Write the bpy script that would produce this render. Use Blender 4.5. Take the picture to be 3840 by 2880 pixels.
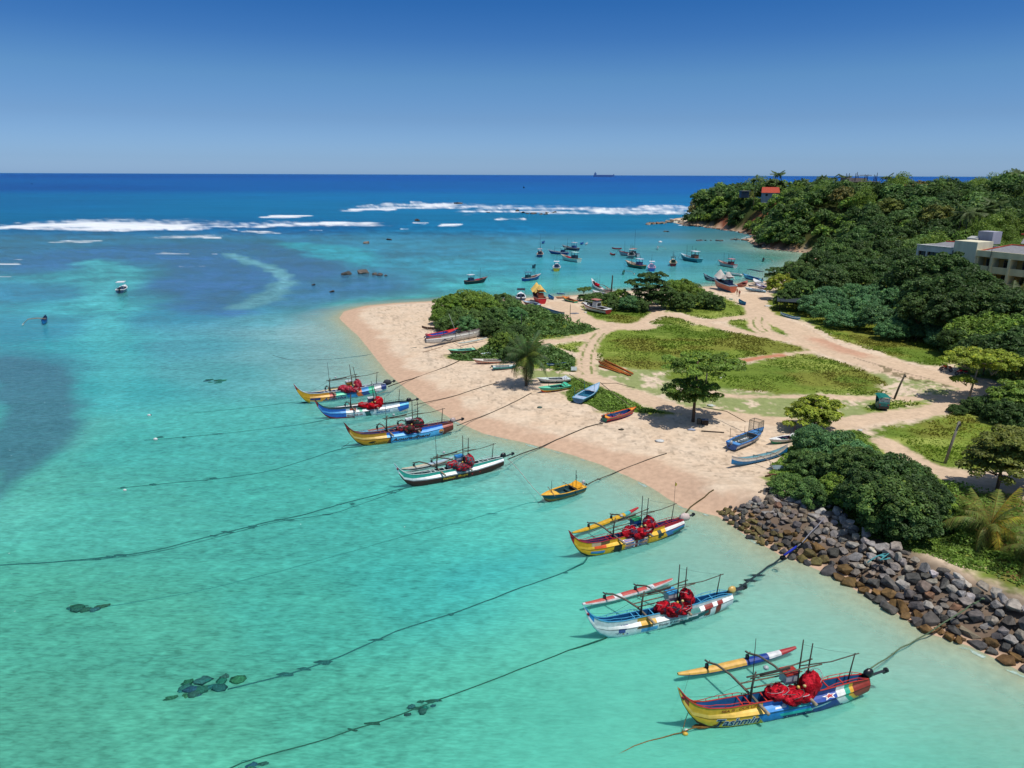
import bpy, bmesh, math, random
import numpy as np
from mathutils import Vector, Matrix
random.seed(7); RNG = np.random.default_rng(11)
for o in list(bpy.data.objects): bpy.data.objects.remove(o)
SC = bpy.context.scene; COL = SC.collection
# ------------------------------------------------------------------ camera
FPX = 2662.0; CAMH = 30.0; PIT = math.radians(16.43); ROL = math.radians(0.22)
f_ = Vector((0, math.cos(PIT), -math.sin(PIT))); u_ = Vector((0, math.sin(PIT), math.cos(PIT))); r_ = Vector((1, 0, 0))
U_ = u_*math.cos(ROL) - r_*math.sin(ROL); R_ = r_*math.cos(ROL) + u_*math.sin(ROL)
cam = bpy.data.cameras.new('camera'); camo = bpy.data.objects.new('camera', cam); COL.objects.link(camo)
cam.sensor_width = 36; cam.lens = FPX/3840*36; cam.clip_start = 0.5; cam.clip_end = 200000
camo.matrix_world = Matrix(((R_.x, U_.x, -f_.x, 0), (R_.y, U_.y, -f_.y, 0), (R_.z, U_.z, -f_.z, CAMH), (0, 0, 0, 1)))
SC.camera = camo
# ------------------------------------------------------------------ sun and sky
SUNV = Vector((0.27, -0.22, 0.937)).normalized()
SUN_EL = math.asin(SUNV.z); SUN_ROT = math.atan2(SUNV.x, SUNV.y)
w = bpy.data.worlds.new('World'); SC.world = w; w.use_nodes = True
nt = w.node_tree; nt.nodes.clear()
sky = nt.nodes.new('ShaderNodeTexSky'); sky.sky_type = 'NISHITA'; sky.sun_disc = False
sky.sun_elevation = SUN_EL; sky.sun_rotation = SUN_ROT; sky.air_density = 1.0; sky.dust_density = 0.6; sky.ozone_density = 2.0
bg = nt.nodes.new('ShaderNodeBackground'); bg.inputs[1].default_value = 0.11
tc = nt.nodes.new('ShaderNodeTexCoord'); sx = nt.nodes.new('ShaderNodeSeparateXYZ')
rp = nt.nodes.new('ShaderNodeValToRGB'); mu = nt.nodes.new('ShaderNodeMixRGB'); mu.blend_type = 'MULTIPLY'; mu.inputs[0].default_value = 1
ou = nt.nodes.new('ShaderNodeOutputWorld')
nt.links.new(tc.outputs['Generated'], sx.inputs[0]); nt.links.new(sx.outputs[2], rp.inputs[0])
nt.links.new(sky.outputs[0], mu.inputs[1]); nt.links.new(rp.outputs[0], mu.inputs[2])
vsc = nt.nodes.new('ShaderNodeVectorMath'); vsc.operation = 'SCALE'; vsc.inputs['Scale'].default_value = 2.0; nt.links.new(mu.outputs[0], vsc.inputs[0]); nt.links.new(vsc.outputs[0], bg.inputs[0]); nt.links.new(bg.outputs[0], ou.inputs[0])
SKY_RAMP = [(0.002, (0.54, 0.86, 1.60)), (0.019, (0.45, 0.72, 1.34)), (0.069, (0.36, 0.562, 0.955)), (0.1175, (0.310, 0.545, 0.860)), (0.165, (0.181, 0.426, 0.790)), (0.205, (0.116, 0.373, 0.750)), (0.32, (0.15, 0.36, 0.70)), (0.5, (0.85, 0.9, 0.95)), (0.75, (1.15, 1.1, 1.0))]
SKY_RAMP = [(p, tuple(v/2 for v in c)) for p, c in SKY_RAMP]
el = rp.color_ramp.elements
while len(el) > 2: el.remove(el[-1])
for i, (p, c) in enumerate(SKY_RAMP):
    e = el[i] if i < 2 else el.new(p)
    e.position = p; e.color = (*c, 1)
sl = bpy.data.lights.new('sun', 'SUN'); sl.energy = 4.2; sl.angle = math.radians(0.6); sl.color = (1.0, 0.955, 0.88)
so = bpy.data.objects.new('sun', sl); COL.objects.link(so); so.location = (0, 0, 80)
so.rotation_euler = SUNV.to_track_quat('Z', 'Y').to_euler()
SC.view_settings.view_transform = 'Standard'; SC.view_settings.look = 'None'
SC.view_settings.exposure = 0.0; SC.view_settings.gamma = 1.0
try: SC.cycles.max_bounces = 6; SC.cycles.transparent_max_bounces = 10; SC.cycles.use_denoising = True
except Exception: pass
# ------------------------------------------------------------------ helpers
KEXP = 1.42
def lin(c):
    return tuple(((v/255)/12.92 if v/255 <= 0.04045 else ((v/255+0.055)/1.055)**2.4) for v in c)
def A(r, g, b, k=KEXP):
    """albedo of a sunlit surface that photographs as sRGB r g b"""
    return tuple(min(0.88, x/k) for x in lin((r, g, b)))
def ray(px, py):
    return f_ + R_*((px-1920)/FPX) + U_*((1440-py)/FPX)
def P(px, py, z=0.0):
    d = ray(px, py); t = (CAMH-z)/(-d.z); return Vector((d.x*t, d.y*t, z))
def hsh(ix, iy, s):
    n = (ix*374761393 + iy*668265263 + s*1442695041) & 0xffffffff
    n = ((n ^ (n >> 13))*1274126177) & 0xffffffff
    return ((n ^ (n >> 16)) & 0xffff)/65535.0
def vn(x, y, s=0):
    x = np.asarray(x, float); y = np.asarray(y, float)
    ix = np.floor(x).astype(np.int64); iy = np.floor(y).astype(np.int64); fx = x-ix; fy = y-iy
    fx = fx*fx*(3-2*fx); fy = fy*fy*(3-2*fy)
    a = hsh(ix, iy, s); b = hsh(ix+1, iy, s); c = hsh(ix, iy+1, s); d = hsh(ix+1, iy+1, s)
    return (a*(1-fx)+b*fx)*(1-fy)+(c*(1-fx)+d*fx)*fy
def fbm(x, y, s=0, o=4):
    t = 0; a = 0.5; n = 0
    for k in range(o):
        t = t+a*vn(x*2**k, y*2**k, s+k*17); n += a; a *= 0.55
    return t/n
def ss(a, b, x):
    t = np.clip((np.asarray(x, float)-a)/(b-a), 0, 1); return t*t*(3-2*t)
def seg_dist(x, y, pts, closed=False):
    d = np.full(np.shape(x), 1e9); n = len(pts)
    for i in range(n if closed else n-1):
        ax, ay = pts[i][0], pts[i][1]; bx, by = pts[(i+1) % n][0], pts[(i+1) % n][1]
        vx, vy = bx-ax, by-ay; L = vx*vx+vy*vy+1e-9
        t = np.clip(((x-ax)*vx+(y-ay)*vy)/L, 0, 1)
        d = np.minimum(d, np.hypot(x-ax-t*vx, y-ay-t*vy))
    return d
def inside(x, y, pts):
    r = np.zeros(np.shape(x), bool); n = len(pts); j = n-1
    for i in range(n):
        xi, yi, xj, yj = pts[i][0], pts[i][1], pts[j][0], pts[j][1]
        if abs(yj-yi) > 1e-9:
            c = ((yi > y) != (yj > y)) & (x < (xj-xi)*(y-yi)/(yj-yi)+xi); r ^= c
        j = i
    return r
def sd(x, y, pts):
    """signed distance, positive inside"""
    d = seg_dist(x, y, pts, True); return np.where(inside(x, y, pts), d, -d)
def smooth_poly(pts, it=2, closed=True):
    for _ in range(it):
        q = []; n = len(pts)
        for i in range(n if closed else n-1):
            a = pts[i]; b = pts[(i+1) % n]
            q += [(a[0]*.75+b[0]*.25, a[1]*.75+b[1]*.25), (a[0]*.25+b[0]*.75, a[1]*.25+b[1]*.75)]
        pts = q if closed else [pts[0]]+q+[pts[-1]]
    return pts
# properties
def tag(o, label=None, cat=None, group=None, kind=None):
    if label: o['label'] = label
    if cat: o['category'] = cat
    if group: o['group'] = group
    if kind: o['kind'] = kind
    return o
def thing(name, loc=(0, 0, 0), rz=0.0, label=None, cat=None, group=None, s=1.0):
    o = bpy.data.objects.new(name, None); COL.objects.link(o); o.empty_display_size = 0.3
    o.location = loc; o.rotation_euler = (0, 0, rz); o.scale = (s, s, s)
    return tag(o, label, cat, group)
def copy_tree(o, parent=None):
    c = o.copy(); COL.objects.link(c); c.parent = parent
    if parent is not None: c.matrix_parent_inverse = o.matrix_parent_inverse.copy()
    for ch in CHILD.get(o.name, []): 
        CHILD.setdefault(c.name, []).append(copy_tree(ch, c))
    return c
CHILD = {}
def link(o, parent=None):
    COL.objects.link(o)
    if parent is not None:
        o.parent = parent; CHILD.setdefault(parent.name, []).append(o)
    return o
# ------------------------------------------------------------------ materials (all procedural; 'col' is each face's own paint colour)
MATS = {}
def mat(name, rough=0.6, spec=0.3, var=0.12, scale=6.0, bump=0.0, bscale=20.0, objcol=False, trans=0.0, metal=0.0, streak=False, coord='Object', rand=0.0):
    if name in MATS: return MATS[name]
    m = bpy.data.materials.new(name); m.use_nodes = True; n = m.node_tree.nodes; l = m.node_tree.links
    b = n['Principled BSDF']; at = n.new('ShaderNodeAttribute'); at.attribute_name = 'col'
    b.inputs['Roughness'].default_value = rough; b.inputs['Specular IOR Level'].default_value = spec; b.inputs['Metallic'].default_value = metal
    t = n.new('ShaderNodeTexCoord'); no = n.new('ShaderNodeTexNoise'); no.inputs['Scale'].default_value = scale; no.inputs['Detail'].default_value = 4
    if streak:
        mp = n.new('ShaderNodeMapping'); mp.inputs['Scale'].default_value = (1, 1, 0.15) if streak is True else streak
        l.new(t.outputs[coord], mp.inputs[0]); l.new(mp.outputs[0], no.inputs['Vector'])
    else: l.new(t.outputs[coord], no.inputs['Vector'])
    mr = n.new('ShaderNodeMapRange'); mr.inputs[1].default_value = 0.3; mr.inputs[2].default_value = 0.7
    mr.inputs[3].default_value = 1-var; mr.inputs[4].default_value = 1+var*0.6
    l.new(no.outputs[0], mr.inputs[0])
    mx = n.new('ShaderNodeVectorMath'); mx.operation = 'SCALE'; l.new(at.outputs['Color'], mx.inputs[0]); l.new(mr.outputs[0], mx.inputs['Scale'])
    out = mx.outputs[0]
    if objcol:
        oi = n.new('ShaderNodeObjectInfo'); m2 = n.new('ShaderNodeVectorMath'); m2.operation = 'MULTIPLY'
        l.new(out, m2.inputs[0]); l.new(oi.outputs['Color'], m2.inputs[1]); out = m2.outputs[0]
    l.new(out, b.inputs['Base Color'])
    if bump:
        nb = n.new('ShaderNodeTexNoise'); nb.inputs['Scale'].default_value = bscale; nb.inputs['Detail'].default_value = 5
        l.new(t.outputs[coord], nb.inputs['Vector']); bu = n.new('ShaderNodeBump'); bu.inputs['Strength'].default_value = min(1, bump); bu.inputs['Distance'].default_value = 0.03*max(1, bump)
        l.new(nb.outputs[0], bu.inputs['Height']); l.new(bu.outputs[0], b.inputs['Normal'])
    if trans:
        tr = n.new('ShaderNodeBsdfTranslucent'); ms = n.new('ShaderNodeMixShader'); ms.inputs[0].default_value = trans
        l.new(out, tr.inputs[0]); l.new(b.outputs[0], ms.inputs[1]); l.new(tr.outputs[0], ms.inputs[2])
        l.new(ms.outputs[0], n['Material Output'].inputs[0])
    MATS[name] = m; return m
M_PAINT = mat('boat_paint', 0.45, 0.38, 0.20, 3.5, 0.15, 9)
M_DECAL = mat('lettering_paint', 0.4, 0.4, 0.05, 3)
M_WOOD = mat('weathered_wood', 0.8, 0.2, 0.35, 8, 0.4, 25)
M_NET = mat('fishing_net', 0.85, 0.1, 0.5, 9, 1.6, 14)
M_CLOTH = mat('tarpaulin', 0.7, 0.2, 0.12, 3, 0.5, 6)
M_METAL = mat('dark_metal', 0.35, 0.5, 0.15, 5)
M_ROPE = mat('rope', 0.85, 0.1, 0.35, 12, 0.5, 60)
M_ROCK = mat('boulder_stone', 0.75, 0.3, 0.40, 2.2, 1.4, 5, objcol=True)
M_LEAF = mat('foliage', 0.55, 0.25, 0.30, 0.9, objcol=True, trans=0.32)
M_BARK = mat('bark', 0.9, 0.1, 0.35, 6, 0.8, 12)
M_CONC = mat('plaster', 0.85, 0.15, 0.16, 0.8, 0.3, 4, streak=True)
M_ROOF = mat('roofing', 0.8, 0.2, 0.25, 2.0, 0.6, 8)
M_GLASS = mat('window_glass', 0.12, 0.6, 0.1, 2)
M_GRASS = mat('grass_blades', 0.7, 0.1, 0.2, 0.3, trans=0.5)
# ------------------------------------------------------------------ mesh collector
class MB:
    def __init__(s, col=(0.5, 0.5, 0.5)): s.v = []; s.f = []; s.c = []; s.col = col
    def add(s, vs, fs, col=None):
        o = len(s.v); s.v += [tuple(v) for v in vs]; s.f += [tuple(i+o for i in f) for f in fs]
        if col is None: col = s.col
        if isinstance(col, list): s.c += col
        else: s.c += [col]*len(fs)
        return s
    def box(s, c, d, col=None, rz=0.0, taper=1.0, rx=0.0, ry=0.0):
        hx, hy, hz = d[0]/2, d[1]/2, d[2]/2; vs = []
        M = Matrix.Rotation(rz, 3, 'Z') @ Matrix.Rotation(ry, 3, 'Y') @ Matrix.Rotation(rx, 3, 'X')
        for z in (-1, 1):
            k = taper if z > 0 else 1
            for x, y in ((-1, -1), (1, -1), (1, 1), (-1, 1)):
                vs.append(M @ Vector((x*hx*k, y*hy*k, z*hz)) + Vector(c))
        return s.add(vs, [(0, 3, 2, 1), (4, 5, 6, 7), (0, 1, 5, 4), (1, 2, 6, 5), (2, 3, 7, 6), (3, 0, 4, 7)], col)
    def tube(s, pts, r, col=None, n=6, r2=None, caps=True):
        pts = [Vector(p) for p in pts]; m = len(pts); vs = []; fs = []
        for i, p in enumerate(pts):
            d = (pts[min(i+1, m-1)]-pts[max(i-1, 0)]);
            if d.length < 1e-9: d = Vector((0, 0, 1))
            d.normalize(); a = d.orthogonal() if abs(d.z) > 0.98 else d.cross(Vector((0, 0, 1)))
            a.normalize(); b = d.cross(a)
            rr = r if r2 is None else r+(r2-r)*i/(m-1)
            if callable(r): rr = r(i/(m-1))
            for k in range(n):
                t = 2*math.pi*k/n; vs.append(p+a*math.cos(t)*rr+b*math.sin(t)*rr)
        for i in range(m-1):
            for k in range(n):
                k2 = (k+1) % n; fs.append((i*n+k, i*n+k2, (i+1)*n+k2, (i+1)*n+k))
        if caps: fs += [tuple(range(n))[::-1], tuple((m-1)*n+k for k in range(n))]
        return s.add(vs, fs, col)
    def blob(s, c, rad, col=None, nz=10, na=14, amp=0.15, fr=2.0, seed=0, colf=None, flat=None):
        vs = []; fs = []
        for i in range(nz+1):
            th = math.pi*i/nz
            for k in range(na):
                ph = 2*math.pi*k/na; d = Vector((math.sin(th)*math.cos(ph), math.sin(th)*math.sin(ph), math.cos(th)))
                q = 1+amp*2*(float(vn(d.x*fr+d.z*1.7+seed*3.1, d.y*fr-d.z*1.3+seed, seed))-0.5) if 0 < i < nz else 1
                z = d.z*rad[2]*q
                if flat is not None: z = max(z, flat)
                vs.append((c[0]+d.x*rad[0]*q, c[1]+d.y*rad[1]*q, c[2]+z))
        for i in range(nz):
            for k in range(na):
                k2 = (k+1) % na; fs.append((i*na+k, (i+1)*na+k, (i+1)*na+k2, i*na+k2))
        if colf: col = [colf(i//na, i % na) for i in range(len(fs))]
        return s.add(vs, fs, col)
    def prism(s, pts, z0, z1, col=None):
        n = len(pts); vs = [(p[0], p[1], z0) for p in pts]+[(p[0], p[1], z1) for p in pts]
        return s.add(vs, [tuple(range(n))[::-1], tuple(range(n, 2*n))]+[(i, (i+1) % n, n+(i+1) % n, n+i) for i in range(n)], col)
    def loft(s, secs, col=None, closed=False, caps=False):
        n = len(secs[0]); vs = [p for q in secs for p in q]; fs = []
        for i in range(len(secs)-1):
            for k in range(n if closed else n-1):
                k2 = (k+1) % n; fs.append((i*n+k, i*n+k2, (i+1)*n+k2, (i+1)*n+k))
        if callable(col): col = [col(j//(n if closed else n-1), j % (n if closed else n-1)) for j in range(len(fs))]
        if caps:
            fs += [tuple(range(n))[::-1], tuple((len(secs)-1)*n+k for k in range(n))]
            if isinstance(col, list): col = col+[col[0], col[-1]]
        return s.add(vs, fs, col)
    def mesh(s, name, m, smooth=False):
        me = bpy.data.meshes.new(name); me.from_pydata(s.v, [], s.f); me.materials.append(m)
        a = me.attributes.new('col', 'FLOAT_COLOR', 'CORNER')
        cnt = np.array([len(f) for f in s.f]); cc = np.ones((len(s.f), 4)); cc[:, :3] = np.array(s.c, float).reshape(-1, 3)[:, :3]
        a.data.foreach_set('color', np.repeat(cc, cnt, axis=0).ravel())
        if smooth: me.polygons.foreach_set('use_smooth', [True]*len(s.f))
        me.update(); return me
    def build(s, name, m, parent=None, smooth=False, label=None, cat=None, group=None, kind=None):
        o = bpy.data.objects.new(name, s.mesh(name, m, smooth)); link(o, parent); return tag(o, label, cat, group, kind)
def np_mesh(name, V, Fq, m, col, smooth=True, dom='POINT', extra=None):
    """V (n,3), Fq (m,4) quads"""
    me = bpy.data.meshes.new(name); me.vertices.add(len(V)); me.vertices.foreach_set('co', V.astype(np.float32).ravel())
    k = Fq.shape[1]; me.loops.add(Fq.size); me.loops.foreach_set('vertex_index', Fq.astype(np.int32).ravel())
    me.polygons.add(len(Fq)); me.polygons.foreach_set('loop_start', np.arange(0, Fq.size, k, dtype=np.int32))
    try: me.polygons.foreach_set('loop_total', np.full(len(Fq), k, dtype=np.int32))
    except Exception: pass
    me.update(calc_edges=True); me.materials.append(m)
    if smooth: me.polygons.foreach_set('use_smooth', np.ones(len(Fq), bool))
    a = me.attributes.new('col', 'FLOAT_COLOR', dom)
    c4 = np.ones((len(V) if dom == 'POINT' else len(Fq)*k, 4), np.float32)
    if dom != 'POINT': col = np.repeat(col, k, axis=0)
    c4[:, :3] = col; a.data.foreach_set('color', c4.ravel())
    if extra is not None:
        for nm, arr in extra.items():
            b = me.attributes.new(nm, 'FLOAT', 'POINT'); b.data.foreach_set('value', arr.astype(np.float32).ravel())
    return me
# ------------------------------------------------------------------ terrain height
def W(pts, z=0.0): return [tuple(P(x, y, z)[:2]) for x, y in pts]
TOE = W([(3840, 2523), (3637, 2425), (3474, 2373), (3331, 2282), (3214, 2217), (3136, 2165), (3025, 2119), (2921, 2080), (2790, 2002), (2693, 1937)])
TOE = [(60, 18), (45, 27)] + TOE
SHORE_NEAR = TOE + W([(2563, 1904), (2420, 1815), (2250, 1740), (2108, 1695), (1945, 1655), (1810, 1625), (1700, 1575), (1600, 1515), (1520, 1455), (1455, 1400), (1400, 1330), (1345, 1262), (1296, 1218), (1272, 1193), (1290, 1168), (1370, 1147), (1480, 1137), (1600, 1131), (1754, 1121)])
SHORE_N = W([(1926, 1120), (2052, 1114), (2152, 1108), (2333, 1092), (2477, 1082), (2665, 1074), (2789, 1062), (2892, 1053), (2935, 1020), (2990, 990), (3080, 955)])
HEADS = W([(2960, 942), (2856, 932), (2810, 908), (2790, 898), (2835, 882), (2780, 872), (2712, 860), (2640, 850), (2560, 846), (2530, 835), (2500, 828), (2535, 818)])
FAR = [(150, 560), (230, 640), (420, 700), (700, 640), (900, 400), (800, 100), (300, -20), (120, -10)]
SHORE = SHORE_NEAR + SHORE_N + HEADS + FAR
HILLP = [(124, 288)] + W([(2965, 940), (2860, 930), (2850, 912), (2840, 885), (2790, 870), (2715, 858), (2640, 848), (2570, 842)]) + [(140, 545), (225, 615), (420, 680), (690, 620), (880, 400), (780, 110), (300, 10), (150, 60), (118, 100), (106, 150), (102, 200), (112, 250)]
def height(x, y, d=None):
    x = np.asarray(x, float); y = np.asarray(y, float)
    if d is None: d = sd(x, y, SHORE)
    n = fbm(x*0.12, y*0.12, 3, 3)-0.5
    beach = np.where(d > 0, 1.35*(1-np.exp(-np.maximum(d, 0)/9.0)), 0.10*d)
    beach = beach + ss(6, 20, d)*(0.35*n+0.12*(fbm(x*.5, y*.5, 9, 2)-.5))
    wr = ss(70, 60, y)*ss(14, 20, x)
    beach = beach + wr*0.95*ss(0.2, 4.5, d)
    dh = sd(x, y, HILLP)
    Amp = 12.6 + 7.2*ss(390, 270, y) + 5.0*np.exp(-((x-149)**2+(y-412)**2)/700.0)
    wdt = 15 + 55*ss(300, 180, y) + 10*ss(330, 280, y)
    hl = np.where(dh > 0, Amp*(1-np.exp(-(np.maximum(dh, 0)/wdt)**1.35*1.6)), 0)
    hl = hl*(0.90+0.18*fbm(x*0.02, y*0.02, 21, 3)) + ss(0, 10, dh)*1.0*(fbm(x*.07, y*.07, 5, 3)-.5)
    # the open meadow swells gently
    return np.maximum(beach + hl, -1.9)
SCAR = [(140.0, 394.0), (126.0, 432.0)]
def H1(x, y): return float(height(np.array([x]), np.array([y]))[0])
def G(px, py, dz=0.0):
    z = 1.2
    for _ in range(7):
        p = P(px, py, z); z = 0.5*z+0.5*max(0, H1(p.x, p.y))
    p = P(px, py, z); return Vector((p.x, p.y, H1(p.x, p.y)+dz))
def WG(pts): return [tuple(P(x, y, 1.3)[:2]) for x, y in pts]
GRASS = {
 'g1': [(2255, 1249), (2300, 1237), (2350, 1228), (2440, 1219), (2600, 1218), (2673, 1222), (2727, 1244), (2862, 1263), (2936, 1279), (2997, 1292), (3027, 1312), (2997, 1322), (2889, 1335), (2757, 1352), (2740, 1362), (2640, 1385), (2550, 1390), (2409, 1388), (2320, 1380), (2255, 1362), (2219, 1330), (2228, 1290)],
 'g2': [(2761, 1366), (2889, 1349), (2956, 1331), (3030, 1325), (3091, 1334), (3178, 1372), (3246, 1392), (3306, 1426), (3340, 1467), (3293, 1480), (3158, 1483), (2990, 1480), (2821, 1473), (2700, 1453), (2600, 1440), (2500, 1420), (2480, 1395), (2640, 1388)],
 'g3': [(2061, 1294), (2192, 1276), (2192, 1303), (2169, 1326), (2115, 1312)],
 'g4': [(2875, 1180), (2858, 1152), (2862, 1130), (2920, 1112), (3100, 1150), (3450, 1200), (3600, 1318), (3560, 1379), (3428, 1365), (3293, 1320), (3158, 1278), (3080, 1240), (3010, 1205), (2950, 1193)],
 'g5': [(2861, 1192), (2899, 1207), (2953, 1210), (2989, 1241), (3004, 1255), (2989, 1259), (2935, 1259), (2899, 1244), (2874, 1228), (2863, 1208)],
 'g6': [(2728, 1207), (2763, 1201), (2827, 1193), (2832, 1197), (2822, 1217), (2828, 1237), (2860, 1256), (2754, 1235)],
 'g7': [(2480, 1168), (2500, 1120), (2640, 1098), (2700, 1105), (2775, 1140), (2827, 1172), (2830, 1178), (2754, 1190), (2640, 1198), (2600, 1186), (2540, 1170)],
 'g8': [(2190, 1187), (2180, 1130), (2230, 1118), (2405, 1112), (2445, 1130), (2432, 1150), (2441, 1172), (2423, 1203), (2378, 1217), (2310, 1210), (2233, 1203)],
 'g9': [(2441, 1209), (2491, 1184), (2559, 1192), (2600, 1214), (2600, 1218), (2440, 1219)],
 'g10': [(1640, 1190), (1655, 1155), (1720, 1135), (1860, 1132), (1940, 1142), (2010, 1158), (2090, 1180), (2147, 1203), (2230, 1219), (2246, 1235), (2215, 1248), (2100, 1268), (2000, 1279), (2005, 1292), (2060, 1302), (2110, 1317), (2180, 1350), (2190, 1380), (2180, 1395), (2110, 1395), (2050, 1385), (1960, 1375), (1930, 1350), (1800, 1345), (1700, 1340), (1665, 1326), (1760, 1322), (1840, 1290), (1835, 1262), (1740, 1252), (1650, 1240)],
 'g11': [(2133, 1425), (2183, 1416), (2246, 1439), (2296, 1457), (2386, 1498), (2454, 1529), (2549, 1543), (2500, 1552), (2386, 1543), (2318, 1538), (2255, 1538), (2215, 1510), (2124, 1484), (2133, 1457)],
 'g12': [(3253, 1608), (3461, 1576), (3549, 1551), (3596, 1536), (3700, 1520), (3900, 1560), (3900, 1700), (3750, 1775), (3640, 1780), (3500, 1757), (3440, 1738), (3370, 1680), (3300, 1640)],
 'g13': [(3219, 1534), (3280, 1509), (3360, 1503), (3509, 1512), (3428, 1525), (3293, 1545)],
 'g15': [(2885, 1120), (2930, 1060), (3000, 1000), (3090, 950), (3300, 900), (3900, 900), (3900, 1440), (3700, 1425), (3560, 1379), (3600, 1318), (3450, 1200), (3100, 1150), (2950, 1140)],
 'g14': [(2930, 1690), (3050, 1620), (3180, 1612), (3253, 1618), (3345, 1700), (3440, 1775), (3550, 1812), (3700, 1860), (3900, 1900), (3900, 2300), (3700, 2175), (3500, 2095), (3350, 2060), (3180, 2015), (3060, 1900), (2930, 1820), (2880, 1800), (2930, 1730)],
}
LIGHT = [(2205, 1360), (2480, 1385), (3340, 1400), (3480, 1410), (3600, 1440), (3625, 1470), (3560, 1490), (3500, 1512), (3400, 1543), (3250, 1562), (3130, 1572), (2960, 1572), (2850, 1564), (2700, 1543), (2620, 1528), (2560, 1528), (2480, 1494), (2370, 1450), (2260, 1425), (2210, 1392)]
LIGHT2 = [(1940, 1385), (2080, 1385), (2180, 1390), (2190, 1400), (2180, 1420), (2080, 1425), (1990, 1420)]
PATHS = [([(2201, 1410), (2255, 1434), (2318, 1452), (2386, 1477), (2470, 1512), (2565, 1540), (2754, 1558), (2956, 1585), (3091, 1597), (3192, 1583), (3327, 1558), (3461, 1547), (3549, 1522), (3603, 1490), (3670, 1455)], 1.9),
 ([(2201, 1412), (2196, 1357), (2203, 1321), (2225, 1276), (2260, 1246), (2296, 1233)], 1.6),
 ([(2400, 1224), (2273, 1226), (2228, 1213), (2183, 1199), (2151, 1181), (2129, 1154), (2092, 1136)], 3.4),
 ([(2251, 1247), (2183, 1266), (2092, 1280), (1990, 1287)], 1.3),
 ([(2364, 1226), (2390, 1217), (2424, 1200), (2468, 1175), (2432, 1148), (2400, 1130)], 1.3),
 ([(2471, 1174), (2552, 1187), (2619, 1208), (2720, 1199), (2832, 1184)], 1.5),
 ([(2619, 1211), (2720, 1231), (2821, 1251), (2875, 1263), (2930, 1272)], 1.5),
 ([(2846, 1187), (2839, 1208), (2843, 1226), (2872, 1248), (2908, 1263), (2935, 1268)], 2.2),
 ([(2817, 1108), (2830, 1154), (2853, 1181), (2906, 1201), (2971, 1229), (3016, 1258), (3070, 1290), (3158, 1322), (3293, 1352), (3428, 1392), (3562, 1426), (3670, 1453), (3900, 1470)], 3.3),
 ([(3040, 1290), (3100, 1310), (3200, 1338), (3300, 1375), (3420, 1405)], 3.5),
 ([(2650, 1465), (2750, 1490), (2900, 1490), (3200, 1492), (3490, 1495), (3630, 1480)], 1.0),
 ([(2757, 1358), (2850, 1344), (2956, 1328), (3030, 1318)], 0.9),
 ([(3330, 1660), (3380, 1705), (3455, 1752), (3549, 1780), (3663, 1803), (3900, 1840)], 1.9),
 ([(3640, 1830), (3800, 1850), (3900, 1870)], 3.0)]
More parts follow.
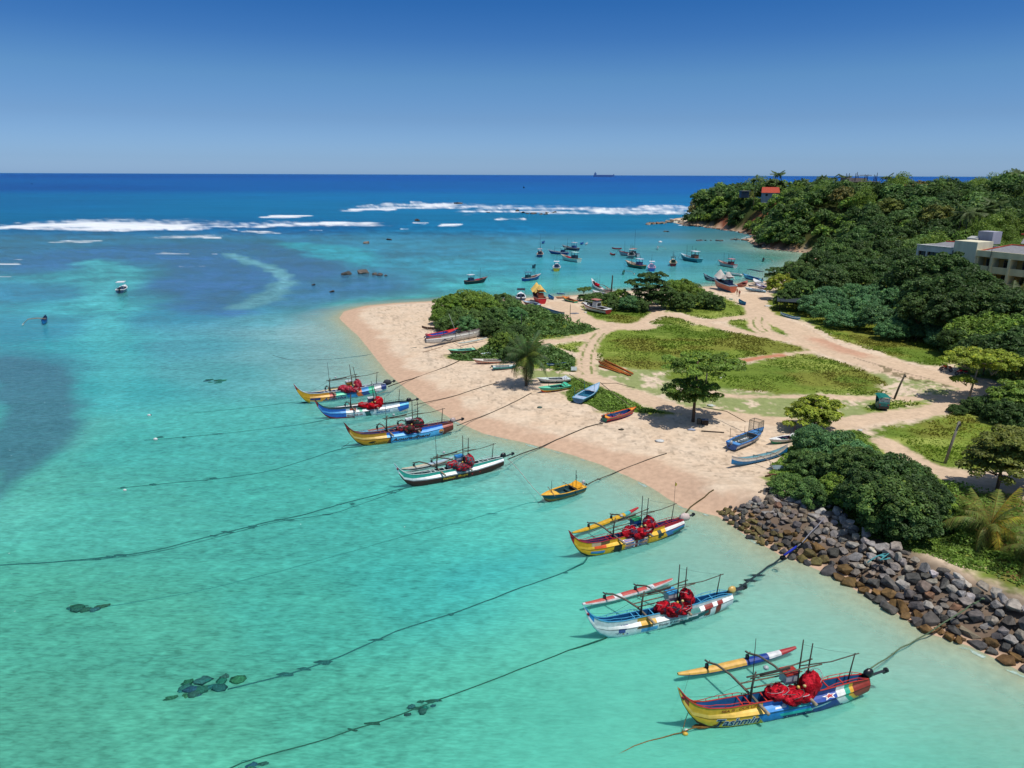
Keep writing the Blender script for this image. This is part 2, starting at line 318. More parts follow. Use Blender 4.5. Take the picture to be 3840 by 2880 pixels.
def terrain():
    nu, nr = 780, 600
    u = np.linspace(-0.34, 1.02, nu); yy = np.concatenate([np.linspace(16, 33, 30)[:-1], 1/np.linspace(1/33.0, 1/640.0, nr)]); nr = len(yy)
    U, Y = np.meshgrid(u, yy); X = U*Y; Xf, Yf = X.ravel(), Y.ravel()
    d = sd(Xf, Yf, SHORE); h = height(Xf, Yf, d); dh = sd(Xf, Yf, HILLP)
    n1 = fbm(Xf*.35, Yf*.35, 31, 4)-.5; n2 = fbm(Xf*1.6, Yf*1.6, 41, 3)-.5; n3 = fbm(Xf*.06, Yf*.06, 51, 4); n4 = fbm(Xf*.9, Yf*.9, 61, 3)
    K = len(Xf); C = np.zeros((K, 3))
    sand = np.array(A(240, 217, 190)); sand2 = np.array(A(233, 203, 171)); wet = np.array(A(218, 184, 156)); 
    C[:] = sand; t = np.clip(.5+n1*2.2+n2*.8, 0, 1)[:, None]*0.55; C = C*(1-t)+sand2*t
    dirt = (vn(Xf*2.2, Yf*2.2, 71) > .80) & (d > 6); C[dirt] *= 0.74; wr_ = (abs(d-9-5*n1) < .5) & (vn(Xf*3.1, Yf*3.1, 72) > .55); C[wr_] *= .8; fp = fbm(Xf*1.1, Yf*1.1, 73, 2); C *= (1-.10*ss(.52, .62, fp))[:, None]
    wl = ss(5.5+n1*5, 2.5+n1*4, d)*ss(-1, 1, 60-0*d); wl = np.clip(wl, 0, 1)[:, None]; C = C*(1-wl)+wet*wl
    gm = np.full(K, -99.)
    for k, p in GRASS.items():
        q = smooth_poly(WG(p), 1); gm = np.maximum(gm, sd(Xf, Yf, q))
    lt = np.maximum(sd(Xf, Yf, smooth_poly(WG(LIGHT), 1)), sd(Xf, Yf, WG(LIGHT2)))
    pd = np.full(K, 99.)
    for q, wd in PATHS: pd = np.minimum(pd, seg_dist(Xf, Yf, smooth_poly(WG(q), 1, False))-wd*.85)
    pm = ss(.5, -.4, pd+n1*1.4+n2*1.0)
    lm = ss(-.8, 1.2, lt+n1*3+n2*2)*ss(.36, .62, .5+n1*1.2+n2*.7+.14)*.85
    gl = np.array(A(138, 158, 88)); C = C*(1-lm[:, None])+gl*lm[:, None]
    grassm = ss(-.7, 1.0, gm+n1*2.6+n2*2.0)
    g_a = np.array(A(130, 150, 60)); g_b = np.array(A(108, 132, 50)); g_c = np.array(A(160, 172, 84)); g_o = np.array(A(136, 138, 60))
    gc = g_a*np.ones((K, 3)); t = ss(.4, .62, n3)[:, None]; gc = gc*(1-t)+g_b*t
    t = ss(.5, .72, fbm(Xf*.11, Yf*.2, 81, 4))[:, None]; gc = gc*(1-t)+g_c*t
    t = (ss(.52, .7, fbm(Xf*.09, Yf*.13, 91, 4))*.8)[:, None]; gc = gc*(1-t)+g_o*t
    gc *= (0.8+0.4*n4)[:, None]
    # dry brown ground by the palms, dense green cover elsewhere near the revetment
    dry = sd(Xf, Yf, WG([(3560, 1830), (3900, 1900), (3900, 2230), (3760, 2190), (3700, 2080), (3600, 2010), (3560, 1930)]))
    t = (ss(-1, 2, dry+n1*4)*.85)[:, None]; gc = gc*(1-t)+np.array(A(150, 118, 78))*t
    C = C*(1-grassm[:, None])+gc*grassm[:, None]
    pth = np.array(A(226, 198, 168)); red = np.array(A(200, 120, 84)); rr = sd(Xf, Yf, WG([(3020, 1262), (3100, 1272), (3200, 1300), (3262, 1335), (3240, 1345), (3150, 1325), (3060, 1300)]))
    pcol = pth*np.ones((K, 3))*(0.92+.2*n4)[:, None]; t = (ss(-1.5, 2, rr+n1*5)*.55)[:, None]; pcol = pcol*(1-t)+np.array(A(206, 140, 112))*t
    rd = seg_dist(Xf, Yf, WG([(2750, 1360), (2850, 1344), (2930, 1334)])); t = (ss(1.6, .4, rd)*.8)[:, None]; pcol = pcol*(1-t)+red*t
    C = C*(1-pm[:, None])+pcol*pm[:, None]
    # ruts with grass between them
    for q in ([(2201, 1400), (2196, 1357), (2203, 1321), (2225, 1276), (2250, 1254)], [(2846, 1192), (2839, 1208), (2843, 1226), (2865, 1243)]):
        w0 = seg_dist(Xf, Yf, smooth_poly(WG(q), 1, False)); g = (ss(.15, .05, abs(w0-.75)-.12)*ss(.42, .5, n4))[:, None]*.8; C = C*(1-g)+g_b*g
    # the concrete edge strip of the road
    q = WG([(3205, 1344), (3293, 1372), (3400, 1402), (3500, 1424)]); g = ss(.22, .1, seg_dist(Xf, Yf, q))[:, None]*.6; C = C*(1-g)+np.array(A(120, 100, 90))*g
    q = WG([(3290, 1380), (3360, 1402), (3440, 1425), (3520, 1445)]); g = (ss(2.2, 1, seg_dist(Xf, Yf, q))*(n4 > .58))[:, None]*.7; C = C*(1-g)+np.array(A(96, 92, 52))*g
    # hillside: leaf litter, laterite scars
    hm = ss(-2, 2, dh+n1*3); sc = np.array(A(70, 78, 40)); hc = sc*np.ones((K, 3))*(0.6+.8*n4)[:, None]
    t = ss(.5, .66, fbm(Xf*.05, Yf*.05, 101, 3))[:, None]; hc = hc*(1-t)+np.array(A(74, 88, 40))*t
    for q_ in SCAR:
        t = (ss(8.5, 4.5, np.hypot(Xf-q_[0], Yf-q_[1])+n1*5)*.9)[:, None]; hc = hc*(1-t)+np.array(A(150, 78, 58))*t
    t = (ss(.66, .74, fbm(Xf*.045+9, Yf*.045, 111, 3))*.9)[:, None]; hc = hc*(1-t)+np.array(A(150, 96, 66))*t
    cl = ss(7, 3, dh)*ss(270, 290, Yf); t = np.clip(cl*(.15+n1*2.4), 0, 1)[:, None]*.7; hc = hc*(1-t)+np.array(A(128, 88, 64))*t
    C = C*(1-hm[:, None])+hc*hm[:, None]
    t = ss(.3, -4, d+n1*3)[:, None]*(dh < 0)[:, None]; C = C*(1-t)+np.array(A(200, 184, 166))*t
    t = ss(-8, -17, d)[:, None]*(dh < 0)[:, None]; C = C*(1-t)+np.array(A(120, 200, 178))*t
    rv = ss(.5, 1.2, d)*ss(7.5, 5.5, d)*ss(66, 62, Yf-.9*(Xf-20)*0)*ss(20.5, 22, Xf)*ss(61, 58, Yf); C = C*(1-.8*rv[:, None])+np.array(A(92, 82, 72))*.8*rv[:, None]
    inter = ss(1.2, .2, abs(d+.3))*(Yf > 240); t = inter[:, None]*.5; C = C*(1-t)+np.array(A(120, 90, 66))*t
    cls = np.where(d < -.15, 0, np.where(dh > 1, 4, np.where(pm > .5, 3, np.where((grassm > .5) | (lm > .4), 2, 1))))
    cls = np.where((grassm > .5) & (pm <= .5) & (dh <= 1) & (d > -.15), 2, cls)
    keep = (h > -1.85) | (d > -22)
    idx = np.arange(K).reshape(nr, nu); Q = np.stack([idx[:-1, :-1], idx[1:, :-1], idx[1:, 1:], idx[:-1, 1:]], -1).reshape(-1, 4)[:, ::-1]
    fc = cls[Q[:, 0]]; Q = Q[keep[Q].all(1)]; fc = cls[Q[:, 0]]
    V = np.stack([Xf, Yf, h], 1)
    m = mat('sand_and_soil', 0.95, 0.1, 0.14, 1.8, 0.9, 4.0)
    for k, nm in ((0, 'seabed'), (1, 'beach'), (2, 'grassland'), (3, 'dirt_path'), (4, 'hillside')):
        q = Q[fc == k]; used, inv = np.unique(q, return_inverse=True)
        me = np_mesh(nm, V[used], inv.reshape(-1, 4), m, C[used]); o = bpy.data.objects.new(nm, me); COL.objects.link(o)
        tag(o, kind='structure')
    return dict(X=Xf, Y=Yf, h=h, gm=grassm, pm=pm, lm=lm, dh=dh, d=d, C=C, cls=cls)
TER = terrain()
# ------------------------------------------------------------------ sea
# colour of the sea at surveyed points: (photo px, py, sRGB)
WPTS = [
 (100, 660, (22, 88, 168)), (1900, 672, (12, 96, 182)), (3000, 672, (20, 100, 190)), (3800, 672, (30, 90, 180)), (100, 700, (0, 92, 168)), (1200, 700, (0, 104, 180)), (2200, 710, (0, 112, 188)), (3000, 712, (10, 110, 190)),
 (100, 760, (0, 118, 172)), (1000, 770, (0, 128, 178)), (1700, 745, (0, 128, 188)), (2400, 760, (10, 130, 190)), (400, 900, (20, 110, 160)), (1100, 860, (20, 112, 168)), (1600, 880, (36, 132, 176)), (2000, 860, (30, 132, 180)), (2400, 900, (50, 145, 185)),
 (2650, 890, (90, 140, 150)), (2900, 960, (80, 130, 110)), (2780, 930, (70, 140, 140)), (3040, 960, (86, 128, 100)),
 (100, 980, (26, 96, 152)), (600, 960, (34, 96, 158)), (1000, 1000, (36, 92, 156)), (1500, 950, (30, 128, 168)), (1250, 1060, (40, 100, 156)), (1000, 1130, (52, 116, 168)), (800, 1060, (38, 92, 156)),
 (1700, 980, (40, 150, 178)), (2000, 1000, (40, 168, 188)), (2250, 1000, (44, 160, 186)), (2500, 980, (60, 158, 184)), (2700, 960, (70, 150, 165)), (2350, 1060, (60, 180, 186)), (2600, 1040, (90, 185, 185)), (1900, 1070, (60, 185, 188)), (2800, 1010, (80, 160, 160)),
 (100, 1100, (30, 130, 168)), (400, 1040, (60, 175, 180)), (400, 1150, (60, 180, 184)), (100, 1240, (40, 145, 172)), (700, 1180, (30, 140, 175)), (380, 1300, (50, 180, 188)), (700, 1300, (80, 168, 182)), (1000, 1200, (96, 170, 186)), (1150, 1250, (140, 185, 190)), (900, 1160, (50, 140, 175)),
 (100, 1360, (50, 130, 150)), (430, 1450, (50, 175, 178)), (800, 1400, (90, 178, 182)), (1100, 1330, (130, 185, 190)), (1250, 1400, (140, 190, 190)),
 (400, 1650, (70, 182, 172)), (800, 1600, (80, 188, 178)), (1200, 1650, (70, 186, 180)), (1400, 1600, (88, 186, 180)), (1650, 1680, (110, 192, 185)), (1900, 1750, (100, 196, 188)),
 (100, 1850, (92, 186, 168)), (500, 1900, (84, 184, 168)), (1000, 1850, (76, 190, 176)), (1500, 1900, (72, 192, 180)), (2000, 1950, (84, 200, 186)), (2400, 1900, (120, 200, 188)),
 (100, 2300, (84, 178, 152)), (600, 2350, (88, 184, 158)), (1100, 2300, (74, 186, 168)), (1600, 2200, (60, 190, 182)), (1900, 2130, (70, 196, 186)), (2200, 2200, (96, 206, 186)), (2700, 2150, (130, 204, 188)), (3000, 2400, (120, 204, 186)),
 (100, 2750, (84, 168, 140)), (700, 2750, (92, 184, 154)), (1300, 2700, (84, 184, 158)), (1900, 2650, (90, 196, 170)), (2300, 2450, (100, 206, 180)), (2600, 2850, (96, 200, 172)), (3300, 2700, (104, 202, 178)), (3700, 2800, (92, 196, 170)), (3500, 2450, (126, 204, 186)), (2900, 2300, (124, 206, 188))]
def warp(x, y): return np.stack([x/np.maximum(y, 1)*3.0, np.log(np.maximum(y, 1))*3.2], -1)
REEF = [  # (polygon px, colour, edge metres, strength)
 ([(-60, 1330), (150, 1345), (260, 1390), (330, 1470), (350, 1560), (310, 1640), (220, 1710), (120, 1790), (0, 1880), (-80, 1930)], (56, 98, 124), 1.6, .95),
 ([(560, 985), (700, 960), (860, 960), (960, 990), (1010, 1040), (1000, 1090), (930, 1140), (880, 1190), (700, 1180), (560, 1150), (520, 1090), (540, 1030)], (24, 74, 150), 6, .85),
 ([(900, 930), (1080, 935), (1300, 960), (1320, 1000), (1250, 1040), (1150, 1060), (1060, 1040), (1000, 985)], (18, 66, 132), 6, .8),
 ([(20, 980), (300, 930), (700, 910), (1100, 900), (1300, 930), (1000, 950), (500, 975), (300, 1010), (30, 1040)], (18, 78, 150), 10, .75),
 ([(1060, 1080), (1250, 1060), (1500, 1060), (1600, 1085), (1300, 1110), (1130, 1130)], (34, 96, 160), 5, .6),
 ([(290, 990), (360, 965), (560, 1000), (545, 1045), (490, 1110), (500, 1250), (520, 1340), (500, 1450), (440, 1560), (360, 1560), (370, 1440), (330, 1300), (320, 1150), (300, 1060)], (76, 192, 192), 4, .85),
 ([(330, 1560), (420, 1560), (330, 1700), (180, 1830), (0, 1990), (-60, 1960), (60, 1830), (230, 1720)], (112, 196, 180), 3, .6),
 ([(1000, 905), (1200, 915), (1420, 950), (1430, 1010), (1330, 1010), (1240, 970), (1100, 935)], (36, 172, 186), 6, .8),
 ([(1200, 1145), (1420, 1115), (1700, 1100), (1700, 1112), (1420, 1135), (1260, 1160)], (60, 200, 190), 3, .5),
 ([(1780, 1080), (2100, 1030), (2500, 1040), (2500, 1066), (2200, 1090), (1950, 1110), (1760, 1112)], (80, 196, 192), 5, .5),
 ([(1650, 2190), (1850, 2110), (2000, 2080), (2010, 2110), (1850, 2160), (1700, 2210)], (36, 184, 190), 2, .5)]
FOAM = [
 ([(-60, 846), (400, 848), (850, 850), (1260, 845)], 3.5, .8), ([(1290, 781), (1720, 777), (2190, 785), (2650, 779)], 3.5, .85), ([(2000, 800), (2300, 803), (2640, 799)], 3, .75), ([(80, 858), (500, 863), (800, 860)], 5, .95), ([(1000, 846), (1500, 848)], 3, .7),
 ([(-40, 840), (200, 834), (500, 836), (900, 842), (1150, 840)], 17, .45), ([(850, 850), (1150, 842), (1450, 840)], 9, .5), ([(1250, 780), (1500, 772), (1750, 770), (2200, 778)], 9, .5), ([(1900, 780), (2300, 786), (2620, 776)], 12, .5), ([(2300, 790), (2640, 784)], 8, .6), ([(1700, 784), (2250, 785)], 10, .45),
 ([(-40, 852), (150, 848), (330, 842), (560, 852), (760, 850)], 10, 1.0), ([(-40, 838), (200, 830), (420, 828), (700, 840), (1000, 842), (1220, 838)], 8, .62), ([(200, 862), (420, 858), (700, 856), (765, 852)], 3.5, 1.0),
 ([(840, 858), (900, 862)], 2, .8), ([(930, 852), (1200, 838), (1440, 838)], 4, 1.0), ([(900, 866), (1060, 876), (1080, 872)], 3, .9), ([(560, 888), (760, 888), (870, 884)], 6, .72), ([(760, 892), (840, 892)], 3, 1),
 ([(190, 906), (390, 904)], 4, .9), ([(970, 814), (1180, 810)], 4.5, 1.0), ([(1290, 788), (1490, 788)], 4, 1), ([(1300, 775), (1400, 768), (1600, 768), (1730, 766)], 6, .75), ([(1560, 770), (1730, 766)], 3, 1),
 ([(1700, 792), (2050, 795), (2200, 792)], 3, .9), ([(1760, 778), (2000, 776), (2170, 780)], 5.5, .55), ([(2190, 792), (2350, 796), (2560, 795)], 5, .9), ([(2380, 780), (2480, 775), (2590, 775)], 5, .8), ([(1850, 822), (1980, 822)], 3, .8), ([(1800, 816), (1950, 820)], 3, .4),
 ([(1640, 846), (1740, 842)], 3.5, 1), ([(1540, 836), (1610, 838)], 4, .9), ([(1250, 838), (1450, 838)], 3.5, 1), ([(1500, 858), (1540, 859)], 2.5, .9), ([(1240, 848), (1500, 848)], 2, .6), ([(-40, 988), (90, 990)], 4, 1), ([(30, 973), (90, 973)], 2.5, .9), ([(-40, 1035), (50, 1037)], 2.5, .8),
 ([(585, 948), (640, 952), (720, 952)], 3, .75), ([(780, 954), (815, 954)], 2, .8), ([(660, 1000), (720, 998), (790, 998)], 3, .55), ([(1700, 800), (1780, 810)], 1.6, .5), ([(2220, 812), (2420, 810)], 1.6, .6), ([(2560, 868), (2660, 872)], 2, .35), ([(2660, 860), (2700, 868)], 4, .7), ([(2590, 832), (2560, 810)], 3, .3),
 ([(1090, 832), (1210, 834)], 2, .6), ([(1150, 866), (1210, 866)], 2, .8), ([(1530, 757), (1580, 758)], 2, .8)]
def foam_field(x, y):
    """breaker strips, drawn in metres on the sea"""
    F = np.zeros(np.shape(x)); s = y/710.0*3.75/3.75
    n = fbm(x*.06+3, y*.015, 120, 4); nf = fbm(x*.25, y*.05, 130, 4)
    for pl, wd, st in FOAM:
        q = W(pl); mpx = np.interp(x, sorted([a[0] for a in q]), [b for _, b in sorted((a[0], a[1]) for a in q)])
        L = min(a[0] for a in q); Rr = max(a[0] for a in q)
        # metres of depth one photo pixel covers at this distance
        mpp = (mpx*mpx)/(CAMH*FPX)
        hw = wd*mpp*(.8+1.9*n); e = np.minimum(x-L, Rr-x)/np.maximum(1.0, (Rr-L)*.12)
        v = ss(1.05, .35, abs(y-mpx)/np.maximum(hw, .1))*ss(-.6, 1, e)
        F = np.maximum(F, v*st*(np.where(st >= 1, .95, .35+1.05*nf)))
    return np.clip(F, 0, 1)
def sea_cols(x, y, d):
    PW = [P(a, b) for a, b, c in WPTS]; pw = warp(np.array([p.x for p in PW]), np.array([p.y for p in PW])); cols = np.array([lin(c) for _, _, c in WPTS])
    q = warp(x, y); num = np.zeros((len(x), 3)); den = np.zeros(len(x))
    for i in range(len(pw)):
        r2 = ((q-pw[i])**2*np.array([1.0, 1.6])).sum(-1); w_ = 1/(r2+.012)**2; num += w_[:, None]*cols[i]; den += w_
    C = num/den[:, None]
    n1 = fbm(x*.045, y*.045, 201, 4)-.5; n2 = fbm(x*.16, y*.16, 211, 4)-.5; n3 = fbm(x*.012, y*.012, 221, 4)-.5
    for pl, c, e, st in REEF:
        s_ = sd(x, y, smooth_poly(W(pl), 2)); t = (ss(-e, e, s_+n1*e*4+n2*e*1.5)*st)[:, None]
        C = C*(1-t)+np.array(lin(c))*t
    bar = seg_dist(x, y, smooth_poly(W([(862, 952), (905, 972), (960, 988), (1020, 1005), (1058, 1030), (1070, 1060), (1045, 1090), (985, 1125), (905, 1152)]), 2, False)); t = (ss(4.5, 1.2, bar+n2*7)*.75)[:, None]; C = C*(1-t)+np.array(lin((128, 190, 194)))*t
    # patchy weed and sand on the bottom, strongest over the reef flat
    rf = ss(115, 170, y)*ss(520, 330, y)*ss(20, -30, x-.1*(y-100)); t = rf*np.clip(n2*3.2+n1*1.6+(fbm(x*.5, y*.22, 214, 3)-.5)*1.8, -1, 1)
    C = C*(1+.42*t)[:, None]; C[:, 0] += .02*np.clip(t, 0, 1)
    C = C*(1+.16*n3+.22*n1*ss(900, 200, y)+.10*n2*ss(150, 60, y))[:, None]
    return np.clip(C, 0.002, .9)
def water():
    nu, nr = 640, 520
    def grid(u, yy):
        U, Y = np.meshgrid(u, yy); return (U*Y).ravel(), Y.ravel()
    u = np.concatenate([np.linspace(-2.5, -.9, 12)[:-1], np.linspace(-.9, .9, nu), np.linspace(.9, 2.5, 12)[1:]])
    yy = np.concatenate([np.linspace(2, 26, 14)[:-1], 1/np.linspace(1/26.0, 1/1200.0, nr), 1/np.linspace(1/1200.0, 1/90000.0, 70)[1:]])
    X, Y = grid(u, yy); d = sd(X, Y, SHORE)
    C = sea_cols(X, Y, d)/(1.29+.26*ss(130, 420, Y))[:, None]; Fm = foam_field(X, Y)
    lap = ss(.42, .1, abs(d+.35+.5*(fbm(X*.25, Y*.25, 301, 3)-.5)))*(.25+.75*ss(.42, .58, fbm(X*.9, Y*.9, 311, 3)))*ss(.40, .55, fbm(X*.12, Y*.12, 312, 2))*ss(200, 80, Y)*.66
    hl = ss(3.5, .5, abs(d+1.0))*ss(270, 300, Y)*(fbm(X*.08, Y*.08, 321, 3) > .56)*.7
    Fm = np.maximum(Fm, np.maximum(lap, hl))
    dep = np.maximum(0, -d)
    turb = ss(120, 60, Y)*.25
    al = .05+.70*(1-np.exp(-(dep*.125)**1.2))
    al = np.maximum(al, ss(230, 420, Y)); al = np.clip(al, 0, 1)
    lf = (ss(12, -12, X+.0*Y)*ss(110, 60, Y))[:, None]; C = C*(1-lf*np.array((.34, .12, .15)))
    C = np.clip(C-np.array((.014, .006, .004)), .002, 1); C = C*np.array((.90, .93, .915))
    C = C+((1-al)*ss(-.2, 1.5, -d))[:, None]*np.array((.22, .40, .36))*.85
    # swell as real relief out at the breakers
    Z = 0.25*Fm*ss(250, 420, Y)+ .02*(fbm(X*.7, Y*.7, 331, 2)-.5)*ss(400, 60, Y)
    n2 = len(u); idx = np.arange(len(X)).reshape(len(yy), n2); Q = np.stack([idx[:-1, :-1], idx[1:, :-1], idx[1:, 1:], idx[:-1, 1:]], -1).reshape(-1, 4)[:, ::-1]
    ok = d < 4; Q = Q[ok[Q].any(1)]
    used, inv = np.unique(Q, return_inverse=True)
    m = bpy.data.materials.new('sea_water'); m.use_nodes = True; n = m.node_tree.nodes; l = m.node_tree.links; b = n['Principled BSDF']
    at = n.new('ShaderNodeAttribute'); at.attribute_name = 'col'; fa = n.new('ShaderNodeAttribute'); fa.attribute_name = 'foam'; aa = n.new('ShaderNodeAttribute'); aa.attribute_name = 'murk'; fr = n.new('ShaderNodeAttribute'); fr.attribute_name = 'far'
    t = n.new('ShaderNodeTexCoord')
    def noise(sc, det, mp=None, dist=0):
        x = n.new('ShaderNodeTexNoise'); x.inputs['Scale'].default_value = sc; x.inputs['Detail'].default_value = det; x.inputs['Distortion'].default_value = dist
        if mp:
            q = n.new('ShaderNodeMapping'); q.inputs['Scale'].default_value = mp; q.inputs['Rotation'].default_value = (0, 0, .25); l.new(t.outputs['Object'], q.inputs[0]); l.new(q.outputs[0], x.inputs['Vector'])
        else: l.new(t.outputs['Object'], x.inputs['Vector'])
        return x
    def mr(src, a, b_, c, d_):
        x = n.new('ShaderNodeMapRange'); x.inputs[1].default_value = a; x.inputs[2].default_value = b_; x.inputs[3].default_value = c; x.inputs[4].default_value = d_; l.new(src, x.inputs[0]); return x.outputs[0]
    def mth(op, a, b_):
        x = n.new('ShaderNodeMath'); x.operation = op
        for i, s_ in enumerate((a, b_)):
            if isinstance(s_, (int, float)): x.inputs[i].default_value = s_
            else: l.new(s_, x.inputs[i])
        return x.outputs[0]
    rip = noise(1.3, 5, (.55, 1.5, 1), .6); rip2 = noise(.16, 4, (.35, 1.6, 1), .4); big = noise(.03, 5, (.25, 1.5, 1))
    vor = n.new('ShaderNodeTexVoronoi'); vor.feature = 'SMOOTH_F1'; vor.inputs['Scale'].default_value = 1.1
    dn = noise(.9, 3); vm = n.new('ShaderNodeVectorMath'); vm.operation = 'MULTIPLY_ADD'; vm.inputs[1].default_value = (1.6, 1.6, 1.6); l.new(dn.outputs['Color'], vm.inputs[0]); l.new(t.outputs['Object'], vm.inputs[2]); l.new(vm.outputs[0], vor.inputs['Vector'])
    fine = noise(3.6, 3, (.45, 1.6, 1), .4)
    ra = n.new('ShaderNodeAttribute'); ra.attribute_name = 'chop'
    near = mr(fr.outputs['Fac'], 0, 1, 1, 0)
    caust = mth('MULTIPLY', mth('MULTIPLY', mr(vor.outputs['Distance'], .1, .75, -.10, .16), near), ra.outputs['Fac'])
    v1 = mth('MULTIPLY', mth('MULTIPLY', mr(rip.outputs[0], .35, .65, -.13, .12), mr(fr.outputs['Fac'], 0, 1, 1, .2)), ra.outputs['Fac'])
    v2 = mth('MULTIPLY', mr(rip2.outputs[0], .35, .65, -.07, .06), ra.outputs['Fac']); v3 = mr(big.outputs[0], .35, .65, -.10, .10)
    v0 = mth('MULTIPLY', mth('MULTIPLY', mr(fine.outputs[0], .35, .65, -.16, .16), near), ra.outputs['Fac']); var = mth('ADD', mth('ADD', mth('ADD', v1, v2), mth('ADD', v3, mth('ADD', v0, caust))), 1.0)
    vs = n.new('ShaderNodeVectorMath'); vs.operation = 'SCALE'; l.new(at.outputs['Color'], vs.inputs[0]); l.new(var, vs.inputs['Scale'])
    fn = noise(.16, 9, (.45, 1.5, 1), 1.2); fnn = mth('SUBTRACT', mth('ADD', fa.outputs['Fac'], mth('MULTIPLY', fn.outputs[0], .95)), .90)
    fmask = mr(fnn, 0, .5, 0, 1); fm2 = mth('MULTIPLY', fmask, mr(fa.outputs['Fac'], 0.02, .25, 0, 1))
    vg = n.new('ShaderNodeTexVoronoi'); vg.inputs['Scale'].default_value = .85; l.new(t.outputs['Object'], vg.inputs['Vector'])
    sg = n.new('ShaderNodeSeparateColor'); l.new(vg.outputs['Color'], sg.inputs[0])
    painted_glint = mth('MULTIPLY', mth('MULTIPLY', mth('LESS_THAN', vg.outputs['Distance'], .055), mth('GREATER_THAN', sg.outputs[0], .80)), mth('MULTIPLY', mth('GREATER_THAN', ra.outputs['Fac'], .6), mth('MULTIPLY', near, mr(big.outputs[0], .45, .6, 0, .85))))  # sun glints painted as white specks into the sea colour
    fm2 = mth('MAXIMUM', fm2, painted_glint)
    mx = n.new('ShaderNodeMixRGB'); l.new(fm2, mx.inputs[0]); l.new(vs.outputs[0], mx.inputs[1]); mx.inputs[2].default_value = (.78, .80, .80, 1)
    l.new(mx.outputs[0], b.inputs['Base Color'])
    b.subsurface_method = 'BURLEY'; b.inputs['Subsurface Weight'].default_value = .45; b.inputs['Subsurface Radius'].default_value = (.5, .9, .9); b.inputs['Subsurface Scale'].default_value = .8
    b.inputs['IOR'].default_value = 1.33; b.inputs['Specular Tint'].default_value = (.16, .70, 1, 1); l.new(mr(fr.outputs['Fac'], 0, 1, .42, .12), b.inputs['Specular IOR Level'])
    l.new(mr(fr.outputs['Fac'], 0, 1, .10, .35), b.inputs['Roughness'])
    wv = noise(2.2, 6, (.6, 1.3, 1), .5); w2 = noise(.45, 4, (.5, 1.4, 1), .3); hsum = mth('ADD', mth('MULTIPLY', wv.outputs[0], .5), mth('MULTIPLY', w2.outputs[0], 1.4))
    bu = n.new('ShaderNodeBump'); bu.inputs['Distance'].default_value = .16; l.new(mr(fr.outputs['Fac'], 0, 1, .75, .5), bu.inputs['Strength']); l.new(hsum, bu.inputs['Height']); l.new(bu.outputs[0], b.inputs['Normal'])
    tr = n.new('ShaderNodeBsdfTransparent'); tr.inputs[0].default_value = (.80, .97, .94, 1)
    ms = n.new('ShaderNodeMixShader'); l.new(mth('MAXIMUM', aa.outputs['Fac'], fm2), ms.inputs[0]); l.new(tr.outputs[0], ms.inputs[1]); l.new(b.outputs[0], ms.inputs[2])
    l.new(ms.outputs[0], n['Material Output'].inputs[0])
    far = ss(90, 420, Y); chop = 1-.72*ss(-6, 10, X+.12*(60-Y))*ss(95, 60, Y)
    me = np_mesh('sea', np.stack([X, Y, Z], 1)[used], inv.reshape(-1, 4), m, C[used], extra={'foam': Fm[used], 'murk': al[used], 'far': far[used], 'chop': chop[used]})
    o = bpy.data.objects.new('sea', me); COL.objects.link(o); tag(o, kind='structure')
    # the bottom under it
    s = MB(A(120, 200, 178)); k = 26; g = [(x, y) for y in np.linspace(-40, 460, k) for x in np.linspace(-420, 130, k)]
    s.add([(x, y, -2.0) for x, y in g], [(j*k+i, j*k+i+1, (j+1)*k+i+1, (j+1)*k+i) for j in range(k-1) for i in range(k-1)])
    s.build('sea_floor', MATS['sand_and_soil'], kind='structure')
water()
# ------------------------------------------------------------------ foliage meshes
LB = (0.150, 0.215, 0.055)
def leaf_quads(P0, N, size, rng, asp=0.55, lift=0.25):
    n = len(P0); a = rng.normal(size=(n, 3)); a -= (a*N).sum(1, keepdims=True)*N; a /= np.linalg.norm(a, axis=1, keepdims=True)+1e-9
    b = np.cross(N, a); s = size*(0.65+.7*rng.random(n))[:, None]
    V = np.stack([P0-a*s, P0+b*s*asp+N*s*lift*.0, P0+a*s-N*s*lift, P0-b*s*asp], 1)
    return V.reshape(-1, 3), np.arange(4*n).reshape(n, 4)
def crown_arrays(clumps, per, size, rng, shade=.35, up=.5, fill=0.25):
    Ps = []; Ns = []; Cs = []
    for (c, r) in clumps:
        k = max(6, int(per)); d = rng.normal(size=(k, 3)); d[:, 2] = np.abs(d[:, 2])*.9-(rng.random(k) < .3)*1.0*rng.random(k); d /= np.linalg.norm(d, axis=1, keepdims=True)
        rad = np.where(rng.random(k) < fill, rng.random(k)**.5, .85+.25*rng.random(k)); rr = np.array(r if hasattr(r, '__len__') else (r, r, r*.8))
        Ps.append(np.array(c)+d*rr*rad[:, None]); nn = d+rng.normal(size=(k, 3))*.55+np.array([0, 0, up]); nn /= np.linalg.norm(nn, axis=1, keepdims=True); Ns.append(nn)
        cv = (.78+.44*rng.random()); cc = np.array(LB)*cv*(1-shade/2+shade*rng.random(k))[:, None]; y = rng.random(k) < .06; cc[y] *= np.array([1.7, 1.35, .9]); Cs.append(cc)
    P0 = np.concatenate(Ps); N = np.concatenate(Ns); V, F = leaf_quads(P0, N, size, rng)
    return V, F, np.concatenate(Cs)
def crown_mesh(name, clumps, per, size, seed=0, **k):
    V, F, C = crown_arrays(clumps, per, size, np.random.default_rng(seed), **k)
    return np_mesh(name, V, F, M_LEAF, C, smooth=False, dom='CORNER')
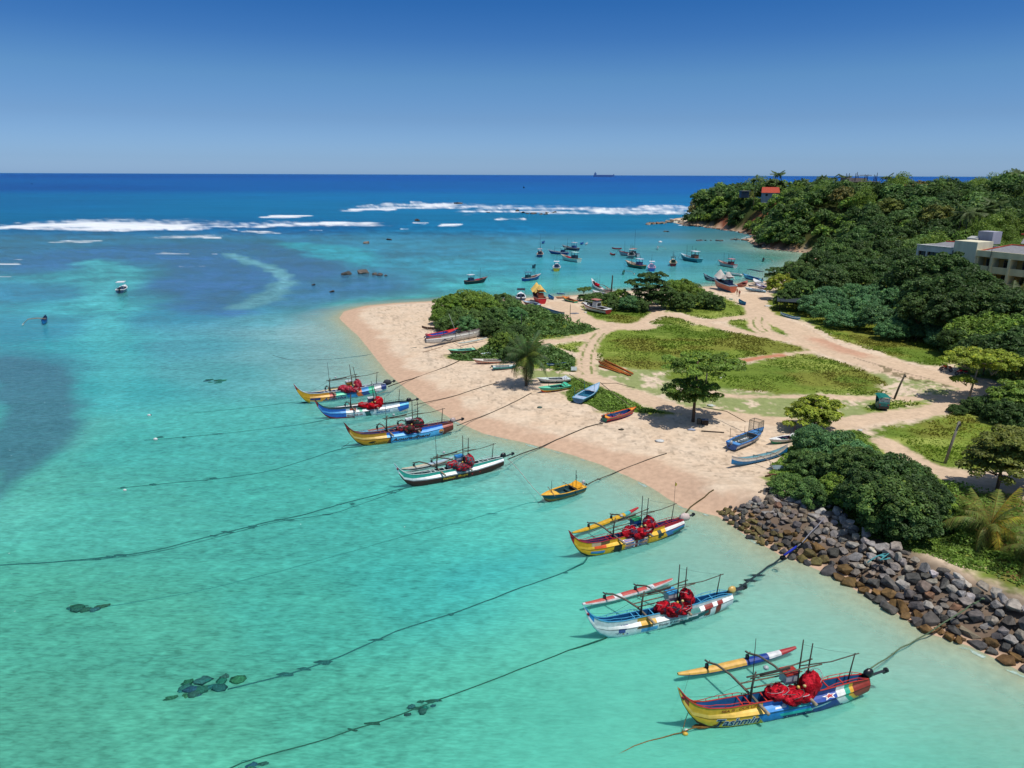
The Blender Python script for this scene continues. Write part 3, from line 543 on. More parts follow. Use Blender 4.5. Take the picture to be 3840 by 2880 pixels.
def dome(n, rng, rx=1., rz=.8, lo=-.15, rc=(.28, .42)):
    out = []; 
    for i in range(n):
        z = lo+(1-lo)*((i+.5)/n); z = min(z, .99); ph = i*2.39996+rng.random()*.5; q = math.sqrt(max(0, 1-z*z)); j = .72+.3*rng.random()
        out.append(((rx*q*math.cos(ph)*j, rx*q*math.sin(ph)*j, rz*z*j), rc[0]+(rc[1]-rc[0])*rng.random()))
    return out
_r = np.random.default_rng(5)
CR_FAR = [crown_mesh('crown', dome(n, _r, 1, z, lo, rc), per, sz, i, shade=.5) for i, (n, z, lo, rc, per, sz) in enumerate([(15, .85, -.3, (.3, .45), 110, .11), (20, .95, -.45, (.24, .38), 90, .10), (11, .7, -.2, (.38, .55), 150, .12), (24, 1.05, -.5, (.2, .34), 80, .085), (17, .8, -.3, (.26, .5), 110, .10)])]
CR_SOFT = [crown_mesh('crown', dome(9, _r, .8, 1.0, -.6, (.45, .6)), 330, .05, 40+i, shade=.3, fill=.4) for i in range(2)]
CR_NEAR = [crown_mesh('crown', dome(n, _r, 1, z, -.35, rc), per, .052, 60+i, shade=.5) for i, (n, z, rc, per) in enumerate([(44, .8, (.18, .3), 210), (56, .9, (.15, .26), 170), (34, .72, (.2, .36), 260)])]
def bark_col(): return A(118, 100, 80)
TRUNKS = []
for i in range(3):
    b = MB(A(112, 94, 76)); q = random.uniform
    b.tube([(0, 0, -.6), (.02*q(-1, 1), 0, .5), (.05*q(-1, 1), .05*q(-1, 1), 1.0)], .06, n=7, r2=.035)
    for k in range(5):
        a = k*1.3+q(0, .5); b.tube([(0, 0, .75+.05*k), (.25*math.cos(a), .25*math.sin(a), 1.15), (.6*math.cos(a), .6*math.sin(a), 1.5)], .03, n=5, r2=.012)
    TRUNKS.append(b.mesh('trunk', M_BARK, True))
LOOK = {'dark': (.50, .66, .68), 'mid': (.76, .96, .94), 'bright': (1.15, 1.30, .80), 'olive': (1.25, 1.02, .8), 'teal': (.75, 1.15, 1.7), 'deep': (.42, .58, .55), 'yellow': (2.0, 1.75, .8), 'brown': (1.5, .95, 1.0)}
def jit(c, a=.12):
    k = 1+random.uniform(-a, a); return (c[0]*k*random.uniform(.94, 1.06), c[1]*k, c[2]*k*random.uniform(.9, 1.1), 1)
def tree(x, y, rad, hgt, look, label, group=None, crown=None, name='tree', cat='tree', trunk=True, z=None, flat=1.0):
    """hgt = height of the crown centre above the ground"""
    z = H1(x, y) if z is None else z
    t = thing(name, (x, y, z), random.uniform(0, 6.28), label, cat, group)
    c = bpy.data.objects.new('crown', crown or random.choice(CR_FAR)); c.location = (0, 0, hgt); c.scale = (rad, rad*random.uniform(.85, 1.1), rad*flat); c.color = jit(LOOK[look]); link(c, t)
    if trunk:
        k = bpy.data.objects.new('trunk', random.choice(TRUNKS)); q_ = min(2.6, hgt*.6+.5); k.scale = (q_, q_, hgt*.70); link(k, t)
    return t
# ------------------------------------------------------------------ palms
def frond_mesh(L=3.6, droop=1.0, seed=0, nl=42, wid=.62, dead=0, lw=.34):
    rng = random.Random(seed); V = []; F = []; C = []
    def rach(t): return Vector((L*(t-.18*droop*t*t), 0, L*(.42*t-.62*droop*t*t)))
    g = (0.13, 0.18, 0.055) if not dead else (.30, .22, .08)
    b = MB(g); b.tube([rach(i/9) for i in range(10)], .035, (.16, .15, .05), n=4, r2=.012)
    for i in range(nl):
        t = .1+.88*i/nl; p = rach(t); d = (rach(min(1, t+.02))-p).normalized(); ll = wid*L*.42*math.sin(math.pi*(.12+.86*t))**.7*(.85+.3*rng.random())
        for s in (-1, 1):
            o = Vector((.55*d.x+rng.uniform(-.15, .15), s, -.45-.4*droop*t+.55*d.z+rng.uniform(-.25, .2))).normalized(); sd_ = d*(L/nl*lw)
            tip = p+o*ll+Vector((0, 0, -.30*ll*droop)); mid = p+o*ll*.55
            cc = tuple(v*(.8+.4*rng.random()) for v in g)
            b.add([p-sd_, p+sd_, mid+sd_*.9, tip, mid-sd_*.9], [(0, 1, 2, 4), (4, 2, 3)], cc)
    return b.mesh('frond', M_LEAF)
FR = [frond_mesh(3.6, d, i) for i, d in enumerate((.35, .7, 1.05, 1.5))]+[frond_mesh(3.4, 1.9, 9, dead=1)]
FRW = [frond_mesh(3.6, d, i, nl=20, lw=.5) for i, d in enumerate((.35, .7, 1.05, 1.5))]
def palm_crown_mesh():
    b = MB(); 
    for k in range(17):
        a = k*2.4; me = FRW[k % 4]; M = Matrix.Rotation(a, 3, 'Z') @ Matrix.Rotation(-.5+.9*random.random(), 3, 'Y'); vs = [M @ v.co for v in me.vertices]
        b.add(vs, [tuple(p.vertices) for p in me.polygons], (0.12, .165, .045))
    return b.mesh('crown', M_LEAF)
PALMC = [palm_crown_mesh() for _ in range(3)]
def palm_trunk(h, lean=(.4, 0), r=.16):
    b = MB(A(120, 104, 86)); b.tube([(lean[0]*(t*t), lean[1]*t*t, -.4+(h+.4)*t) for t in [i/8 for i in range(9)]], r, n=9, r2=r*.65); return b
def palm(x, y, h, s, label, near=False, lean=(.3, 0), look=(1, 1, 1), group=None, nfr=18, dead=2, z=None):
    z = H1(x, y) if z is None else z
    t = thing('palm_tree', (x, y, z), 0, label, 'palm tree', group)
    palm_trunk(h, lean, .17 if near else .2).build('trunk', M_BARK, t, True)
    if not near:
        c = bpy.data.objects.new('crown', random.choice(PALMC)); c.location = (lean[0], lean[1], h); c.scale = (s, s, s); c.rotation_euler = (0, 0, random.uniform(0, 6)); c.color = jit(look); link(c, t)
    else:
        for k in range(nfr+dead):
            dd = k >= nfr; m = FR[4] if dd else FR[min(3, int(4*k/nfr))]
            c = bpy.data.objects.new('frond', m); c.location = (lean[0], lean[1], h); a = k*2.39996
            c.rotation_euler = (random.uniform(-.25, .25), (.75 if dd else -.85+1.25*(k/nfr)), a); q = s*random.uniform(.85, 1.1); c.scale = (q, q, q); c.color = jit(look, .2) if k % 5 else jit((look[0]*2.0, look[1]*1.5, look[2]*.9)); link(c, t)
    return t
# ------------------------------------------------------------------ hillside wood
def hill_trees():
    rng = np.random.default_rng(3); pts = []; Y = 98.0
    cell = {}
    while Y < 520:
        sp = 4.6+Y*.0105
        for X in np.arange(.2*Y, .86*Y, sp):
            x = X+rng.uniform(-.35, .35)*sp; y = Y+rng.uniform(-.35, .35)*sp; pts.append((x, y, sp))
        Y += sp*1.0
    a = np.array(pts); dh = sd(a[:, 0], a[:, 1], HILLP); a = a[dh > 1.5]; dh = dh[dh > 1.5]
    h = height(a[:, 0], a[:, 1])
    # leave the laterite scarps, the house plots and the hotel clear
    vis = np.ones(len(a), bool); top = h+7.5
    for t in np.linspace(.12, .97, 24):
        hx, hy = a[:, 0]*t, a[:, 1]*t; zt = CAMH+(top-CAMH)*t; hh = height(hx, hy)+5.0*(sd(hx, hy, HILLP) > 2)
        vis &= (zt > hh) | ((1-t)*a[:, 1] < 9)
    a, h, dh = a[vis], h[vis], dh[vis]
    return a, h, dh
CLEAR = []   # (x, y, radius) with no tree
def hit(px, py, hc=0.0, t0=38, t1=640):
    d = ray(px, py); d = d/d.y; ts = np.arange(t0, t1, .5); X = d.x*ts; Z = CAMH+d.z*ts
    hh = np.maximum(height(X, ts), 0)+hc; k = np.argmax(Z < hh)
    if not (Z < hh).any(): return None
    return (float(X[k]), float(ts[k]))
def at_dist(px, dist):
    d = ray(px, 900); d = d/d.y; return (d.x*dist, dist)
def tree_at(px, py, rad, hc, look, label, group=None, **k):
    q = hit(px, py, hc)
    if q is None: q = at_dist(px, 420)
    CLEAR.append((q[0], q[1], rad*.9)); return tree(q[0], q[1], rad, hc, look, label, group, **k)
def N(): return random.choice(CR_NEAR)
GG = 'trees of the grove between the meadow and the hotel'
LAB = {'deep': 'dark glossy broadleaf tree in the thick grove below the pale hotel', 'dark': 'dark green spreading tree in the grove beside the fishing bay', 'mid': 'mid green bushy tree in the grove behind the upper meadow',
       'bright': 'light green full-leaved tree at the right end of the grove', 'yellow': 'yellow-green tree at the bay end of the grove'}
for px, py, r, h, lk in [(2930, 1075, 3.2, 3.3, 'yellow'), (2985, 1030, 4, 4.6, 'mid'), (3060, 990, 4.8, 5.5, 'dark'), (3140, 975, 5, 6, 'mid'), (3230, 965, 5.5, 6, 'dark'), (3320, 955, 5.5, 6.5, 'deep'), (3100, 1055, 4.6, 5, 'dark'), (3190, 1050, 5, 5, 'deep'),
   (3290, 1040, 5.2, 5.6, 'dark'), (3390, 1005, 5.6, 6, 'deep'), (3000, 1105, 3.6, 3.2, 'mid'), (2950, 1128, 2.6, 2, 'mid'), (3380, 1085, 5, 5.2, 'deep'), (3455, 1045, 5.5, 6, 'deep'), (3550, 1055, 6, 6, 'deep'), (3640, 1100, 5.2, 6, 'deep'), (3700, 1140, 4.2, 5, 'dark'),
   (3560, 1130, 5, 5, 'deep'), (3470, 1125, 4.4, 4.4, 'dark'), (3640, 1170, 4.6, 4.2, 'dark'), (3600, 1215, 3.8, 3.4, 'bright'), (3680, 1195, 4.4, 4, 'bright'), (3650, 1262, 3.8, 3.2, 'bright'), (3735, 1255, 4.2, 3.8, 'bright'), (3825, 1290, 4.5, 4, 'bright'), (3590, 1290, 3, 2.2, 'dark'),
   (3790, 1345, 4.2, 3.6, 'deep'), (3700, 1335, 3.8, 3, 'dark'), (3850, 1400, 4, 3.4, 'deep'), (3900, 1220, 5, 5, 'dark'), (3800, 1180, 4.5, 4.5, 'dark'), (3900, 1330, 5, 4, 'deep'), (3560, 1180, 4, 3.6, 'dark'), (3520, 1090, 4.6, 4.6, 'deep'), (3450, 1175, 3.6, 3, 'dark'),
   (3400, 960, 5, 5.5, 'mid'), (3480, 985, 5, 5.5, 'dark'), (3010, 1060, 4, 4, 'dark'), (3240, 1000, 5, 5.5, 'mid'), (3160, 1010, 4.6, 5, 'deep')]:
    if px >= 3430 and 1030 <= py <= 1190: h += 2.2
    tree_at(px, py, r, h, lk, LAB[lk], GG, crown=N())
for px, py, r, h, lk in [(3500, 1150, 4.6, 5.5, 'deep'), (3580, 1160, 4.6, 5.5, 'deep'), (3660, 1150, 4.6, 5.5, 'deep'), (3430, 1110, 4.6, 5, 'dark'), (3740, 1150, 4.5, 5, 'dark'), (3520, 1200, 4, 3.6, 'dark'), (3700, 1200, 4, 4, 'dark'), (3620, 1235, 3.8, 3, 'mid')]:
    tree_at(px, py, r, h, lk, LAB[lk], GG, crown=N())
for px, py, r, h in [(3050, 1150, 3, 1.9), (3110, 1125, 3.5, 2.6), (3185, 1115, 3.6, 2.9), (3265, 1125, 3.6, 3), (3345, 1150, 4, 3), (3425, 1185, 3.6, 2.6), (3105, 1180, 2.8, 1.8), (3195, 1180, 3.4, 2.3), (3290, 1205, 3.5, 2.2), (3390, 1228, 3.2, 1.9), (3480, 1248, 2.8, 1.6), (3240, 1160, 3.2, 2.6), (3150, 1205, 2.6, 1.4), (3540, 1275, 2.6, 1.6), (3340, 1245, 2.6, 1.5)]:
    tree_at(px, py, r, h, 'teal', 'grey-green bush with bluish leaves at the foot of the dark grove', 'grey-green bushes along the upper meadow', crown=N(), name='bush', cat='bush', trunk=False)
# undergrowth mound by the beached boats
for px, py, r, h, lk in [(1690, 1168, 3.6, 1.6, 'bright'), (1738, 1150, 4.2, 2.0, 'bright'), (1790, 1152, 3.8, 1.9, 'bright'), (1832, 1165, 3.2, 1.6, 'bright'), (1885, 1143, 2.6, 1.5, 'mid'), (1915, 1160, 2.8, 1.2, 'mid'), (1668, 1196, 2.6, 1.1, 'bright'), (1722, 1200, 3, 1.1, 'mid'), (1850, 1200, 2.7, 1.1, 'mid'), (1780, 1215, 3, 1, 'mid'), (1930, 1195, 2.4, .9, 'teal'),
   (1680, 1220, 2.3, .9, 'mid'), (1760, 1226, 2.5, .9, 'teal'), (1845, 1240, 2.4, .9, 'dark'), (1885, 1300, 2.4, 1.2, 'bright'), (1905, 1290, 2.6, 1.2, 'mid'), (1930, 1258, 2.2, .9, 'dark'), (1950, 1318, 2.2, 1.1, 'dark'), (1905, 1335, 1.7, .9, 'dark'), (1990, 1185, 2.2, .7, 'mid')]:
    tree_at(px, py, r, h, lk, {'bright': 'fresh green rounded bush crowning the scrub mound behind the beached boats', 'mid': 'mid green low bush on the scrub mound behind the beached boats', 'teal': 'grey-green low bush on the scrub mound behind the beached boats', 'dark': 'dark green low bush on the scrub mound behind the beached boats'}[lk], 'bushes on the scrub mound', crown=N(), name='bush', cat='bush', trunk=False)
for px, py, r, h, lk in [(2530, 1095, 3.3, 2.7, 'bright'), (2590, 1110, 3.2, 2.5, 'bright'), (2560, 1138, 2.7, 1.6, 'mid'), (2502, 1128, 2.7, 1.8, 'mid'), (2640, 1128, 2.6, 1.6, 'mid'), (2680, 1143, 2.2, 1.1, 'dark'), (2560, 1085, 2.6, 3.0, 'bright'), (2290, 1128, 2.2, 1.6, 'mid'), (2328, 1122, 2.4, 1.8, 'bright'), (2362, 1140, 2.3, 1.6, 'teal'), (2302, 1152, 1.6, .8, 'mid'), (2215, 1125, 1.7, .9, 'mid'), (2240, 1115, 1.4, .8, 'mid'), (2400, 1150, 2, 1.2, 'mid'), (2455, 1120, 1.9, 1.4, 'dark')]:
    tree_at(px, py, r, h, lk, {'bright': 'fresh green round bush between the track and the fishing bay', 'mid': 'mid green bush between the track and the fishing bay', 'teal': 'grey-green bush under the dark layered tree by the bay', 'dark': 'dark green bush between the track and the fishing bay'}[lk], 'bushes between the track and the fishing bay', crown=N(), name='bush', cat='bush', trunk=False)
# thicket above the boulders
for px, py, r, h, lk in [(3055, 1672, 2.3, 1.3, 'teal'), (3130, 1700, 2.5, 1.7, 'teal'), (3010, 1745, 1.7, .8, 'mid'), (3075, 1770, 2.0, 1.1, 'mid'), (3195, 1765, 2.4, 2.2, 'mid'), (3270, 1790, 2.5, 2.6, 'dark'), (3335, 1815, 2.6, 2.8, 'dark'), (3250, 1870, 2.4, 2.2, 'dark'), (3335, 1895, 2.6, 2.5, 'mid'), (3420, 1880, 2.4, 2.4, 'dark'),
   (3400, 1955, 2.2, 1.5, 'dark'), (3475, 1895, 1.9, 1.5, 'teal'), (3480, 1960, 1.6, 1.0, 'mid'), (3140, 1850, 1.9, 1.1, 'bright'), (2955, 1828, 1.6, .6, 'mid'), (3045, 1862, 1.8, .7, 'mid'), (3310, 1970, 1.8, 1.2, 'dark'), (3205, 1725, 2.1, 1.8, 'teal'), (3560, 1960, 1.6, .9, 'bright'), (3400, 1800, 1.9, 1.8, 'mid')]:
    tree_at(px, py, r, h, lk, {'teal': 'grey-green leafy bush at the top of the thicket above the boulders', 'mid': 'mid green bush at the sand side of the thicket above the boulders', 'dark': 'dark glossy bush in the heart of the thicket above the boulders', 'bright': 'small bright green shrub at the edge of the thicket above the boulders'}[lk], 'bushes of the thicket above the boulders', crown=N(), name='bush', cat='bush', trunk=False)
for px, py, r, h in [(3585, 1318, 1.9, .9), (3640, 1330, 2.2, 1.1)]:
    tree_at(px, py, r, h, 'dark', 'dark low shrub closing the foot of the grove above the road', 'low shrubs at the foot of the grove', crown=N(), name='shrub', cat='shrub', trunk=False)
for px, py, r, h in [(3700, 1540, 2.0, .6), (3770, 1568, 2.3, .7), (3645, 1532, 1.4, .5), (3820, 1560, 2.0, .8), (3590, 1545, 1.0, .35)]:
    tree_at(px, py, r, h, 'dark', 'dark low shrub in the bank under the tree with the pale trunk', 'low shrubs under the pale-trunked tree', crown=N(), name='shrub', cat='shrub', trunk=False)
# single trees
def limb_tree(px, py, tiers, look, label, lean=(0, 0), tr=.17, seed=1, bark=(120, 100, 82)):
    p = G(px, py); rng = random.Random(seed); t = thing('tree', p, 0, label, 'tree')
    top = max(q[2] for q in tiers); b = MB(A(*bark)); b.tube([(lean[0]*s_*top, lean[1]*s_*top, -.4+(top+.3)*s_) for s_ in [i/6 for i in range(7)]], tr, n=9, r2=tr*.35)
    cl = []
    for (ox, oy, z, rx, ry, n, th) in tiers:
        for k in range(n):
            a = k*2.39996; q = math.sqrt((k+.6)/n); x = ox+rx*q*math.cos(a)*rng.uniform(.85, 1.05); y = oy+ry*q*math.sin(a)*rng.uniform(.85, 1.05); zz = z+th*rng.uniform(-.5, .5)-q*q*th*.5
            cl.append(((x, y, zz), (rng.uniform(.5, .85), rng.uniform(.5, .85), rng.uniform(.28, .45))))
            if k % 3 == 0: b.tube([(ox*.6+lean[0]*z*.6, lean[1]*z*.6, z-1.1), ((x+ox)*.5, (y+oy)*.5, z-.5), (x, y, zz-.1)], .06, n=5, r2=.02)
    b.build('trunk', M_BARK, t, True)
    V, F, C = crown_arrays(cl, 150, .17, np.random.default_rng(seed), shade=.4, up=.9)
    c = bpy.data.objects.new('crown', np_mesh('crown', V, F, M_LEAF, C, smooth=False, dom='CORNER')); c.color = (*LOOK[look], 1); link(c, t)
    CLEAR.append((p.x, p.y, 2)); return t
limb_tree(2599, 1581, [(.8, .2, 7.7, 4.9, 4.2, 44, 1.0), (.5, 0, 6.9, 3.4, 3.0, 12, .5), (-.3, 0, 4.6, 3.7, 3.2, 34, 1.1), (-.9, -.5, 3.5, 2.4, 2.0, 10, .6)], 'bright', 'lone almond tree with two flat leafy tiers on the beach sand', tr=.22, seed=4)
limb_tree(3050, 1612, [(.2, 0, 3.4, 2.6, 2.4, 26, 1.2), (-.4, 0, 2.2, 2.9, 2.4, 26, 1.2), (1.2, 0, 2.0, 1.6, 1.6, 10, .8)], 'yellow', 'rounded tree with yellowish large leaves beside the three boats on the sand', seed=5)
limb_tree(3628, 1507, [(1.9, 1.0, 6.2, 5.0, 3.4, 40, .9), (-1.5, .5, 5.6, 2.4, 2.0, 12, .6), (3.6, .5, 4.8, 2.4, 2.0, 10, .6), (-1.2, 0, 3.3, 1.2, 1.0, 7, .5)], 'yellow', 'open-crowned tree with pale trunk where the road meets the track', lean=(.10, 0), seed=6, bark=(176, 160, 138))
limb_tree(2188, 1128, [(0, 0, 2.9, 1.5, 1.4, 9, .3), (0, 0, 1.0, 1.7, 1.5, 9, .6)], 'mid', 'small umbrella-shaped tree beside the green and orange boat', tr=.1, seed=7)
limb_tree(2432, 1160, [(.5, 0, 7.8, 3.4, 3.0, 26, .9), (-.7, 0, 6.2, 4.9, 4.0, 40, 1.0), (.9, 0, 4.6, 5.0, 4.0, 36, 1.1), (0, 0, 2.8, 4.2, 3.4, 24, 1.2)], 'dark', 'dark layered tree standing between the track and the fishing bay', tr=.2, seed=8)
limb_tree(3738, 1838, [(.6, 0, 5.3, 2.8, 2.6, 26, 1.2), (.3, 0, 4.0, 3.5, 3.0, 30, 1.2), (-.6, 0, 2.6, 3.0, 2.4, 18, .9)], 'olive', 'olive-brown tree casting shade on the sandy lane at the right edge', tr=.17, seed=9)
limb_tree(3900, 1830, [(0, 0, 5.0, 3.4, 3, 30, 1.4), (0, 0, 3.2, 3.6, 3, 26, 1.2)], 'olive', 'olive-brown tree partly cut off by the right edge beside the sandy lane', tr=.17, seed=12)
limb_tree(3800, 1560, [(0, 0, 3.9, 2.5, 2.4, 24, 1.0), (-.4, 0, 2.8, 3.1, 2.6, 28, 1.0), (.6, 0, 1.7, 2.6, 2.2, 18, .9)], 'bright', 'bright green bushy tree on the bank at the right edge', tr=.12, seed=10)
limb_tree(2905, 1065, [(0, 0, 4.2, 2.6, 2.4, 14, .5), (-.6, 0, 2.8, 2.8, 2.4, 14, .6)], 'dark', 'dark layered tree reaching over the blue boats at the end of the bay', tr=.14, seed=11)
# palms
p = G(1973, 1448); palm(p.x, p.y, 4.2, 1.22, 'coconut palm standing alone on the beach among the boats', True, (.05, .1), (.55, .72, .7), nfr=26, dead=4); CLEAR.append((p.x, p.y, 3))
p = G(3695, 2043); palm(p.x, p.y, 1.7, 1.02, 'short yellowing coconut palm growing behind the boulders', True, (.1, 0), (1.5, 1.25, .85), nfr=16, dead=4)
p = G(3890, 2140); palm(p.x, p.y, 1.6, .95, 'short coconut palm half out of view at the right edge behind the boulders', True, (0, 0), (1.5, 1.25, .85), nfr=16, dead=4)
q = hit(3785, 1135, 6); palm(q[0], q[1], 6, 1.35, 'large coconut palm with drooping fronds in front of the hotel', True, (.2, 0), (.8, .8, .9), nfr=20, dead=3); CLEAR.append((q[0], q[1], 3))
for px, py, h, s, ds, lab in [(2887, 655, 11, 1.15, 416, 'tallest coconut palm on the headland beside the red-roofed house'), (2812, 686, 8, 1.1, 416, 'coconut palm left of the red-roofed house on the headland'), (2905, 700, 7, 1.0, 424, 'low coconut palm just behind the red roof'), (2942, 706, 5, .8, 404, 'coconut palm with yellowish fronds right of the red roof'), (2970, 700, 7, 1.0, 408, 'coconut palm standing second to the right of the red roof'), (3030, 712, 6, 1.0, 350, 'coconut palm rising from the rounded trees in the middle of the headland')]:
    q = at_dist(px, ds); zc = P(px, py, 0); d = ray(px, py); d = d/d.y; zz = CAMH+d.z*ds; g = H1(q[0], q[1]); palm(q[0], q[1], max(2.5, zz-g+(2 if py > 680 else 0)), s*1.15, lab, False, (.6, 0), (.75, .9, .9))
HP = 'coconut palms on the headland skyline'
for px, ds, up in [(3056, 430, 0), (3075, 420, -1), (3092, 430, .5), (3135, 425, .5), (3290, 425, .5), (3310, 430, -1), (2870, 425, -2), (2985, 400, -2), (2607, 445, -1), (2690, 455, -1)]:
    q = at_dist(px, ds); d = ray(px, 690+random.uniform(-3, 3)); d = d/d.y; palm(q[0], q[1], max(3.5, CAMH+d.z*ds+up+3.0-H1(*q)) if px > 2800 else 8, 1.25, 'small coconut palm along the headland skyline', False, (.4, 0), (.7, .85, .85), HP)
for px, py, ds, s, lab in [(3612, 800, 205, 1.35, 'tall coconut palm behind the hotel, first of the clump'), (3655, 790, 215, 1.3, 'coconut palm in the middle of the clump behind the hotel'), (3585, 815, 210, 1.1, 'smaller coconut palm at the left of the clump behind the hotel'), (3695, 765, 225, 1.2, 'coconut palm at the right of the clump behind the hotel'), (3735, 668, 290, 1.4, 'skyline coconut palm above the hotel'), (3768, 652, 295, 1.5, 'tallest skyline coconut palm above the hotel')]:
    q = at_dist(px, ds); d = ray(px, py); d = d/d.y; zz = CAMH+d.z*ds; palm(q[0], q[1], max(4, zz-H1(*q)), s, lab, False, (.5, 0), (.8, .85, .9)); CLEAR.append((q[0], q[1], 3))
def far_wood():
    a, h, dh = hill_trees(); rng = random.Random(8); n = 0; rest = []
    CLEAR.extend([(140, 394, 5), (126, 432, 4)])
    for z_ in [(3090, 800, 4), (3370, 840, 4)]:
        q = hit(z_[0], z_[1], 0)
        if q: CLEAR.append((q[0], q[1], z_[2]))
    hb = HOTEL_FOOT
    for z_ in ((2888, 412, 9), (2875, 395, 7), (2792, 412, 5), (3219, 432, 8), (2905, 398, 6)): q = at_dist(z_[0], z_[1]); CLEAR.append((q[0], q[1], z_[2]))
    for (x, y, sp), hh, d in zip(a, h, dh):
        if any((x-c[0])**2+(y-c[1])**2 < (c[2]+1.5)**2 for c in CLEAR): continue
        if hb[0]-3 < x < hb[1]+3 and hb[2]-8 < y < hb[3]+5: continue
        nz = float(vn(np.array([x*.03]), np.array([y*.03]), 77)[0]); q = rng.random()
        lk = 'mid' if q < .38 else 'bright' if q < .50 else 'dark' if q < .80 else 'deep' if q < .92 else 'olive' if q < .96 else 'brown'
        if nz > .70: lk = 'bright'
        rad = sp*(.46+.24*rng.random())*(1.2 if rng.random() < .12 else 1); hc = rad*.7+(.8 if d > 6 else .2)
        if d < 7: rad *= .75; hc = rad*.6
        rest.append((y/rad, x, y, rad, hc, lk, float(hh)))
    g2 = np.random.default_rng(12); ex = g2.uniform(100, 230, 2600); ey = g2.uniform(262, 500, 2600); ed = sd(ex, ey, HILLP); ok = (ed > .8) & (ed < 17); ex, ey, ed = ex[ok][:230], ey[ok][:230], ed[ok][:230]; eh = height(ex, ey)
    for x, y, d, hh in zip(ex, ey, ed, eh):
        if any((x-c[0])**2+(y-c[1])**2 < (c[2]+1)**2 for c in CLEAR): continue
        rad = rng.uniform(2.2, 3.8); rest.append((y/rad, x, y, rad, rad*.45, rng.choice(['mid', 'dark', 'dark', 'deep', 'mid', 'bright']), float(hh)))
    rest.sort(); far = rest[292:]
    lab = {'mid': 'mid green rounded tree in the wood covering the headland', 'bright': 'bright feathery tree in the wood covering the headland', 'dark': 'dark green domed tree in the wood covering the headland', 'deep': 'very dark broad tree in the wood covering the headland', 'olive': 'olive green tree in the wood covering the headland', 'brown': 'brownish thin-leaved tree in the wood covering the headland'}
    for _, x, y, rad, hc, lk, z in rest[:292]:
        tree(x, y, rad, hc, lk, lab[lk], 'trees of the headland wood', crown=rng.choice(CR_SOFT) if lk == 'bright' else rng.choice(CR_FAR), trunk=False, z=z, flat=rng.uniform(.8, 1.15))
    Vs = []; Fs = []; Cs = []; o = 0; g = np.random.default_rng(4)
    for _, x, y, rad, hc, lk, z in far:
        V, F, C = crown_arrays([((c[0]*rad, c[1]*rad, c[2]*rad), r*rad) for c, r in dome(10, rng, 1, .85, -.3, (.34, .5))], 42, .16*rad, g, shade=.5)
        V = V+np.array([x, y, z+hc]); Vs.append(V); Fs.append(F+o); o += len(V); Cs.append(C*np.array(jit(LOOK[lk])[:3]))
    if Vs:
        ob = bpy.data.objects.new('distant_wood', np_mesh('distant_wood', np.concatenate(Vs), np.concatenate(Fs), M_LEAF, np.concatenate(Cs), smooth=False, dom='CORNER')); COL.objects.link(ob)
        tag(ob, 'distant mass of green treetops covering the far side of the headland', 'wood', kind='stuff')
HOTEL_FOOT = (88, 126, 116, 168)
far_wood()
# ------------------------------------------------------------------ ground cover
def cover(name, polys, n, hmax, size, look, label, cat, seed, wts=None, elong=1.0, sink=0.0):
    g = np.random.default_rng(seed); Ps = []
    pl = [smooth_poly(WG(GRASS[k]) if isinstance(k, str) else WG(k), 1) for k in polys]
    x0 = min(p[0] for q in pl for p in q); x1 = max(p[0] for q in pl for p in q); y0 = min(p[1] for q in pl for p in q); y1 = max(p[1] for q in pl for p in q)
    X = g.uniform(x0, x1, n*6); Y = g.uniform(y0, y1, n*6); s_ = np.full(len(X), -99.)
    for q in pl: s_ = np.maximum(s_, sd(X, Y, q))
    pdm = np.full(len(X), 99.)
    for q, wd in PATHS: pdm = np.minimum(pdm, seg_dist(X, Y, smooth_poly(WG(q), 1, False))-wd)
    nn = fbm(X*.25, Y*.25, seed, 3)
    ok = (s_+(nn-.5)*3 > 0) & (pdm > .2) & (g.random(len(X)) < ss(.25, .6, nn)+.25) & (g.random(len(X)) < np.clip(95/np.maximum(Y, 1), .35, 1))
    X = X[ok][:n]; Y = Y[ok][:n]; nn = nn[ok][:n]; s_ = s_[ok][:n]; z = height(X, Y)
    return X, Y, z, nn, s_, g
def scrub(name, polys, n, hmax, size, tint, label, seed):
    X, Y, z, nn, s_, g = cover(name, polys, n, hmax, size, None, label, None, seed); k = len(X)
    lump = fbm(X*.55, Y*.55, seed+3, 2); hh = hmax*ss(0, 2.5, s_)*(.25+1.3*ss(.35, .7, lump))*(g.random(k)**.35)
    N_ = g.normal(size=(k, 3))*.6+np.array([0, 0, 1.0]); N_ /= np.linalg.norm(N_, axis=1, keepdims=True)
    V, F = leaf_quads(np.stack([X, Y, z+hh+.03], 1), N_, size, g); T = np.array(LOOK[tint]); c = np.array(LB)*T*(.7+.6*g.random(k))[:, None]*(.8+.5*lump)[:, None]
    o = bpy.data.objects.new(name, np_mesh(name, V, F, M_LEAF, c, smooth=False, dom='CORNER')); COL.objects.link(o); tag(o, label, 'undergrowth', kind='stuff'); return o
scrub('undergrowth', ['g10'], 34000, 1.1, .26, 'mid', 'tangled green undergrowth between the bushes of the scrub mound', 501)
scrub('beach_creeper', ['g11'], 9000, .38, .17, 'bright', 'low green beach creeper spreading round the blue and red boats on the sand', 502)
scrub('ground_cover', ['g14'], 36000, .5, .15, 'bright', 'low green creeper and weeds between the boulders and the thicket', 503)
scrub('bay_undergrowth', ['g15', [(2240, 1118), (2260, 1095), (2640, 1095), (2740, 1120), (2700, 1160), (2480, 1160), (2280, 1165)]], 16000, .9, .30, 'mid', 'rough green undergrowth at the foot of the grove and bay bushes', 504)
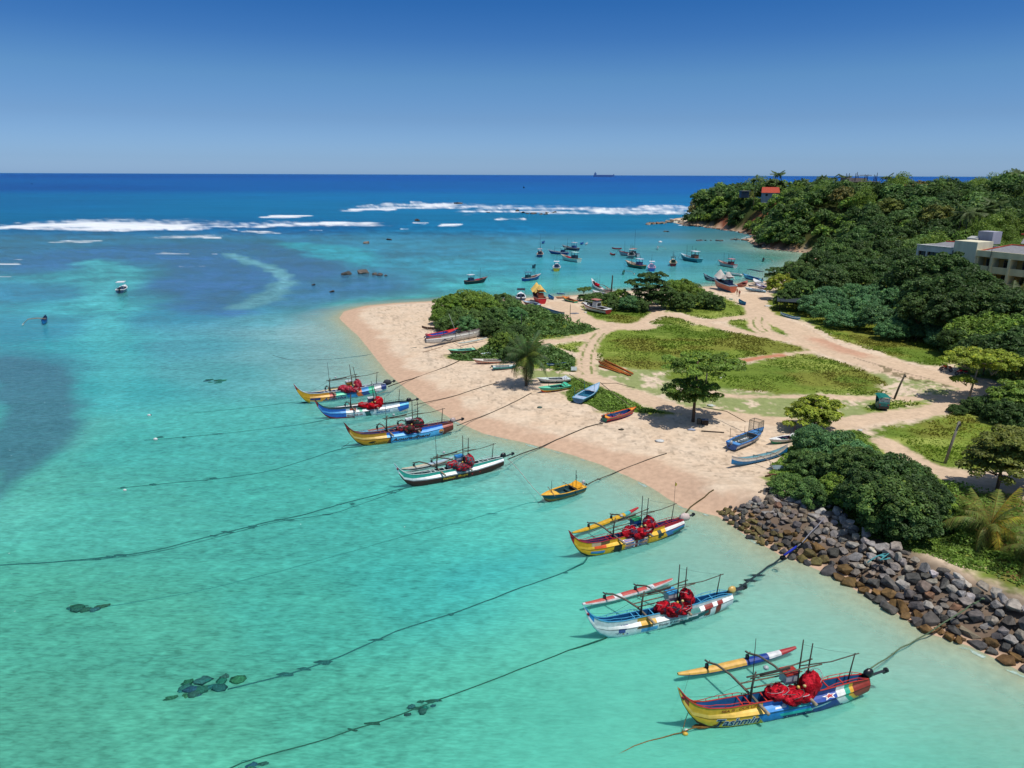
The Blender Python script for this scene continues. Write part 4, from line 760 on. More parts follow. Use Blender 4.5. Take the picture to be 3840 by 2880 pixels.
def tall_grass(name, polys, n, h, label, seed, colr):
    X, Y, z, nn, s_, g = cover(name, polys, n, 0, 0, None, label, None, seed); k = len(X)
    a = g.uniform(0, 6.28, k); hh = h*(.4+.9*g.random(k))*(.4+ss(.3, .65, nn)); w_ = .05+.0011*Y; dx = np.cos(a)*w_; dy = np.sin(a)*w_; lx = g.normal(size=k)*.9*hh+.3*hh; ly = g.normal(size=k)*.9*hh
    V = np.stack([np.stack([X-dx, Y-dy, z-.02], 1), np.stack([X+dx, Y+dy, z-.02], 1), np.stack([X+lx+dx*.15, Y+ly+dy*.15, z+hh], 1), np.stack([X+lx-dx*.3, Y+ly-dy*.3, z+hh*.93], 1)], 1).reshape(-1, 3)
    t = fbm(X*.1, Y*.18, 81, 4)[:, None]; c0, c1, c2 = [np.array(A(*q)) for q in colr]; C = c0*(1-ss(.42, .62, t))+c1*ss(.42, .62, t); o_ = ss(.5, .68, fbm(X*.09, Y*.13, 91, 4))[:, None]*.75; C = C*(1-o_)+c2*o_; C = C*(.95+.7*g.random(k))[:, None]
    o = bpy.data.objects.new(name, np_mesh(name, V, np.arange(4*k).reshape(k, 4), M_GRASS, C, smooth=False, dom='CORNER')); COL.objects.link(o); tag(o, label, 'grass', kind='stuff')
#
tall_grass('meadow_grass', ['g1', 'g2', 'g3', 'g5', 'g6', 'g7', 'g8', 'g9', 'g13'], 17000, .15, 'knee-high green and straw-coloured grass on the meadow islands between the tracks', 601, [(112, 140, 46), (152, 168, 74), (124, 114, 50)])
tall_grass('side_meadow_grass', ['g4', 'g12'], 13000, .17, 'tall yellowish green grass of the meadows beside the road and the lane', 602, [(120, 146, 48), (164, 172, 74), (136, 128, 56)])
# ------------------------------------------------------------------ boulders
def rock_mesh(seed, n=15, fl=.72):
    rng = random.Random(seed); bm = bmesh.new()
    for i in range(n):
        v = Vector((rng.gauss(0, 1), rng.gauss(0, 1), rng.gauss(0, 1))).normalized()*rng.uniform(.85, 1.05); bm.verts.new((v.x*1.0, v.y*.85, v.z*fl))
    r = bmesh.ops.convex_hull(bm, input=bm.verts[:]); 
    junk = [e for e in r['geom_interior'] if isinstance(e, bmesh.types.BMVert)]; bmesh.ops.delete(bm, geom=junk, context='VERTS')
    bmesh.ops.dissolve_limit(bm, angle_limit=.32, verts=bm.verts[:], edges=bm.edges[:])
    bmesh.ops.bevel(bm, geom=bm.edges[:], offset=.05, segments=1, affect='EDGES', clamp_overlap=True)
    me = bpy.data.meshes.new('boulder'); bm.to_mesh(me); bm.free(); me.materials.append(M_ROCK)
    a = me.attributes.new('col', 'FLOAT_COLOR', 'CORNER'); k = len(me.loops); a.data.foreach_set('color', np.ones(k*4)); return me
ROCKS = [rock_mesh(i, 13+i % 5) for i in range(16)]
RC = {'grey': (.25, .225, .20), 'dark': (.11, .10, .092), 'brown': (.18, .145, .11), 'rust': (.20, .105, .065), 'algae': (.135, .078, .026), 'moss': (.125, .100, .035), 'wet': (.07, .065, .06), 'pale': (.38, .35, .32)}
def rock(x, y, z, r, kind, label, group, fl=1.0, name='boulder'):
    o = bpy.data.objects.new(name, random.choice(ROCKS)); COL.objects.link(o); o.location = (x, y, z); o.scale = (r*random.uniform(.85, 1.2), r*random.uniform(.8, 1.1), r*fl*random.uniform(.8, 1.15))
    o.rotation_euler = (random.uniform(-.35, .35), random.uniform(-.35, .35), random.uniform(0, 6.28)); o.color = jit(RC[kind], .28); return tag(o, label, 'boulder', group)
TOEL = [P(x, y, 0) for x, y in [(2688, 1922), (2760, 1975), (2827, 2025), (2920, 2070), (3026, 2112), (3161, 2180), (3322, 2277), (3457, 2366), (3672, 2433), (3840, 2514)]]+[Vector((36.5, 34.5, 0))]
TOPL = [P(x, y, 1.5) for x, y in [(2806, 1822), (2870, 1822), (2973, 1835), (3060, 1870), (3134, 1935)]]+[P(x, y, 2.2) for x, y in [(3260, 2010), (3403, 2068), (3564, 2152), (3726, 2212), (3850, 2275), (3990, 2330)]]
RLAB = {'grey': 'grey angular boulder on the upper slope of the revetment', 'dark': 'dark slate boulder on the slope of the revetment', 'brown': 'brownish boulder on the slope of the revetment', 'rust': 'rust-red boulder on the slope of the revetment', 'algae': 'orange-brown weed-covered boulder at the waterline of the revetment',
        'moss': 'mossy olive boulder at the sandy end of the revetment', 'wet': 'black wet boulder at the waterline of the revetment', 'pale': 'pale grey boulder on the crest of the revetment'}
def revetment():
    n = 0; cum = [0]
    for i in range(1, len(TOEL)): cum.append(cum[-1]+(TOEL[i]-TOEL[i-1]).length)
    def lerp(L, s):
        for i in range(1, len(L)):
            if s <= cum[i] or i == len(L)-1:
                t = (s-cum[i-1])/(cum[i]-cum[i-1]); return L[i-1].lerp(L[i], t)
    placed = []; rng = random.Random(2); tries = 0
    cand = []
    for _ in range(9000): cand.append((rng.uniform(0, cum[-1]), rng.uniform(-.02, 1.03)))
    for s, v in cand:
        a = lerp(TOEL, s); b = lerp(TOPL, s); p = a.lerp(b, v); r = rng.uniform(.38, .70)
        if s < 9 and v < .5: r = rng.uniform(.22, .5)
        if s < 9 and .15 < v < .6 and rng.random() < .55: continue
        if any((p.x-q[0])**2+(p.y-q[1])**2 < ((r+q[2])*.62)**2 for q in placed): continue
        placed.append((p.x, p.y, r, s, v))
        if len(placed) >= 330: break
    placed.sort(key=lambda q: q[1])
    small = []
    for x, y, r, s, v in placed[:296]:
        q = rng.random(); L = max(0, v)
        if v < .2: kd = ('moss' if s < 12 and q < .6 else 'algae') if q < .62 else 'wet'
        elif v < .36: kd = 'algae' if q < .18 else 'wet' if q < .55 else 'brown' if q < .68 else 'dark'
        elif v < .75: kd = 'grey' if q < .55 else 'dark' if q < .80 else 'brown' if q < .95 else 'rust'
        else: kd = 'grey' if q < .6 else 'pale' if q < .8 else 'dark'
        z = max(H1(x, y), -.15+2.1*v)+.04*r if v > .05 else 0.02
        rock(x, y, z+.10, r*1.12, kd, RLAB[kd], 'boulders of the revetment')
    b = MB((.2, .17, .14))
    for _ in range(520):
        s = rng.uniform(3, cum[-1]); v = rng.uniform(0, 1); a = lerp(TOEL, s); c = lerp(TOPL, s); p = a.lerp(c, v); r = rng.uniform(.10, .24); k = rng.uniform(.5, 1.2)
        z = max(H1(p.x, p.y), -.1+1.9*v)
        b.blob((p.x, p.y, z), (r, r*.8, r*.7), (.17*k, .13*k, .09*k) if v > .3 else (.14*k, .08*k, .03*k), 3, 5, .3, 2, rng.randint(0, 99))
    b.build('rubble', M_ROCK, label='small broken stones filling the gaps between the revetment boulders', cat='rubble', kind='stuff').color = (1, 1, 1, 1)
revetment()
for i, (px, py, r, k, lab) in enumerate([(1298, 1030, 2.3, 'wet', 'dark rounded sea rock at the left of the group off the sandy point'), (1362, 1024, 2.8, 'dark', 'largest pale-topped sea rock off the sandy point'), (1405, 1030, 1.3, 'wet', 'middle-sized sea rock just right of the largest one'), (1424, 1033, 1.4, 'wet', 'low sea rock near the right of the group'), (1447, 1035, .9, 'wet', 'smallest sea rock at the right end of the group'),
     (1175, 1069, .8, 'wet', 'single small rock awash over the reef'), (1246, 1095, .9, 'wet', 'single low rock awash nearer the beach'), (1374, 913, 2.2, 'brown', 'flat brown rock in the lagoon, the left of two'), (1460, 900, 1.6, 'rust', 'reddish rock in the lagoon, the right of two'), (1718, 765, 6, 'wet', 'black rock in the surf at the far breakers'), (1565, 829, 3.2, 'wet', 'black rock in the middle line of surf')]):
    p = P(px, py, 0); rock(p.x, p.y, .05, r, k, lab, None, .75, 'sea_rock')['category'] = 'rock'
for px, py, n, sp, r, kd, g, lab in [(1880, 794, 3, 60, 2.6, 'wet', 'rocks in the surf', 'black rock awash in the middle of the surf line'), (2020, 802, 9, 60, 2.8, 'wet', 'rocks in the surf', 'black rock awash in the middle of the surf line')]:
    for i in range(n): p = P(px+random.uniform(-sp, sp), py+random.uniform(-5, 5), 0); rock(p.x, p.y, 0, r*random.uniform(.6, 1.3), kd, lab, g, .7, 'surf_rock')['category'] = 'rock'
def rock_line(pts, n, wid, r0, r1, kinds, lab, grp):
    for i in range(n):
        t = random.random()*(len(pts)-1); k = int(t); a, b = pts[k], pts[min(k+1, len(pts)-1)]; t -= k
        p = P(a[0]+(b[0]-a[0])*t+random.uniform(-wid, wid), a[1]+(b[1]-a[1])*t+random.uniform(-wid, wid)*.14, 0)
        kd = random.choice(kinds); rock(p.x, p.y, max(0, min(1.2, H1(p.x, p.y)))+.1, random.uniform(r0, r1), kd, lab, grp, .75, 'shore_rock')['category'] = 'rock'
rock_line([(2425, 842), (2480, 838), (2520, 830), (2560, 838)], 40, 12, .9, 2.6, ['rust', 'brown', 'brown', 'pale'], 'tan boulder on the rocky point at the tip of the headland', 'boulders on the headland point')
rock_line([(2560, 846), (2640, 852), (2710, 862), (2780, 874), (2830, 882)], 46, 8, .7, 2.0, ['brown', 'rust', 'dark'], 'brown rock along the foot of the headland cliffs', 'rocks at the foot of the headland')
rock_line([(2745, 900), (2790, 900), (2840, 915), (2870, 932)], 44, 10, .5, 1.5, ['brown', 'dark', 'wet', 'rust'], 'dark shore rock below the wooded slope of the bay', 'rocks on the bay shore')
rock_line([(2870, 934), (2960, 942), (3060, 952)], 26, 8, .3, .8, ['brown', 'dark'], 'small brown stone on the narrow shore under the wood', 'stones on the narrow shore')
rock_line([(2610, 903), (2640, 903), (2665, 903), (2712, 904)], 12, 8, .7, 1.4, ['wet', 'dark'], 'black rock of the low reef breaking the bay surface', 'reef rocks in the bay')
p = P(2500, 869, 0); rock(p.x, p.y, .1, 2.0, 'brown', 'brown rock washed by foam off the headland point', None, .6, 'sea_rock')['category'] = 'rock'
# ------------------------------------------------------------------ lettering
def interp(x, tab):
    for i in range(1, len(tab)):
        if x <= tab[i][0]:
            a, b = tab[i-1], tab[i]; t = (x-a[0])/(b[0]-a[0]); t = max(0, min(1, t)); return a[1]+(b[1]-a[1])*t
    return tab[-1][1]
def text2d(s, size=1.0, shear=0.0, off=0.0, space=1.0):
    cu = bpy.data.curves.new('t', 'FONT'); cu.body = s; cu.size = size; cu.shear = shear; cu.offset = off; cu.space_character = space; cu.resolution_u = 3; cu.fill_mode = 'FRONT'
    o = bpy.data.objects.new('t', cu); COL.objects.link(o); dg = bpy.context.evaluated_depsgraph_get(); me = bpy.data.meshes.new_from_object(o.evaluated_get(dg))
    vs = [(v.co.x, v.co.y) for v in me.vertices]; fs = [tuple(p.vertices) for p in me.polygons]
    bpy.data.objects.remove(o); bpy.data.curves.remove(cu); bpy.data.meshes.remove(me); return vs, fs
def fit(vs, x0, x1, y0, y1, slope=0.0):
    ax, bx = min(v[0] for v in vs), max(v[0] for v in vs); ay, by = min(v[1] for v in vs), max(v[1] for v in vs)
    return [(x0+(x1-x0)*(v[0]-ax)/(bx-ax), y0+(y1-y0)*(v[1]-ay)/(by-ay)+slope*(v[0]-ax)/(bx-ax)) for v in vs]
def fit_pair(s, x0, x1, y0, y1, shear, off):
    """plain letters and a fattened copy in one common frame"""
    a, fa = text2d(s, 1, shear, .016); b, fb = text2d(s, 1, shear, off)
    ax, bx = min(v[0] for v in a), max(v[0] for v in a); ay, by = min(v[1] for v in a), max(v[1] for v in a); sx_ = (x1-x0)/(bx-ax); sy_ = (y1-y0)/(by-ay)
    m = lambda L: [(x0+(v[0]-ax)*sx_, y0+(v[1]-ay)*sy_) for v in L]
    return (m(a), fa), (m(b), fb)
def star2d(cx, cy, r, ri=.4, n=5, sx=1.0, rot=0):
    return [(cx+(r if k % 2 == 0 else r*ri)*math.sin(math.pi*k/n+rot)*sx, cy+(r if k % 2 == 0 else r*ri)*math.cos(math.pi*k/n+rot)) for k in range(2*n)]
def poly_fan(pts):
    c = (sum(p[0] for p in pts)/len(pts), sum(p[1] for p in pts)/len(pts)); n = len(pts); return [c]+list(pts), [(0, 1+i, 1+(i+1) % n) for i in range(n)]
# ------------------------------------------------------------------ outrigger fishing boats
ZG = [(0, 2.95), (.3, 2.5), (.7, 2.0), (1.2, 1.62), (1.9, 1.38), (3, 1.27), (6, 1.22), (9, 1.27), (11, 1.36), (12.2, 1.3)]
ZK = [(0, 2.88), (.35, 1.85), (.8, 1.05), (1.3, .4), (1.9, -.02), (2.7, -.28), (9, -.28), (10.8, -.05), (12.2, .33)]
WC = [(0, .02), (.5, .05), (1.0, .12), (1.9, .3), (3.2, .52), (5, .66), (8.8, .66), (11, .48), (12.2, .34)]
WG = [(0, .02), (.5, .05), (1.0, .12), (1.8, .27), (3, .38), (5, .38), (9, .36), (11, .28), (11.8, .24), (12.2, .2)]
ZC = [(0, 2.9), (.5, 1.7), (1.0, 1.0), (1.9, .74), (3.5, .70), (9, .74), (11, .88), (12.2, .98)]
def hull_low(x, s):
    wc, zk, zc = interp(x, WC), interp(x, ZK), interp(x, ZC); return wc*math.sin(s*math.pi/2)**.38, zk+(zc-zk)*s**1.35
def hull_at(x, z):
    """half width of the lower side at height z"""
    lo, hi = 0, 1
    for _ in range(18):
        m = (lo+hi)/2
        if hull_low(x, m)[1] < z: lo = m
        else: hi = m
    return hull_low(x, lo)[0]
NS = 11
def outrigger_hull(livery, gun, inside, stern_cap=(150, 60, 45)):
    b = MB(); xs = [12.2*i/150 for i in range(151)]
    for side in (-1, 1):
        secs = []
        for x in xs:
            q = [(x, side*hull_low(x, k/NS)[0], hull_low(x, k/NS)[1]) for k in range(NS+1)]
            wc, wg, zc, zg = interp(x, WC), interp(x, WG), interp(x, ZC), interp(x, ZG)
            zl = min(zg-.02, zc+.21); wg = min(wg, wc); q += [(x, side*(wg+.5*(wc-wg)), zc+.6*(zl-zc)), (x, side*wg, zl), (x, side*wg, (zl+zg)/2), (x, side*wg, zg)]
            secs.append(q if side < 0 else q[::-1])
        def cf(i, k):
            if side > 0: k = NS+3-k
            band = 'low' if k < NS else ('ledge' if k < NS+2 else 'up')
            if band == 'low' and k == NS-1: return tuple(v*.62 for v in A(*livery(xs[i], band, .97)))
            return A(*livery((xs[i]+xs[i+1])/2, band, (k+.5)/NS if k < NS else (k-NS)/4), k=.95 if band == 'low' else 1.12)  # lower side's paint lightened to make up for the shade it lies in
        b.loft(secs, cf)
    # transom and the trough inside
    x = 12.2; L = [(x, -hull_low(x, k/NS)[0], hull_low(x, k/NS)[1]) for k in range(NS+1)]+[(x, -interp(x, WG), interp(x, ZG)), (x, interp(x, WG), interp(x, ZG))]+[(x, hull_low(x, k/NS)[0], hull_low(x, k/NS)[1]) for k in range(NS, -1, -1)]
    b.add(L, [tuple(range(len(L)))], A(*stern_cap))
    secs = []
    for x in [1.3+.3*i for i in range(36)]:
        wg = min(interp(x, WG), interp(x, WC))-.035; zg = interp(x, ZG)-.01; zf = max(.35, interp(x, ZK)+.3); zf = min(zf, zg-.08) if x > 2 else max(zf, zg-.25)
        secs.append([(x, -wg, zg), (x, -wg*.9, zf), (x, wg*.9, zf), (x, wg, zg)])
    b.loft(secs, A(*inside)); b.add(secs[-1], [(3, 2, 1, 0)], A(*inside))
    g = A(*gun)
    for s in (-1, 1): b.tube([(x, s*min(interp(x, WG), interp(x, WC))*.99, interp(x, ZG)+.01) for x in [.1+.25*i for i in range(49)]], .035, g, n=5)
    for x in (3.9, 4.35, 5.4, 9.4, 10.4): b.box((x, 0, interp(x, ZG)-.02), (.07, 2*interp(x, WG)-.02, .05), g)
    b.tube([(12.2, -.2, 1.17), (12.2, .2, 1.17)], .03, g, 5)
    return b
def decal(b, vs, fs, col, band='low', lift=.012):
    out = []
    for x, z in vs:
        if band == 'low': out.append((x, -(hull_at(x, z)+lift), z))
        elif band == 'up': out.append((x, -(interp(x, WG)+lift), z))
        else:   # the sloping ledge: z is 0 at the chine, 1 at the board
            wc, wg, zc = interp(x, WC), interp(x, WG), interp(x, ZC); q = max(0, min(1, z)); y = wc+(wg-wc)*q; zz = zc+.21*(q*1.2 if q < .5 else .6+(q-.5)*.8); out.append((x, -(y+.004), zz+lift))
    b.add(out, fs, A(*col, k=1.12))
def stroke(pts, wd):
    """a flat brush stroke as a quad strip"""
    vs = []; n = len(pts)
    for i, p in enumerate(pts):
        a = pts[max(0, i-1)]; c = pts[min(n-1, i+1)]; dx, dy = c[0]-a[0], c[1]-a[1]; L = math.hypot(dx, dy)+1e-9; w_ = wd*(1-.8*abs(2*i/(n-1)-1)**3); vs += [(p[0]-dy/L*w_, p[1]+dx/L*w_), (p[0]+dy/L*w_, p[1]-dx/L*w_)]
    return vs, [(2*i, 2*i+2, 2*i+3, 2*i+1) for i in range(n-1)]
def spindle(b, A0, B0, r, cf, n=10, m=36, up=.12, flat=.8):
    A0, B0 = Vector(A0), Vector(B0); d = B0-A0; ax = d.normalized(); sd_ = ax.cross(Vector((0, 0, 1))).normalized(); secs = []
    for i in range(m+1):
        t = i/m; rr = r*max(.04, math.sin(math.pi*min(1, max(0, .03+.94*t)))**.45); c = A0.lerp(B0, t)+Vector((0, 0, up*(abs(2*t-1)**3)*2))
        secs.append([c+sd_*math.cos(2*math.pi*k/n)*rr+Vector((0, 0, math.sin(2*math.pi*k/n)*rr*flat)) for k in range(n)])
    b.loft(secs, lambda i, k: A(*cf((i+.5)/m, math.sin(2*math.pi*(k+.5)/n))), closed=True, caps=True)
def outboard(parent, x, y, z, cowl=(28, 30, 34), tilt=1.0, s=1.0, rz=0.0, cover=None):
    o = thing('outboard_motor', (x, y, z), rz, s=s); COL.objects.unlink(o); link(o, parent)
    del_keys = None
    b = MB(A(*cowl)); b.blob((.1, 0, .12), (.27, .17, .24), A(*cowl), 6, 8, .04); b.box((-.02, 0, -.12), (.2, .2, .2), A(*cowl)); b.build('cowling', M_METAL, o, True)
    b = MB(A(60, 62, 66)); e = (.95*tilt, 0, -.75*(1-tilt)+.1*tilt); b.tube([(.1, 0, -.05), (e[0]*.6, 0, e[2]*.6-.02), e], .06, n=6); b.box((e[0], 0, e[2]), (.12, .05, .3), A(40, 42, 46)); b.blob((e[0]+.1*tilt, 0, e[2]-.1*(1-tilt)), (.12, .12, .12), A(30, 32, 36), 4, 6)
    b.build('drive_leg', M_METAL, o)
    if cover:
        b = MB(A(*cover)); b.blob((.22, 0, .05), (.5, .24, .3), A(*cover), 7, 9, .25, 2.5, 3); b.build('cover', M_CLOTH, o, True)
    return o
BOATS = []
def outrigger(stem, stern, label, livery, gun, inside, floatpx, fcf, decals, masts=(7.55, 8.15), yard=True, tall_pole=4.7, nets=True, motor=((28, 30, 34), None), zoff=0.0, pole_col=(74, 70, 62), boomx=(4.75, 7.75), boomf=(.24, .58), lean=.04, flag=None, cap=(150, 60, 45), group='moored outrigger fishing boats', flip=1):
    a = P(*stem, 0); c = P(*stern, 0.25); d = c-a; Lw = math.hypot(d.x, d.y); s = Lw/10.3; rz = math.atan2(d.y, d.x); org = Vector((a.x, a.y, zoff))-Vector((math.cos(rz), math.sin(rz), 0))*1.9*s
    root = thing('outrigger_boat', org, rz, label, 'outrigger boat', group, s); M = Matrix.Translation(org) @ Matrix.Rotation(rz, 4, 'Z') @ Matrix.Scale(s, 4); Mi = M.inverted(); BOATS.append((root, M, s))
    def L(px, py, z): return Mi @ P(px, py, z)
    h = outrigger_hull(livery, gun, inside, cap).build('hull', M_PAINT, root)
    b = MB()
    for q in decals: decal(b, *q)
    if b.v: b.build('painted_lettering', M_DECAL, h)
    g = A(*gun)
    for sgn in (-1, 1):
        for x0, x1, up in ((1.1, 4.5, .22), (9.0, 12.1, .2)):
            b = MB(g)
            k = 12; pts = []
            for i in range(k+1):
                x = x0+(x1-x0)*i/k; e = min(1, 4*min(i, k-i)/k) if x0 > 5 else min(1, 3.0*(i/k)+.0 if i < k/2 else 4*(k-i)/k+.3); pts.append((x, sgn*min(interp(x, WG), interp(x, WC)), interp(x, ZG)+up*min(1, e)+.02))
            b.tube(pts, .022, n=5)
            for i in (3, 6, 9, 11): b.tube([pts[i], (pts[i][0], pts[i][1], interp(pts[i][0], ZG))], .018, n=4)
            b.build('handrail', M_PAINT, root)
    # outrigger float and its two booms
    f0 = L(*floatpx[0], .35); f1 = L(*floatpx[1], .35); b = MB(); spindle(b, f0, f1, .29, fcf); b.build('outrigger_float', M_PAINT, root)
    for bx, ft in zip(boomx, boomf):
        e = Vector(f0).lerp(Vector(f1), ft); b = MB(A(118, 112, 100)); zg = 1.2; y0 = -.95*flip
        pts = [(bx+.25, y0, 1.02), (bx+.05, 0, zg+.02), (bx-.1, .2*e.y, zg+.12), (bx*.55+e.x*.45, .5*e.y, zg+.22), (bx*.22+e.x*.78, .8*e.y, zg+.10), (e.x, e.y, .95), (e.x-.04, e.y+.25*flip, .92)]
        b.tube(pts, .085, n=7, r2=.06); b.tube([(bx+.33, y0*1.12, .98), (bx+.14, y0*.45, 1.14)], .10, A(176, 160, 136), 8); b.tube([(e.x-.06, e.y, .82), (e.x-.04, e.y, .5)], .12, A(44, 52, 60), 7); b.tube([(e.x+.16, e.y+.05, 1.0), (e.x-.14, e.y-.05, .74)], .03, A(44, 60, 66), 5)
        b.build('outrigger_boom', M_WOOD, root, True)
    b = MB(A(128, 112, 92)); y1 = .5*(f0.y+f1.y)*.28
    for yy in (y1, y1*.55): b.tube([(4.5, yy, 1.42), (8.6, yy, 1.48)], .045, n=5)
    b.build('side_pole', M_WOOD, root)
    pc = A(*pole_col)
    def pole(nm, pts, r, col=pc): MB(col).tube(pts, r, n=6, r2=r*.6).build(nm, M_WOOD, root, True)
    for i, mx in enumerate(masts): pole('mast', [(mx, .05, .6), (mx+.02, .1, 2.6), (mx+(lean if i == 0 else 2.2*lean), .12, 4.5-.35*i)], .06)
    pole('post', [(4.55, .02, .6), (4.6, .02, 2.2), (4.72, .02, 3.0)], .085, A(96, 92, 82)); pole('post', [(10.9, .05, .7), (11.0, .05, 2.0), (11.12, .05, 3.05)], .055)
    if tall_pole: pole('post', [(tall_pole, .1, 1.2), (tall_pole-.1, .1, 3.2), (tall_pole-.15, .12, 5.1)], .03, A(60, 60, 58))
    if yard:
        b = MB(A(110, 100, 84)); b.tube([(4.2, .05, 2.72), (6.2, .08, 2.8), (8.4, .18, 3.05)], .045, n=5); b.tube([(4.4, -.02, 2.66), (6.5, -.05, 2.66), (8.9, -.05, 2.78)], .04, n=5); b.tube([(7.6, .1, 2.8), (9.6, .08, 2.72), (11.4, .06, 2.98)], .035, A(96, 92, 82), 5)
        b.tube([(5.0, .03, 2.75), (5.8, .03, 2.77), (6.9, .06, 2.82)], .07, A(60, 58, 54), 6); b.build('yard', M_WOOD, root, True)
        b = MB(A(70, 96, 96)); b.tube([(masts[0]+.04, .1, 4.2), (9.4, .1, 3.5), (11.1, .05, 3.0)], .009, n=3); b.tube([(f0.x+.8, f0.y, .5), (.35, .02, 2.1)], .010, n=3); b.tube([(4.6, .02, 2.6), (2.4, .3, 1.6), (.4, .02, 2.2)], .009, n=3); b.build('rigging', M_ROPE, root)
        b = MB(A(200, 205, 205)); b.blob((5.5, .25, 2.95), (.16, .16, .13), A(190, 196, 198), 5, 8, .02); b.build('lamp', M_METAL, root, True)
    if flag: b = MB(A(*flag)); b.tube([(11.1, .05, 2.9), (11.08, .05, 5.2)], .014, A(60, 60, 58), 4); b.add([(11.08, .06, 5.15), (11.3, .06, 4.95), (11.22, .08, 4.7), (11.06, .06, 4.85)], [(0, 1, 2, 3)]); b.build('flag', M_CLOTH, root)
    if motor: outboard(root, 12.15, .05, 1.3, motor[0], 1.0, 1.3, 0, motor[1])
    mk = MB(A(160, 40, 60)); mk.tube([(.3, 0, 2.3), (.42, 0, 2.12)], .09, n=7); mk.build('prow_garland', M_CLOTH, root, True)
    return root, M, s
def boat_net(B, label, cols, seed=0, s2=1.0, group=None):
    root, M, s = B; o = thing('fishing_net', M @ Vector((0, 0, 0)), root.rotation_euler.z, label, 'fishing net', group, s); rg = random.Random(seed); dj = lambda a: rg.uniform(-a, a)
    for k, (c, r, sd_) in enumerate((((6.35, -.02, 1.42), (.62, .48, .42), 1), ((7.1, -.38, 1.22), (.62, .46, .44), 2), ((8.25, .02, 1.5), (.62, .55, .72), 3), ((7.8, -.45, 1.08), (.5, .3, .28), 4))):
        c = (c[0]+dj(.14), c[1]+dj(.08), c[2]+dj(.08)); r = tuple(v*(1+dj(.14)) for v in r)
        b = MB(); cc = cols
        def cf(i, j, k=k):
            q = float(vn(i*.45+seed, j*.35+k*2.0, seed+k)); c_ = cc[min(len(cc)-1, int(q*len(cc)*1.05))]; u_v = .75+.5*rg.random(); return tuple(v*u_v for v in A(*c_))
        b.blob(c, tuple(v*s2*1.08 for v in r), None, 18, 28, .20, 2.6, seed*7+sd_, colf=cf); b.v = [(x+rg.gauss(0, .012), y+rg.gauss(0, .012), z+rg.gauss(0, .018)) for x, y, z in b.v]; b.build('net_bundle', M_NET, o, True)
        b = MB(A(206, 190, 196) if k != 1 else A(60, 120, 120))
        for j in range(3):
            a0 = rg.uniform(0, 6.28); b.tube([(c[0]+r[0]*1.1*math.cos(a0+t*.5)*math.cos(.35*t-.4), c[1]+r[1]*1.1*math.sin(a0+t*.5)*math.cos(.35*t-.4), c[2]+r[2]*1.1*abs(math.sin(.5+.42*t))) for t in range(6)], .014, n=4)
        b.build('net_cord', M_ROPE, o)
    b = MB(A(230, 190, 90)); b.blob((7.35, -.28, 1.72), (.1, .1, .1), None, 5, 7, 0); b.blob((7.75, -.3, 1.75), (.12, .1, .1), A(225, 200, 130), 5, 7, 0); b.build('net_float', M_METAL, o, True)
    return o
def ice_box(B, label, body, lid, x=7.35, y=.62, z=1.75, group=None):
    root, M, s = B; o = thing('ice_box', M @ Vector((x, y, z)), root.rotation_euler.z+.05, label, 'ice box', group, s)
    MB(A(*body)).box((0, 0, 0), (.78, .6, .62), taper=1.06).build('box_body', M_PAINT, o); MB(A(*lid)).box((0, 0, .36), (.88, .7, .1)).build('lid', M_PAINT, o); return o
# liveries: (x along the hull, band, height 0..1 on the lower side) -> painted colour
Yl, Wt, Nv, Bl, Rd = (232, 176, 44), (226, 228, 224), (28, 48, 110), (40, 120, 200), (176, 56, 48)
def liv1(x, band, v):
    if x < .75 and band == 'up': return (150, 66, 40)
    u = x+(v-.5)*1.0 if band == 'low' else x+.35
    if band == 'low' and v < .50 and x < 4.2: return (70, 36, 30) if v < .44 else (150, 200, 196)
    if u < 5.15+(.3 if band != 'low' else 0): return Yl if band != 'ledge' else (242, 198, 96)
    if band == 'low' and v > .46 and u < 6.4: return (40, 126, 196)
    if band == 'low' and u < 8.4: return (26, 40, 96) if v < .62-.0*x else (44, 188, 178) if v < .80 else (40, 130, 200)
    if u < 7.0: return (70, 150, 220) if band == 'ledge' else (44, 100, 190)
    if u < 8.3: return (60, 190, 180) if band == 'ledge' else (60, 170, 180)
    if u < 10.2: return (34, 56, 130) if band != 'ledge' else (38, 76, 160)
    if u < 10.75: return Wt
    if u < 11.05: return (50, 170, 140)
    if u < 11.35: return (220, 166, 50)
    return (140, 50, 38)
def liv2(x, band, v):
    if x < .8 and band == 'up': return (40, 140, 210)
    if band == 'low' and v < .40 and x < 4: return (120, 180, 190)
    if band == 'low':
        c = 8.1+.9*v; 
        if 5.6 < x < 9.9 and abs(v-(.35+.5*((x-5.6)/4.3)**1.3)) < .11+.06*math.sin((x-5.6)*.73)-.05*(x < 6.5): return (20, 84, 90)
        if 9.5 < x < 10.1 and .5 < v+.3*(x-9.8): return (120, 40, 34)
        if 10.6 < x < 11.05: return (128, 40, 36)
        if 2.6 < x < 3.1 and .7 < v: return (70, 84, 150)
        if 4.0 < x < 5.2 and v > .86: return (120, 92, 60)
        if 4.3 < x < 5.6 and .55 < v < .84: return (90, 160, 210)
    if band == 'ledge':
        if 4.35 < x < 5.5: return (226, 176, 76)
        if 8.3 < x < 9.2: return (40, 120, 116)
        if 9.6 < x < 10.3 or 10.7 < x < 11.2: return (140, 44, 40)
        return (244, 244, 242)
    if band == 'up' and 4.1 < x < 5.0: return (196, 156, 60)
    return (214, 220, 222)
